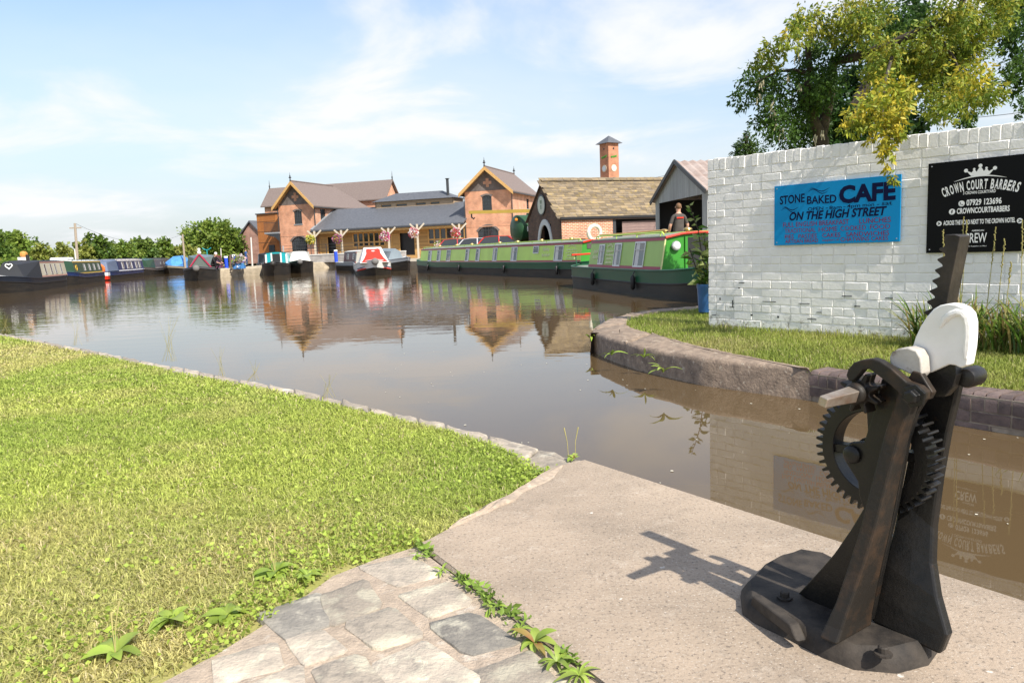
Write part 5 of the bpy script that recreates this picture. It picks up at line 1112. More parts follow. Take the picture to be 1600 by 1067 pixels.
dx = at(309, 439); db, gd = narrowboat("dark boat with maroon framed glass cratch beside the quay, bow towards the camera", dx, (dx[0] - 4.5, dx[1] + 14), 2.0, m_hull, mat("dull_grey", (.13, .13, .14), .5), maroon2, mat("brown_roof", (.25, .10, .05), .7), maroon, (1.0, 10.6), .66, .88, .12, (), (1, -1), bow_len=2.6, sheer=.24, fender=ropegrey, cratch=(mat("dim_glass", (.10, .13, .12), .25), 1.3), roofbits=False)
xb = gd["xb"]; mb = MB(); ft = gd["hw"](xb + 1.3) * .62; fz = gd["ztf"](xb + 1.3)
for sg in (1, -1): mb.bar((xb + 1.33, sg * .03, gd["zt"] + .1), (xb + 1.33, sg * (ft + .12), fz), .08)
mb.build("cratch_frame", maroon, db); mb = MB(); mb.ball((xb + 1.2, 0, gd["zt"] + .22), .13, 10); mb.ball((xb + 1.2, 0, gd["zt"] + .42), .1, 10); mb.build("white_lamp", white, db)
# boats along the left bank
LBN = "boats moored along the left bank"
h1, g1_ = narrowboat("dark boat with cream cabin and heart on its bow canopy at the left border", (-25.2, 36.9), (-28.2, 46.5), 2.1, m_hull, paint("blue_black_paint", (.016, .02, .032)), cream, tarp_k, mat("salmon", (.45, .22, .16), .5), (.25, 5.5), .66, .88, .26, [(1.3, .3, .2, .85, 0), (2.5, .3, .2, .85, 0), (3.4, .34, .2, .85, 0), (4.6, .36, .2, .85, 0)], (1, -1), group=LBN, bow_len=2.6, cratch=(tarp_k, 2.1), fender=ropegrey, win_style=0, foredeck=white, roofbits=False)
mb = MB(); hp = [(math.sin(q) ** 3 * .16, (13 * math.cos(q) - 5 * math.cos(2 * q) - 2 * math.cos(3 * q) - math.cos(4 * q)) / 17 * .16) for q in [i * math.pi / 8 for i in range(17)]]; xc = g1_["xb"] + 2.13; mb.tube([(xc, y, g1_["zt"] - .18 + z) for y, z in hp], .03, 6); mb.build("heart_emblem", white, h1)
for nm, x, mt in (("roof_box", 5.0, white), ("roof_flowers", 4.9, mat("orange_flower", (.55, .25, .06), .7)), ("chimney", 5.4, m_black)):
    mb = MB(); (mb.box(x - .35, x + .35, -.2, .2, g1_["zt"] + .05, g1_["zt"] + .28) if nm == "roof_box" else mb.ball((x, 0, g1_["zt"] + .42), .25, 8, (1.3, .8, .8)) if nm == "roof_flowers" else mb.tube([(x, .3, g1_["zt"]), (x, .3, g1_["zt"] + .4)], .09, 8)); mb.build(nm, mt, h1)
h2, g2_ = narrowboat("dark green boat with gold coach lines behind the cream boat", (-28.5, 47.3), (-31.4, 56.8), 2.1, m_hull, navy, bgreen, white, gold, (.8, 8.8), .66, .86, .24, [(1.8, .42, .25, .8, 1), (3.2, .42, .25, .8, 1), (4.6, .42, .25, .8, 1), (6.0, .42, .25, .8, 1)], (1, -1), group=LBN, win_style=0, cratch=None, bow_len=1.6)
mb = MB(); mb.box(6.9, 8.6, -.5, .5, g2_["zt"] + .07, g2_["zt"] + .28); mb.build("roof_cover", white, h2, bevel=.08)
mb = MB(); xw, ff = 8.2, .5; c = g2_["sp"](xw, .5, 1, .01); mb.tube([c + Vector((.17 * math.cos(i * .5236), 0, .17 * math.sin(i * .5236))) for i in range(13)], .035, 6); c = g2_["sp"](xw, .5, -1, .01); mb.tube([c + Vector((.17 * math.cos(i * .5236), 0, .17 * math.sin(i * .5236))) for i in range(13)], .035, 6); mb.build("porthole", gold, h2)
h3, g3_ = narrowboat("blue and white boat with an orange lifebuoy at its stern", (-35.0, 71.0), (-31.8, 57.8), 2.15, m_hull, navy, navy, paint("pink_white_roof", (.72, .62, .6)), white, (3.5, 12.2), .62, .92, .28, [(5.0, .7, .2, .85, 1), (6.6, .7, .2, .85, 1), (7.8, .7, .2, .85, 2), (9.6, .7, .2, .85, 1), (10.8, .7, .2, .85, 1)], (1, -1), group=LBN, win_style=0)
mb = MB(); mb.add([(.5, -.9, .7), (.5, .9, .7), (3.5, .95, .7), (3.5, -.95, .7), (1.0, -.7, 1.45), (1.0, .7, 1.45), (3.5, .8, 1.62), (3.5, -.8, 1.62)], [(0,1,5,4), (1,2,6,5), (2,3,7,6), (3,0,4,7), (4,5,6,7)]); mb.build("stern_canopy", [mat("canopy_blue", (.10, .13, .2), .6)], h3, bevel=.1)
mb = MB(); mb.box(-.02, .5, -.98, .98, .08, .42); mb.build("red_white_stern", [red], h3); mb = MB(); mb.box(-.03, .9, -1.0, 1.0, .36, .62); mb.build("white_stern", [white], h3)
mb = MB(); p0 = Vector((-31.15, 57.35, .62)); mb.tube([(.36 * math.cos(i * math.pi / 10), .0, .36 * math.sin(i * math.pi / 10)) for i in range(21)], .1, 10); o = mb.build("life_ring", mat("orange_ring", (.85, .15, .02), .5), None, smooth=True); o.location = p0; o.rotation_euler = (0, 0, .35); tag(o, "orange lifebuoy hung at the stern of the blue and white boat", "lifebuoy")
h4, g4_ = narrowboat("dark grey brown boat beyond the blue one on the far left bank", (-35.9, 73.2), (-40.0, 88.0), 2.15, m_hull, mat("brown_grey", (.10, .085, .08), .6), mat("umber_side", (.11, .085, .08), .6), m_darkmetal, mat("dull_line", (.3, .26, .22), .6), (.8, 12), .62, .95, .22, [(2.5, .3, .4, .7, 0), (4.5, .3, .4, .7, 0), (6.5, .3, .4, .7, 0), (8.5, .3, .4, .7, 0)], (1, -1), group=LBN, win_style=0, cratch=(bgreen, 1.6))
h5, g5_ = narrowboat("small moored boat shrouded in a bright blue tarpaulin", (-34.9, 77.5), (-36.9, 88), 2.0, m_hull, mat("tan_band", (.3, .27, .2), .7), mat("tan_side", (.34, .31, .25), .7), mat("tan_roof", (.4, .37, .3), .7), m_rope, (.8, 6.0), .6, .9, .2, (), (1, -1), group=LBN, roofbits=False)
mb = MB(); n = 10; vs = []
for i in range(n + 1):
    x = 5.0 + 4.2 * i / n; k = math.sin(math.pi * min(1, .35 + .6 * i / n)); w = (1.12 if i < 7 else 1.12 * (1 - (i - 6) / 5)); z = .6 + 1.2 * k
    vs += [(x, -w, .15 + .1 * (i % 2)), (x, -w * .95, z * .75), (x, -w * .4, z), (x, w * .4, z + .03 * (i % 3)), (x, w * .95, z * .75), (x, w, .15 + .1 * (i % 2))]
mb.add(vs, [(6*i+j, 6*i+6+j, 6*i+7+j, 6*i+1+j) for i in range(n) for j in range(5)] + [(5,4,3,2,1,0), tuple(6*n+j for j in range(6))]); mb.build("tarpaulin", tarp_b, h5)
h6, _ = narrowboat("pale grey canvas covered boat lying behind the quay and the crouching person", (-20.9, 66), (-27, 84), 2.0, m_hull, grey, mat("pale_canvas", (.50, .50, .48), .8, col2=(.36, .36, .35), scale=1.6, stretch=(3, 1, .2)), mat("dark_top", (.2, .2, .21), .7), grey, (1.0, 16), .66, .95, .2, (), (1, -1), roofbits=False, cratch=(tarp_k, 1.4), group=None)
# ------------------------------------------------------------------ buildings of the boatyard
PH = math.radians(18); BA_ = Vector((-5.2, 82, 0)); e1 = Vector((math.cos(PH), -math.sin(PH), 0)); e2 = Vector((math.sin(PH), math.cos(PH), 0)); GZ = .3
def bld(name, label, s0, t0, cat="building"): return thing(name, label, cat, BA_ + e1 * s0 + e2 * t0 + Vector((0, 0, GZ)), -PH)
def holed(mb, x0, x1, z0, z1, holes, fy, dep=.14, mi=0):
    """a wall face in the xz plane at y=fy(=number) with rectangular openings and reveals"""
    xs = sorted({x0, x1, *[h[0] for h in holes], *[h[1] for h in holes]}); zs = sorted({z0, z1, *[h[2] for h in holes], *[h[3] for h in holes]})
    for i in range(len(xs) - 1):
        for j in range(len(zs) - 1):
            xm, zm = (xs[i] + xs[i+1]) / 2, (zs[j] + zs[j+1]) / 2
            if not any(h[0] < xm < h[1] and h[2] < zm < h[3] for h in holes): mb.add([(xs[i], fy, zs[j]), (xs[i+1], fy, zs[j]), (xs[i+1], fy, zs[j+1]), (xs[i], fy, zs[j+1])], [(0, 1, 2, 3)], mi)
    for a, b, c, d_ in holes:
        mb.add([(a, fy, c), (b, fy, c), (b, fy, d_), (a, fy, d_), (a, fy + dep, c), (b, fy + dep, c), (b, fy + dep, d_), (a, fy + dep, d_)], [(0, 4, 5, 1), (1, 5, 6, 2), (2, 6, 7, 3), (3, 7, 4, 0)], mi)
def win(parent, x0, x1, z0, z1, y, nx, nz, fm, arch=0.0, side=False, bar=.045, name="window"):
    f = (lambda x, yy, z: (yy, x, z)) if side else (lambda x, yy, z: (x, yy, z)); mb = MB()
    for i in range(nx + 1): x = x0 + (x1 - x0) * i / nx; mb.bar(f(x, y, z0), f(x, y, z1), bar * (1.6 if i in (0, nx) else 1))
    for j in range(nz + 1): z = z0 + (z1 - z0) * j / nz; mb.bar(f(x0, y, z), f(x1, y, z), bar * (1.6 if j in (0, nz) else 1))
    w = mb.build(name, fm, parent); p = MB(); p.add([f(x0, y + .03, z0), f(x1, y + .03, z0), f(x1, y + .03, z1), f(x0, y + .03, z1)], [(0, 1, 2, 3)]); p.build("pane", m_glass, w)
    return w
def arch_head(parent, x0, x1, z0, rise, y, mt, th=.02, nm="arch_head", band=.16, bm=None):
    """fills the corners above a curved opening and rings it with a paler arch"""
    n = 10; mb = MB(); top = z0 + rise
    P = [(x0 + (x1 - x0) * i / n, z0 + rise * math.sin(math.pi * i / n) ** .75) for i in range(n + 1)]
    for i in range(n): a, b = P[i], P[i+1]; mb.prism([(a[0], y, a[1]), (b[0], y, b[1]), (b[0], y, top + .002), (a[0], y, top + .002)], (0, .13, 0))
    mb.build("arch_fill", mt, parent)
    mb = MB(); cx = (x0 + x1) / 2
    for i in range(n):
        a, b = P[i], P[i+1]; f = lambda p: (cx + (p[0] - cx) * (1 + band / ((x1 - x0) / 2)), y - th, p[1] + band); mb.prism([(a[0], y - th, a[1]), (b[0], y - th, b[1]), f(b), f(a)], (0, th, 0))
    mb.build(nm, bm or m_darkbrick, parent)
def gable_house(name, label, s0, w, dep, ez, az, wins, arch, sidewins=(), depth_ridge=None, hip=0):
    t = bld(name, label, s0, 0); E_, A_ = ez - GZ, az - GZ
    mb = MB(); holes = [(a, b, c, d_) for a, b, c, d_ in wins] + [(arch[0], arch[1], 0.0, arch[2] + arch[3])]
    holed(mb, 0, w, 0, E_, holes, 0)
    sh = [(a, b, c, d_) for a, b, c, d_ in sidewins]; sm = MB(); holed(sm, 0, dep, 0, E_, sh, 0)
    mb.v += [(w - v[1], v[0], v[2]) for v in sm.v]; k = len(mb.v) - len(sm.v); mb.f += [[i + k for i in f] for f in sm.f]; mb.m += sm.m
    mb.add([(0, 0, 0), (0, dep, 0), (0, dep, E_), (0, 0, E_)], [(0, 1, 2, 3)]); mb.add([(0, dep, 0), (w, dep, 0), (w, dep, E_), (w / 2, dep, A_ if not hip else E_), (0, dep, E_)], [(0, 1, 2, 3, 4)]); mb.build("wall", m_brick, t)
    MB().prism([(.0, -.012, E_), (w, -.012, E_), (w / 2, -.012, A_)], (0, .2, 0)).build("gable", m_darkbrick, t)
    mb = MB(); cx, cz, r, q = w / 2, E_ + (A_ - E_) * .36, .46, .16
    mb.prism([(cx + x, -.045, cz + z) for x, z in ((-q, -r), (q, -r), (q, -q), (r, -q), (r, q), (q, q), (q, r), (-q, r), (-q, q), (-r, q), (-r, -q), (-q, -q))], (0, .034, 0)); mb.build("brick_cross", m_brick, t)
    MB().box(0.0, w, -.03, .0, 3.05, 3.13).build("string_course", m_brick, t)
    ov, so_ = .75, .42; sl = (A_ - E_) / (w / 2); ez2 = E_ - sl * so_
    for sg, nm in ((-1, 0), (1, 1)):
        x_e = w / 2 + sg * (w / 2 + so_); P = [(x_e, -ov, ez2 + .02), (w / 2, -ov, A_ + .02), (w / 2, dep - hip, A_ + .02), (x_e, dep + .3, ez2 + .02)]
        mb = MB(); mb.prism(P, (0, 0, .16)); mb.build("roof_slope", m_tile, t)
        mb = MB(); mb.prism([(x_e, -ov - .05, ez2 - .22), (w / 2, -ov - .05, A_ - .22), (w / 2, -ov - .05, A_ + .17), (x_e, -ov - .05, ez2 + .17)], (0, .06, 0)); mb.build("bargeboard", m_oak, t)
        mb = MB(); mb.prism([(x_e, -ov, ez2 - .02), (w / 2, -ov, A_ - .02), (w / 2, .0, A_ - .02), (x_e, .0, ez2 - .02)], (0, 0, .03)); mb.build("soffit", m_oak, t)
        mb = MB(); mb.tube([(w / 2 + sg * (w / 2 + .07), -.07, ez2), (w / 2 + sg * (w / 2 + .07), -.07, 0)], .05, 6); mb.build("downpipe", m_darkmetal, t)
        mb = MB(); mb.box(x_e - .06, x_e + .06, -ov, dep, ez2 - .06, ez2 + .05); mb.build("gutter", m_darkmetal, t)
    if hip: mb = MB(); mb.add([(w / 2, dep - hip, A_ + .15), (-so_, dep + .3, ez2 + .15), (w + so_, dep + .3, ez2 + .15)], [(0, 1, 2)]); mb.build("roof_hip", m_tile, t)
    mb = MB(); mb.tube([(w / 2, -ov, A_ + .2), (w / 2, dep - hip, A_ + .2)], .09, 6); mb.build("ridge", m_tile, t)
    for y in (-ov,) + ((dep - hip,) if not hip or name == "gatehouse" else ()):
        mb = MB(); mb.lathe([(.10, 0), (.07, .2), (.045, .3), (.15, .36), (.16, .42), (.05, .5), (.09, .58), (.03, .66), (.012, .95)], 8, (w / 2, y, A_ + .15)); mb.build("finial", m_darkmetal, t)
    for i, (a, b, c, d_) in enumerate(wins):
        win(t, a, b, c, d_, .10, 4, 5, m_darkmetal, bar=.035); arch_head(t, a, b, d_ - .18, .18, -.004, m_brick)
        MB().box(a - .06, b + .06, -.06, .12, c - .1, c - .003).build("sill", m_lead, t)
    a, b, c, r = arch; win(t, a, b, .0, c + r, .10, 8, 6, m_darkmetal, bar=.05, name="arched_doors"); arch_head(t, a, b, c, r, -.004, m_brick)
    for (a, b, c, d_) in sidewins:
        wn_ = MB()
        for i in range(4): y = a + (b - a) * i / 3; wn_.bar((w - .1, y, c), (w - .1, y, d_), .04)
        for j in range(6): z = c + (d_ - c) * j / 5; wn_.bar((w - .1, a, z), (w - .1, b, z), .04)
        wo = wn_.build("window", m_darkmetal, t); MB().add([(w - .13, a, c), (w - .13, b, c), (w - .13, b, d_), (w - .13, a, d_)], [(0, 1, 2, 3)]).build("pane", m_glass, wo); MB().box(w - .02, w + .06, a - .06, b + .06, c - .1, c - .003).build("sill", m_lead, t)
    return t
lbh = gable_house("brick_building", "red brick gabled building with cross and balcony left of the restaurant", -22.55, 4.77, 13.0, 6.95, 9.42, [(2.05, 3.08, 4.42, 6.0)], (1.44, 3.52, 2.4, .62), [(1.28, 2.37, 4.53, 6.08)], hip=4.5)
# balcony on its left side
mb = MB(); mb.box(-1.95, 0, -.3, 1.2, 3.45, 3.62); mb.build("balcony_floor", m_lead, lbh); mb = MB(); mb.prism([(-1.95, -.25, 3.45), (0, -.25, 3.45), (0, -.25, 2.5), (-.5, -.25, 3.0)], (0, .12, 0)); mb.build("balcony_bracket", m_darkmetal, lbh)
mb = MB(); [mb.bar((x, -.27, 3.6), (x, -.27, 4.72), .03) for x in [-1.92 + i * .16 for i in range(13)]]; mb.bar((-1.95, -.27, 4.74), (0, -.27, 4.74), .06); mb.build("balcony_rail", m_darkmetal, lbh)
ctn = bld("weathering_steel_block", "rust orange metal clad block with curved corner left of the gabled brick building", -27.1, 2.0)
mb = MB(); P = [(0, 0), (3.0, -.5), (4.6, -.2), (4.6, 8), (0, 8)]; mb.prism([(x, y, 0) for x, y in P], (0, 0, 5.9)); mb.build("wall", m_corten, ctn); mb = MB(); mb.prism([(x + (-.1 if x == 0 else .05), y - .12, 5.9) for x, y in P], (0, 0, .12)); mb.build("roof_edge", m_darkmetal, ctn)
for k, (x, z) in enumerate(((0, 1.2), (0, 2.5), (0, 3.8), (0, 5.0))): MB().box(.02, 2.9, -.02, -.0, z, z + .03).build("panel_joint", m_darkmetal, ctn, rot=(0, 0, -.165))
mb = MB(); mb.box(1.8, 2.6, -.55, -.5, 0, 2.2); mb.build("door", m_darkmetal, ctn)
sbr = bld("small_brick_gable", "small older brick gable with slate roof at the far left of the yard buildings", -34.0, 8.0)
mb = MB(); mb.prism([(0, 0, 0), (3.2, 0, 0), (3.2, 0, 3.9), (1.5, 0, 5.4), (0, 0, 3.7)], (0, 8, 0)); mb.build("wall", brick_mat("mixed_brick", (.40, .19, .14), (.30, .13, .10), (.42, .36, .30)), sbr)
for sg in (-1, 1): mb = MB(); xe = 1.5 + sg * 1.95; mb.prism([(xe, -.3, 3.45), (1.5, -.3, 5.42), (1.5, 8.2, 5.42), (xe, 8.2, 3.45)], (0, 0, .2)); mb.build("roof_slope", m_slate, sbr)
rear = bld("rear_wing", "long brown tiled roof rising behind the left gabled building", -36.6, 15.5); mb = MB(); mb.box(0, 19.2, 1.5, 5.5, 0, 8.0); mb.build("wall", m_brick, rear)
for sg in (-1, 1): mb = MB(); ye = 3.5 + sg * 2.4; mb.prism([(-.4, ye, 7.85), (19.6, ye, 7.85), (19.6, 3.5, 10.55), (-.4, 3.5, 10.55)], (0, 0, .15)); mb.build("roof_slope", m_tile, rear)
[MB().prism([(x, 1.5, 8.0), (x, 5.5, 8.0), (x, 3.5, 10.5)], (.15, 0, 0)).build("gable", m_brick, rear) for x in (0, 19.05)]
for x in (-.3, 19.5): mb = MB(); mb.lathe([(.1, 0), (.06, .25), (.14, .32), (.05, .45), (.012, 1.2)], 8, (x, 3.5, 10.65)); mb.build("finial", m_darkmetal, rear)
rbh = gable_house("gatehouse", "red brick gabled building with cross right of the restaurant", .80, 5.25, 9.6, 7.12, 9.42, [(1.94, 3.02, 4.72, 6.35)], (1.31, 3.65, 2.5, .65), [(5.5, 6.5, 5.0, 6.1)])
# timber restaurant
rs = bld("timber_restaurant", "single storey timber clad restaurant with long slate roof and clerestory", -17.75, .3, "restaurant"); RL = 18.5; g0 = GZ
oz = lambda z: z - GZ
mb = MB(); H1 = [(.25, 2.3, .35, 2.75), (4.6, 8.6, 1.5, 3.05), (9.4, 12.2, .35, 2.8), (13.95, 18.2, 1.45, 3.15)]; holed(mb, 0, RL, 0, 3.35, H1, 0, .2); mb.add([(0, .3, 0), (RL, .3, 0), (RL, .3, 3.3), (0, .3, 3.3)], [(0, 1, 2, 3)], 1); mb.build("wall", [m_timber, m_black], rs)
def lights(x0, x1, z0, z1, n, ztr):
    mb = MB(); b_ = .16
    for i in range(n + 1): x = x0 + (x1 - x0) * i / n; mb.box(x - b_ / 2, x + b_ / 2, -.07, .04, z0, z1)
    for z in (z0, ztr, z1): mb.box(x0, x1, -.05, .03, z - b_ / 2, z + b_ / 2)
    f = mb.build("window", m_oak, rs)
    for i in range(n):
        a, b = x0 + (x1 - x0) * i / n + b_ / 2, x0 + (x1 - x0) * (i + 1) / n - b_ / 2
        for c, d_ in ((z0 + b_ / 2, ztr - b_ / 2), (ztr + b_ / 2, z1 - b_ / 2)): MB().add([(a, .02, c), (b, .02, c), (b, .02, d_), (a, .02, d_)], [(0, 1, 2, 3)]).build("pane", m_glass, f)
lights(4.6, 8.6, 1.5, 3.05, 6, 1.98); lights(13.95, 18.2, 1.45, 3.15, 6, 1.95)
for x in (.25, 9.4):
    mb = MB(); mb.box(x, x + .12, -.06, .02, .35, 2.75); mb.box(x + .95, x + 1.07, -.06, .02, .35, 2.75); mb.box(x, x + 1.07, -.05, .02, 2.62, 2.78); mb.box(x, x + 1.07, -.05, .02, 1.3, 1.42); mb.box(x, x + 1.07, -.05, .02, .35, .5); d_ = mb.build("door_leaf", m_oak, rs); MB().box(x + .1, x + .97, -.02, .01, .48, 2.64).build("panel", m_timber, d_)
mb = MB(); mb.prism([(-.05, -1.35, 3.45), (RL + .15, -1.35, 3.45), (RL + .15, 4.0, 5.95), (-.05, 4.0, 5.95)], (0, 0, .16)); mb.build("roof_slope", m_slate, rs); mb = MB(); mb.prism([(-.05, 4.0, 5.95), (RL + .1, 4.0, 5.95), (RL + .1, 9, 3.4), (-.05, 9, 3.4)], (0, 0, .16)); mb.build("roof_slope", m_slate, rs)
MB().box(-.1, RL + .2, -1.45, -1.32, 3.36, 3.5).build("gutter", m_darkmetal, rs); MB().box(-.05, RL + .1, -1.3, -1.2, 3.12, 3.4).build("fascia", m_oak, rs); MB().box(0, RL, -1.2, 0, 3.30, 3.34).build("soffit", m_oak, rs)
mb = MB(); mb.bar((.0, -1.3, 3.66), (.0, 3.9, 6.08), .3, .06); mb.build("flashing", m_lead, rs)
cm = MB(); cs_ = [(.75, 2.1, 5.98, 6.3), (2.7, 4.1, 5.98, 6.3), (5.2, 6.5, 5.98, 6.3), (7.05, 8.2, 5.98, 6.3)]; holed(cm, 0, 9.9, 5.4, 6.66, cs_, 0, .1); cm.add([(0, .15, 5.4), (9.9, .15, 5.4), (9.9, .15, 6.66), (0, .15, 6.66)], [(0, 1, 2, 3)]); cm.box(9.75, 9.9, 0, 3, 5.4, 6.66); cm.box(0, .15, 0, 3, 5.4, 6.66)
cm.v = [(x + 5.75, y + 3.6, z) for x, y, z in cm.v]; cm.build("clerestory_wall", mat("silvered_boards", (.48, .36, .24), .8, col2=(.36, .26, .17), scale=2, stretch=(.5, 1, 9)), rs)
for a, b, c, d_ in cs_: win(rs, a + 5.75, b + 5.75, c, d_, 3.66, 1, 1, m_oak, name="clerestory_window")
mb = MB(); mb.add([(5.5, 3.2, 6.62), (15.95, 3.2, 6.62), (15.95, 7.0, 6.62), (5.5, 7.0, 6.62), (7.75, 5.1, 7.6), (13.7, 5.1, 7.6)], [(0, 1, 5, 4), (1, 2, 5), (2, 3, 4, 5), (3, 0, 4), (0, 3, 2, 1)]); mb.build("clerestory_roof", m_slate, rs)
mb = MB(); mb.tube([(14.9, 3.9, 6.2), (14.9, 3.9, 8.75)], .16, 10); mb.lathe([(.26, 0), (.26, .06)], 10, (14.9, 3.9, 8.75)); mb.build("flue", m_darkmetal, rs)
# planks of the cladding, one by one
pl = [MB().box(0, w_, -.02, 0, .006, .186).mesh("plank", m_timber) for w_ in (2.2, .75, 1.7)]
for (x, w_, k) in ((2.35, 2.2, 0), (8.65, .75, 1), (12.25, 1.7, 2)):
    for i in range(16): put("plank", pl[k], rs, (x, -.001 - .003 * (i % 2), .34 + i * .188))
# stone roofed shed
Q = math.radians(20); SB = Vector((2.93, 41, 0)); sh = thing("stone_roofed_shed", "low old brick shed with mossy stone slate roof and round clock on its gable", "shed", SB + Vector((0, 0, GZ)), Q); SE, SA, SD, SL = 2.5 - GZ, 4.62 - GZ, 4.9, 9.0
mb = MB(); gh = MB(); holed(gh, 0, SD, 0, SE, [(1.75, 3.45, 0, 1.95)], 0, .3); gh.add([(0, 0, SE), (SD, 0, SE), (SD / 2, 0, SA)], [(0, 1, 2)]); mb.add([(v[1], SD - v[0], v[2]) for v in gh.v], gh.f); mb.build("gable", m_shadebrick, sh)
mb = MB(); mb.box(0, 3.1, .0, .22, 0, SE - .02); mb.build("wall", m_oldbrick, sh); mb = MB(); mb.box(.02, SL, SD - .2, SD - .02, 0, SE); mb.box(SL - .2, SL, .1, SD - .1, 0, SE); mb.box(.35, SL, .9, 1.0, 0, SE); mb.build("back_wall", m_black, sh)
mb = MB(); mb.box(3.1, 3.3, 0, .2, 0, SE - .05); mb.build("post", m_darkmetal, sh)
pw = mat("faded_boards", (.27, .19, .17), .85, col2=(.19, .13, .12), scale=2, stretch=(1, 1, 9)); pmh = MB().box(0, 2.75, 0, .03, 0, .16).mesh("plank", pw)
for i in range(11): put("plank", pmh, sh, (3.75, .1 + .008 * (i % 2), .1 + .165 * i))
mb = MB(); n = 14; P = [(2.6 + .85 * math.cos(math.pi * i / n), .62 + 1.3 * math.sin(math.pi * i / n)) for i in range(n + 1)]; P = [(3.45, .0)] + P + [(1.75, .0)]; Po = [(3.68, 0)] + [(2.6 + 1.08 * math.cos(math.pi * i / n), .62 + 1.62 * math.sin(math.pi * i / n)) for i in range(n + 1)] + [(1.52, 0)]
for i in range(len(P) - 1): mb.prism([(-.06, SD - P[i][0], P[i][1]), (-.06, SD - P[i+1][0], P[i+1][1]), (-.06, SD - Po[i+1][0], Po[i+1][1]), (-.06, SD - Po[i][0], Po[i][1])], (.08, 0, 0))
mb.build("arch_surround", mat("painted_arch", (.50, .52, .53), .6), sh)
mb = MB(); mb.lathe([(.58, 0), (.6, .05), (.52, .06), (.5, .05)], 28, (-.01, SD / 2 + .2, 3.35 - GZ), (-1, 0, 0)); ck = mb.build("clock", m_darkmetal, sh); mb = MB(); mb.lathe([(.52, .055), (.01, .056)], 28, (-.01, SD / 2 + .2, 3.35 - GZ), (-1, 0, 0)); mb.build("dial", mat("clock_dial", (.55, .56, .5), .5, col2=(.48, .52, .42), scale=6), ck)
mb = MB(); mb.box(-.075, -.07, SD / 2 + .08, SD / 2 + .32, 3.42 - GZ, 3.62 - GZ); mb.box(-.075, -.07, SD / 2 + .14, SD / 2 + .28, 3.12 - GZ, 3.36 - GZ); mb.build("emblem", mat("dial_mark", (.18, .24, .16), .6), ck)
MB().box(-.1, SL, -.18, -.08, SE - .09, SE + .03).build("gutter", m_black, sh); MB().box(-.06, SL, -.1, .0, SE - .12, SE - .02).build("fascia", m_black, sh)
m_ss = mat("stone_slate", (.235, .175, .095), .95, col2=(.145, .118, .09), scale=2.4, lo=.35, hi=.65, bump=.6, bscale=14, rnd=.34, col3=(.27, .20, .075), scale3=3, f3=.58)
sl_len = math.hypot(SD / 2 + .2, SA - SE + .14); ang = math.atan2(SA - SE, SD / 2); ns = 0
slv = []
for i in range(6):
    w_ = (.34, .40, .46, .52, .43, .37)[i]; r_ = random.Random(i); b = MB(); b.box(.006, w_ - .006, 0, .36, 0, .03); b.v = [(x + r_.uniform(-.012, .012), y + r_.uniform(-.014, .014), z + r_.uniform(-.005, .005)) for x, y, z in b.v]; slv.append((w_, b, b.mesh("slate", m_ss)))
y = -.16; row = 0; extra = MB()
while y < sl_len - .25:
    stp = .27 - .009 * row; x = -.12 - random.uniform(0, .2)
    while x < SL:
        w_, b, me = random.choice(slv); yy = y * math.cos(ang); zz = SE + .01 + y * math.sin(ang)
        if ns < 300 and -.5 < x < 7.2: put("slate", me, sh, (x, yy, zz + .03), (ang - .05, random.uniform(-.02, .02), 0)); ns += 1
        else:
            R_ = Matrix.Translation((x, yy, zz + .03)) @ Matrix.Rotation(ang - .05, 4, 'X'); extra.add([R_ @ Vector(v) for v in b.v], b.f)
        x += w_
    y += stp; row += 1
o = extra.build("slate_courses", m_ss, sh); o["kind"] = "stuff"
mb = MB(); mb.prism([(-.1, -.12, SE - .16), (SL, -.12, SE - .16), (SL, SD / 2, SA - .05), (-.1, SD / 2, SA - .05)], (0, 0, .03)); mb.prism([(-.1, SD + .2, SE - .06), (SL, SD + .2, SE - .06), (SL, SD / 2, SA + .02), (-.1, SD / 2, SA + .02)], (0, 0, .06)); mb.build("roof_deck", m_shadebrick, sh)
rt_ = MB().prism([(0, -.14, -.06), (0, 0, .06), (0, .14, -.06), (0, 0, .0)], (.44, 0, 0)).mesh("ridge_tile", m_ss)
for i in range(20): put("ridge_tile", rt_, sh, (-.1 + i * .455, SD / 2, SA + .12), (0, random.uniform(-.03, .03), 0))
# grey boathouse with corrugated roof
gs = thing("corrugated_boathouse", "grey boarded boathouse with rusty corrugated roof beside the stone roofed shed", "shed", (7.1, 26.9, GZ), math.atan2(-.1, .995) * -1); GE, GA, GW = 2.76 - GZ, 4.05 - GZ, 6.24
gmat = mat("grey_boards", (.40, .41, .41), .85, col2=(.28, .28, .27), scale=1.5, stretch=(1, 6, .5), rnd=.10); P = []
k = 24
for i in range(k):
    y0_, y1_ = GW * i / k + .004, GW * (i + 1) / k - .004; zt1, zt2 = [GE + (GA - GE) * (1 - abs(y - GW / 2) / (GW / 2)) for y in (y0_, y1_)]; zb_ = GE - .12 if .5 < (y0_ + y1_) / 2 < GW - .62 else 0
    mb = MB(); mb.prism([(0, y0_, zb_), (0, y1_, zb_), (0, y1_, zt2), (0, y0_, zt1)], (.03 + .006 * (i % 2), 0, 0)); mb.build("board", gmat, gs)
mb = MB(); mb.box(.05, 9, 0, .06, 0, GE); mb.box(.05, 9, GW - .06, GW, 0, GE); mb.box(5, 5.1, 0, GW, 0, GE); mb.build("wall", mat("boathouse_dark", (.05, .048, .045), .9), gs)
cr = mat("rusty_corrugated", (.27, .20, .17), .8, col2=(.36, .30, .27), scale=3, bump=.2)
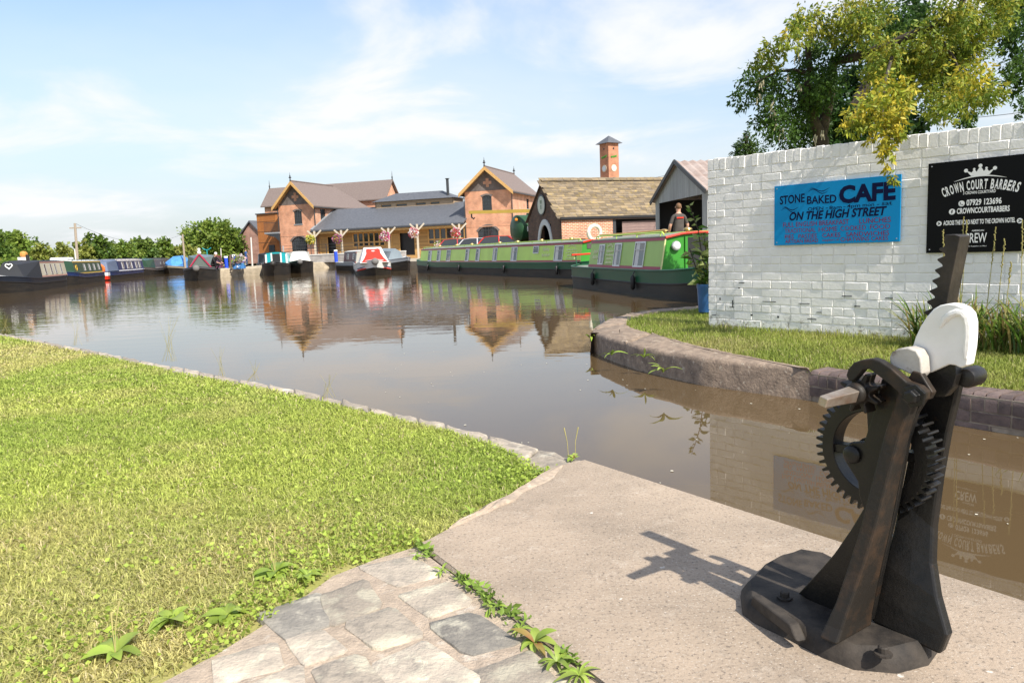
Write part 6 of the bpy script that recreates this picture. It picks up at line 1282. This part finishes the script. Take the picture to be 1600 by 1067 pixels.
for sg, y_e in ((-1, -.25), (1, GW + .25)):
    mb = MB(); n = 110; vs = []
    for i in range(n + 1): x = -.15 + 9 * i / n; dz = .03 * math.sin(i * 1.57); vs += [(x, y_e, GE - .06 + dz), (x, GW / 2, GA + .06 + dz)]
    mb.add(vs, [(2*i, 2*i+2, 2*i+3, 2*i+1) for i in range(n)]); mb.build("roof_sheet", cr, gs)
    mb = MB(); mb.bar((-.16, y_e, GE - .08), (-.16, GW / 2, GA + .05), .05, .16); mb.build("bargeboard", m_darkmetal, gs)
# tower
tw = thing("brick_tower", "slender red brick tower with pyramid slate roof behind the shed", "tower", dp(955, 380, 95).xy.to_3d() + Vector((0, 0, GZ)), math.radians(33)); r_ = .82
mb = MB(); mb.box(-r_, r_, -r_, r_, 0, 13.0); mb.build("shaft", brick_mat("tower_brick", (.50, .19, .09), (.42, .15, .075), (.40, .26, .18)), tw); mb = MB(); q = 1.2; mb.add([(-q, -q, 12.95), (q, -q, 12.95), (q, q, 12.95), (-q, q, 12.95), (0, 0, 13.95)], [(0, 1, 4), (1, 2, 4), (2, 3, 4), (3, 0, 4), (3, 2, 1, 0)]); mb.build("roof", m_slate, tw)
for ax, o_ in (((0, -1, 0), (0, -r_, 9.95)), ((-1, 0, 0), (-r_, 0, 9.95))):
    mb = MB(); mb.lathe([(.43, 0), (.43, .05), (.30, .06)], 20, o_, ax); rg = mb.build("round_window", mat("pale_ring", (.5, .45, .35), .7) if "pale_ring" not in bpy.data.materials else bpy.data.materials["pale_ring"], tw); mb = MB(); mb.lathe([(.32, .063), (.01, .064)], 20, o_, ax); mb.build("pane", mat("sky_pane", (.55, .6, .64), .2) if "sky_pane" not in bpy.data.materials else bpy.data.materials["sky_pane"], rg)
    a_ = Vector(ax); s_ = Vector((-a_.y, a_.x, 0)); o2 = Vector(o_) + a_ * .02 + Vector((0, 0, 1.3)); mb = MB(); mb.tube([o2 + s_ * (-.45 + .9 * i / 12) + Vector((0, 0, .16 * (i / 12) * (1 if 1 else 0) + .13 * math.sin(i * 2.2))) for i in range(13)], .06, 5); mb.build("green_script", paint("tower_green" + str(len(bpy.data.materials)), (.06, .30, .04)), tw)
    mb = MB(); c = Vector(o_) + Vector((0, 0, 2.35)); mb.lathe([(.13, 0), (.13, .01)], 8, c + a_ * .004, ax); mb.build("vent_hole", m_black, tw)
# ------------------------------------------------------------------ people
m_skin = mat("skin", (.52, .29, .20), .55)
def person(label, loc, rz, joints, edges, mats, zones, hairm, head, hair=(.0, .01, .03), hr=.105, gl=None):
    """joints: name -> (x, y, z, radius); one skinned body; zones choose the clothing by height test"""
    t = thing("person", label, "person", loc, rz); names = list(joints); me = bpy.data.meshes.new("body")
    me.from_pydata([joints[n][:3] for n in names], [(names.index(a), names.index(b)) for a, b in edges], []); o = put("body", me, t)
    sk = o.modifiers.new("skin", 'SKIN'); me.skin_vertices.new() if not me.skin_vertices else None
    for i, n in enumerate(names):
        v = me.skin_vertices[0].data[i]; r = joints[n][3]; v.radius = r if isinstance(r, tuple) else (r, r); v.use_root = (n == "pelvis")
    ss = o.modifiers.new("sub", 'SUBSURF'); ss.levels = 2; ss.render_levels = 2
    dg = bpy.context.evaluated_depsgraph_get(); m2 = bpy.data.meshes.new_from_object(o.evaluated_get(dg)); o.modifiers.clear(); o.data = m2; m2.materials.clear()
    for k in mats: m2.materials.append(k)
    for p in m2.polygons: p.material_index = zones(p.center); p.use_smooth = True
    hx, hy, hz = head; mb = MB(); mb.ball((hx + hair[0], hy + hair[1], hz + hair[2]), hr, 12, (.9, 1.02, 1.05)); mb.build("hair", hairm, t, smooth=True)
    f = MB(); f.ball((hx - .035, hy - .088, hz + .01), .012, 6); f.ball((hx + .035, hy - .088, hz + .01), .012, 6); f.build("eyes", m_black, t); f = MB(); f.ball((hx, hy - .103, hz - .02), .017, 6, (.8, 1, 1.4)); f.ball((hx - .092, hy, hz - .01), .02, 6, (.4, .8, 1.3)); f.ball((hx + .092, hy, hz - .01), .02, 6, (.4, .8, 1.3)); f.build("nose_and_ears", m_skin, t); f = MB(); f.ball((hx, hy - .088, hz - .062), .02, 6, (1.3, .5, .35)); f.build("mouth", mat("lips%d" % len(bpy.data.materials), (.42, .16, .13), .5), t)
    return t
def hands(t, w, d_, sc=1.0):
    """palm with five fingers; w wrist, d_ pointing direction"""
    w, d_ = Vector(w), Vector(d_).normalized(); s_ = d_.cross(Vector((0, 0, 1))); s_ = s_.normalized() if s_.length > .1 else Vector((1, 0, 0)); u_ = s_.cross(d_); mb = MB()
    mb.tube([w, w + d_ * .04, w + d_ * .09], [.026, .036, .034], 8)
    for k, l in enumerate((.066, .075, .07, .055)): a = w + d_ * .085 + s_ * (.03 - .02 * k); mb.tube([a, a + d_ * l * .5 - u_ * .006, a + d_ * l * .9 - u_ * .024], [.0095, .009, .007], 6)
    a = w + d_ * .03 + s_ * .03; mb.tube([a, a + d_ * .03 + s_ * .03, a + d_ * .065 + s_ * .036], [.011, .010, .008], 6); mb.build("hand", m_skin, t, smooth=True)
stand = dict(pelvis=(0, 0, .95, (.16, .12)), waist=(0, 0, 1.08, (.155, .115)), chest=(0, .01, 1.28, (.18, .12)), neck0=(0, .01, 1.45, (.10, .075)), neck=(0, .0, 1.52, .055), head0=(0, -.015, 1.60, (.072, .08)), head1=(0, -.01, 1.70, (.075, .088)),
   shl=(.17, .01, 1.41, .062), ell=(.27, .02, 1.14, .048), wrl=(.25, -.12, .95, .032), shr=(-.17, .01, 1.41, .062), elr=(-.27, .02, 1.14, .048), wrr=(-.25, -.12, .95, .032),
   hl=(.09, 0, .86, .09), kl=(.1, -.02, .49, .062), al=(.1, .03, .08, .04), tl=(.11, -.12, .035, .035), hrr=(-.09, 0, .86, .09), kr=(-.1, -.02, .49, .062), ar=(-.1, .03, .08, .04), tr=(-.11, -.12, .035, .035))
sedges = [("pelvis", "waist"), ("waist", "chest"), ("chest", "neck0"), ("neck0", "neck"), ("neck", "head0"), ("head0", "head1"), ("neck0", "shl"), ("shl", "ell"), ("ell", "wrl"), ("neck0", "shr"), ("shr", "elr"), ("elr", "wrr"), ("pelvis", "hl"), ("hl", "kl"), ("kl", "al"), ("al", "tl"), ("pelvis", "hrr"), ("hrr", "kr"), ("kr", "ar"), ("ar", "tr")]
m_tee = mat("charcoal_tee", (.055, .047, .042), .85, col2=(.075, .065, .058), scale=5, bump=.4, bscale=9, bdist=.02); m_jeans = mat("dark_jeans", (.03, .035, .05), .9)
zst = lambda c: 2 if c.z > 1.49 else (2 if abs(c.x) > .2 and c.z < 1.2 else (0 if c.z > .9 else 1))
pm = dp(1061, 400, 22.0); man = person("man in a dark grey T-shirt seen from behind beyond the nearest green boat", (pm.x, pm.y, .3), math.pi + .15, stand, sedges, [m_tee, m_jeans, m_skin], zst, mat("short_hair", (.16, .085, .04), .8), (0, -.012, 1.68), (0, .022, .02), .092)
hands(man, (.25, -.12, .95), (0, -.5, -.8)); hands(man, (-.25, -.12, .95), (0, -.5, -.8)); MB().box(-.1, .1, .132, .136, 1.35, 1.385).build("shirt_print", red, man)
cr_j = dict(pelvis=(0, .12, .36, (.15, .13)), waist=(0, .08, .5, (.15, .12)), chest=(0, -.06, .72, (.18, .125)), neck0=(0, -.13, .86, (.1, .08)), neck=(0, -.17, .92, .055), head0=(0, -.22, .98, (.072, .08)), head1=(0, -.22, 1.08, (.075, .088)),
   shl=(.17, -.12, .82, .06), ell=(.26, -.28, .6, .046), wrl=(.16, -.5, .5, .03), shr=(-.17, -.12, .82, .06), elr=(-.26, -.28, .6, .046), wrr=(-.12, -.52, .48, .03), hl=(.09, .08, .34, .09), kl=(.13, -.34, .46, .065), al=(.12, -.1, .09, .042), tl=(.12, -.26, .035, .036), hrr=(-.09, .08, .34, .09), kr=(-.13, -.34, .46, .065), ar=(-.12, -.1, .09, .042), tr=(-.12, -.26, .035, .036))
m_blk = mat("black_clothes", (.012, .012, .013), .9); pc_ = gp(329, 423, .32)
zcr = lambda c: 1 if (c.y < -.16 and c.z > .9) or (c.y < -.4 and c.z > .46 and c.z < .56) else 0
cp = person("crouching white haired person in black at the quay edge", (pc_.x + .1, pc_.y + .4, .3), math.radians(70), cr_j, sedges, [m_blk, m_skin], zcr, mat("white_hair", (.75, .73, .7), .8), (0, -.225, 1.06), (0, .02, .03), .1)
hands(cp, (.16, -.5, .5), (-.2, -.9, -.2)); hands(cp, (-.12, -.52, .48), (.1, -.9, -.3))
bp = dp(385, 406, 84); bl = person("person in blue standing far off by the small brick gable", (bp.x, bp.y, .3), 2.4, stand, sedges, [mat("blue_overalls", (.04, .10, .28), .85), mat("blue_trousers", (.035, .08, .2), .85), m_skin], zst, mat("brown_hair", (.12, .07, .04), .8), (0, -.012, 1.68), (0, .022, .02), .092)
hands(bl, (.25, -.12, .95), (0, -.5, -.8)); hands(bl, (-.25, -.12, .95), (0, -.5, -.8))
# ------------------------------------------------------------------ mooring points and yard furniture
mb_blue = mat("bollard_blue", (.02, .075, .62), .45); blue_top = m_white
BOL = [(354, 417, 401, 57, "leftmost blue service post on the quay"), (367, 420, 398.5, 54.3, "tallest blue service post at the front of the quay"), (381, 412, 402, 66, "smallest blue service post farther back on the quay"), (525.5, 409.5, 391, 74.5, "blue service post on the stone edge before the restaurant")]
for px, yb, yt, Y, lb in BOL:
    a, b = dp(px, yb, Y), dp(px, yt, Y); h_ = b.z - .3; t = thing("service_post", lb, "bollard", (a.x, a.y, .3), .3, "blue service posts"); w_ = .14 if Y < 70 else .17
    MB().lathe([(w_, 0), (w_, h_ * .9)], 14).build("post", mb_blue, t, smooth=True); MB().lathe([(w_ * 1.06, h_ * .9), (w_ * 1.06, h_), (w_ * .8, h_ + .03)], 14).build("cap", m_white, t, smooth=True)
def flowers(name, label, loc, r, cols, n, base=None, group=None, sq=1.0):
    t = thing(name, label, "flowers", loc, 0, group); P = RNG.normal(size=(n, 3)); P /= np.linalg.norm(P, axis=1)[:, None]; P *= (r * RNG.random(n) ** .4)[:, None]; P[:, 2] *= sq; D = P + RNG.normal(size=(n, 3)) * r * .4; C = np.array([cols[i] for i in RNG.integers(0, len(cols), n)]) * RNG.uniform(.75, 1.2, n)[:, None]
    leaves(P, D, np.full(n, r * .42), C, .9, "blooms", t); return t
FB = [(485, 374, 83.5, [(.75, .62, .08), (.7, .7, .3), (.2, .3, .05)], "yellow hanging flower basket by the arched doors"), (527, 373, 81.5, [(.45, .15, .45), (.6, .2, .35), (.2, .3, .06), (.55, .35, .1)], "purple hanging flower basket left of the first restaurant window"), (601, 370, 79.8, [(.75, .3, .45), (.6, .1, .3), (.75, .7, .7), (.2, .3, .06)], "pink hanging flower basket at the middle restaurant window"), (646, 364, 78.5, [(.82, .82, .82), (.8, .78, .75), (.6, .08, .12)], "white hanging flower basket by the open restaurant door"), (712, 364, 77, [(.82, .8, .8), (.7, .05, .25), (.75, .1, .1), (.2, .3, .06)], "white and crimson hanging flower basket at the right end of the restaurant")]
for k, (px, py, Y, cols, lb) in enumerate(FB):
    c = dp(px, py, Y); t = flowers("flower_basket", lb, c, .46, cols, 380, group="hanging flower baskets")
    MB().lathe([(.05, -.4), (.2, -.3), (.3, -.05), (.28, 0)], 12).build("basket", m_timber, t); pt = thing("timber_post", "forked timber post carrying the " + lb.split(" by ")[0].split(" left of")[0].split(" at ")[0], "post", (c.x + .35, c.y + .5, .3), 0, "forked timber posts"); hh_ = c.z + .9 - .3
    mb = MB(); mb.bar((0, 0, 0), (0, 0, hh_), .2); mb.build("shaft", mat("grey_oak%d" % k, (.45, .40, .32), .8), pt)
    for sg in (-1, 1): mb = MB(); mb.bar((0, 0, hh_ - .7), (sg * .75, 0, hh_ + .05), .16); mb.build("brace", bpy.data.materials["grey_oak%d" % k], pt)
pl_ = dp(374, 416, 53); t = flowers("planter", "pink and white flower planter in a blue box on the quay", (pl_.x, pl_.y, .85), .42, [(.8, .75, .75), (.75, .4, .5), (.2, .32, .06), (.3, .35, .1)], 300); MB().box(-.38, .38, -.2, .2, -.55, -.15).build("box", mat("planter_blue", (.05, .2, .5), .6), t, bevel=.02)
pf = dp(685, 383, 62); flowers("table_flowers", "small pot of pale flowers seen above the long boat's far end", (pf.x, pf.y, 1.5), .3, [(.8, .75, .7), (.7, .5, .5), (.2, .3, .05)], 120)
# patio wall, railing, picnic tables
pw0, pw1 = dp(487, 401, 76.5), dp(545, 398, 75.5); pwt = thing("patio_wall", "low pale rendered wall round the restaurant terrace", "wall", (pw0.x, pw0.y, .3), math.atan2(pw1.y - pw0.y, pw1.x - pw0.x)); Lw = (pw1.xy - pw0.xy).length + 6
MB().box(-6, Lw, 0, .3, 0, .75).build("wall", brick_mat("grey_block", (.36, .34, .32), (.30, .28, .27), (.4, .38, .36)), pwt); MB().box(-6, Lw, -.05, .35, .75, .85).build("coping", mat("pale_coping", (.62, .61, .58), .7), pwt)
rl = thing("terrace_railing", "black metal railing along the restaurant terrace", "railing", (pw0.x, pw0.y + .3, 1.15), math.atan2(pw1.y - pw0.y, pw1.x - pw0.x))
for i in range(7): MB().bar((i * 1.7 - 3.5, 0, 0), (i * 1.7 - 3.5, 0, .95), .05).build("post", m_darkmetal, rl)
for z in (.35, .65, .95): MB().bar((-3.5, 0, z), (6.7, 0, z), .035).build("rail", m_darkmetal, rl)
for k, (px, Y, lb) in enumerate(((535, 79, "picnic table by the first restaurant door"), (552, 80.5, "picnic table behind the red boat's bow"), (470, 82, "picnic table before the arched doors"))):
    c = dp(px, 390, Y); t = thing("picnic_table", lb, "table", (c.x, c.y, .55 if k < 2 else .45), -PH, "picnic tables on the terrace"); MB().box(-.9, .9, -.38, .38, .72, .77).build("top", m_timber, t)
    for y in (-.75, .75): MB().box(-.9, .9, y - .14, y + .14, .42, .46).build("bench", m_timber, t)
    for x in (-.65, .65):
        for sg in (-1, 1): MB().bar((x, sg * .3, .72), (x, sg * .75, 0), .08).build("leg", m_timber, t)
# poles and wires
def pole(px, yt, yb, Y, r, label, lean=0, mt=None, arms=True, name="telegraph_pole"):
    a, b = dp(px, yb, Y), dp(px + lean, yt, Y); t = thing(name, label, "pole", (a.x, a.y, .1)); tp_ = b - Vector((a.x, a.y, .1)); MB().tube([(0, 0, -.3), tp_], [r, r * .75], 8).build("shaft", mt or m_wood, t)
    if arms: MB().bar(tp_ + Vector((-.5, 0, -.4)), tp_ + Vector((.5, 0, -.4)), .1).build("crossarm", mt or m_wood, t)
    return Vector((a.x, a.y, .1)) + tp_
m_wood = mat("pole_wood", (.34, .28, .22), .9); m_pale = mat("pale_post", (.62, .6, .56), .7)
P1 = pole(118.5, 349, 395, 66, .13, "taller telegraph pole rising from the left hedge", -1.5); pole(118.5, 389, 410, 62, .07, "white lamp post behind the green boat at the left", -2, m_pale, False, "lamp_post"); P2 = pole(288, 366, 402, 80, .12, "leaning telegraph pole behind the moored dark boat", -3, None, False)
pole(394, 371, 412, 78, .09, "white lamp post in front of the small brick gable", -2, m_pale, False, "lamp_post"); pole(345, 388, 402, 90, .07, "short mast with white head behind the quay", 0, m_pale, False, "mast"); pole(359.5, 398, 421, 53.6, .09, "brown mooring post beside the tallest blue post", 0, mat("post_brown", (.14, .09, .07), .9), False, "mooring_post")
ta = dp(324, 400, 72); t = thing("aerial_mast", "teal spread aerial on a boat roof behind the dark boat", "aerial", (ta.x, ta.y, 1.2)); MB().tube([(0, 0, -.9), (0, 0, .75)], .05, 6).build("shaft", teal, t); MB().tube([(-.42, 0, .95), (-.2, 0, .8), (0, 0, .75), (.2, 0, .8), (.42, 0, .95)], .045, 6).build("arms", teal, t)
def wire(a, b, sag, label):
    mb = MB(); a, b = Vector(a), Vector(b); mb.tube([a.lerp(b, i / 16) - Vector((0, 0, sag * 4 * (i / 16) * (1 - i / 16))) for i in range(17)], .012, 4, cap=False); tag(mb.build("overhead_wire", m_darkmetal), label, "wire")
wire(P1, P2, 1.2, "sagging wire between the two telegraph poles"); wa, wb = dp(975, 285, 60), dp(1320, 190, 24)
wire(wa, wb, .3, "upper overhead wire running behind the white wall"); wire(dp(1000, 287, 60), dp(1340, 205, 24), .3, "lower overhead wire running behind the white wall"); wire(dp(1440, 190, 24), dp(1640, 170, 24), .05, "overhead wire crossing the gap above the black sign")
# ------------------------------------------------------------------ cars, tank and hoist beyond the long boat
def car(px, Y, label, col, rz, z=.3):
    c = dp(px, 380, Y); t = thing("parked_car", label, "car", (c.x, c.y, z), rz, "cars parked behind the long boat"); pc = paint("car_" + label.split()[0] + str(px), col, .2); L_, w = 4.3, .88
    prof = [(-2.15, .35), (-2.15, .75), (-2.05, .92), (-1.0, 1.0), (-.35, 1.0), (1.6, 1.02), (2.1, .95), (2.15, .6), (2.12, .35)]; mb = MB(); mb.prism([(x, -w, z_) for x, z_ in prof], (0, 2 * w, 0)); mb.build("body", pc, t, bevel=.06)
    lo = [(-1.15, 1.0), (1.75, 1.02)]; hi = [(-.35, 1.5), (.9, 1.52), (1.35, 1.46)]
    V = [(x, sg * w * .95, z_) for sg in (-1, 1) for x, z_ in (lo[0], lo[1])] + [(x, sg * w * .74, z_) for sg in (-1, 1) for x, z_ in hi]
    MB().add(V, [(0, 1, 6, 5, 4), (2, 7, 8, 9, 3), (0, 4, 7, 2), (1, 3, 9, 6)]).build("windows", m_glass, t); MB().prism([(-.38, -w * .75, 1.49), (.9, -w * .75, 1.515), (1.38, -w * .74, 1.45), (1.38, w * .74, 1.45), (.9, w * .75, 1.515), (-.38, w * .75, 1.49)], (0, 0, .04)).build("roof", pc, t, bevel=.015)
    for sg in (-1, 1):
        mb = MB(); yy = sg * w
        for a, b in (((-1.18, sg * w * .96, .99), (-.36, sg * w * .745, 1.51)), ((.25, sg * w * .96, 1.0), (.3, sg * w * .755, 1.51)), ((1.78, sg * w * .96, 1.0), (1.36, sg * w * .745, 1.47))): mb.bar(a, b, .07)
        mb.build("pillars", pc, t)
        for x in (-1.35, 1.3):
            mb = MB(); mb.lathe([(.32, -.1), (.32, .1)], 18, (x, yy - sg * .06, .32), (0, 1, 0)); wh = mb.build("wheel", m_black, t); mb = MB(); mb.lathe([(.2, 0), (.18, .02)], 12, (x, yy + sg * .045, .32), (0, sg, 0)); mb.build("rim", m_alu, wh)
        MB().box(-2.17, -2.1, sg * .6 - .15, sg * .6 + .15, .66, .8).build("headlight", m_white, t)
car(725, 57, "dull red hatchback, leftmost of the parked cars", (.45, .05, .06), 2.9); car(757, 54, "silver car between two red cars behind the long boat", (.55, .57, .6), 2.85, .25); car(790, 52, "bright red car nearest the green tank", (.55, .04, .03), 2.9, .3)
tk = dp(808, 358, 47); tt = thing("tank_trailer", "dark green cylindrical tank on a red chassis left of the stone roofed shed", "tank", (tk.x, tk.y, .3), math.radians(12)); tz = tk.z - .3
mb = MB(); mb.lathe([(.02, -.14), (.45, -.1), (.78, 0), (.86, .08), (.86, 2.6), (.7, 2.75), (.02, 2.8)], 26, (-.1, 0, tz), (1, .25, 0)); mb.build("tank", paint("tank_green", (.03, .085, .04)), tt, smooth=40); mb = MB(); mb.box(.1, 2.2, -.5, .5, tz - 1.12, tz - .82); mb.build("chassis", red, tt); mb = MB(); mb.box(.25, .62, -.93, -.86, tz - .18, tz + .12); mb.build("placard", m_white, tt, rot=(0, 0, .25))
mb = MB(); mb.lathe([(.3, 0), (.3, .14)], 14, (1.0, .3, tz + .82)); mb.build("hatch", paint("hatch_green", (.05, .12, .06)), tt); mb = MB(); mb.ball((-.16, -.55, tz + .55), .1, 8); mb.build("amber_lamp", mat("amber", (.8, .25, .02), .4), tt); MB().lathe([(.06, 0), (.12, .05), (.12, .2), (.05, .25)], 10, (-.2, -.1, tz - .95), (-1, 0, 0)).build("valve", red, tt)
for x in (.4, 1.9):
    for y in (-.7, .7): mb = MB(); mb.lathe([(.42, -.12), (.42, .12)], 16, (x, y, .42), (0, 1, 0)); mb.build("wheel", m_black, tt)
a, b = dp(734, 332, 49), dp(838, 329.5, 45.5); by = thing("hoist_beam", "yellow steel hoist beam reaching across above the green tank", "hoist", (b.x, b.y, .3), 0); off = Vector((b.x, b.y, .3)); bd = (b - a).normalized()
mb = MB(); mb.bar(a - off, b - off, .2, .2); mb.build("beam", paint("hoist_yellow", (.75, .50, .10)), by); mb = MB(); mb.bar(b - off, Vector((0, 0, 0)), .2); mb.build("mast", m_darkmetal, by); mb = MB(); q = a - off + bd * .15; mb.tube([q - Vector((0, 0, .1)), q - Vector((.0, 0, .32)), q + Vector((.12, 0, -.42)), q + Vector((.2, 0, -.34))], .05, 6); mb.build("hook", m_darkmetal, by)
mb = MB(); q = (b - off).lerp(a - off, .06); mb.bar(q + Vector((0, 0, -.1)), q + Vector((-.1, 0, -.45)), .12); mb.build("strut", bpy.data.materials["hoist_yellow"], by)

# ------------------------------------------------------------------ specks drifting on the water
n = 90; X = RNG.uniform(-1.5, 3.2, n); Y = RNG.uniform(2.6, 9.5, n); mb = MB()
for x, y in zip(X, Y):
    q = CE0 + CN * .1
    if (Vector((x, y, 0)) - q).dot(CN) < 0: continue
    r_ = random.uniform(.004, .013); a_ = random.uniform(0, 3); mb.add([(x + r_ * math.cos(a_ + k * 1.2566) * (1 if k % 2 else .6), y + r_ * math.sin(a_ + k * 1.2566), WATER + .003) for k in range(5)], [(0, 1, 2, 3, 4)])
tag(mb.build("floating_specks", mat("petal", (.6, .56, .45), .7)), "pale petals and seed fluff drifting on the still water", "debris", kind="stuff")
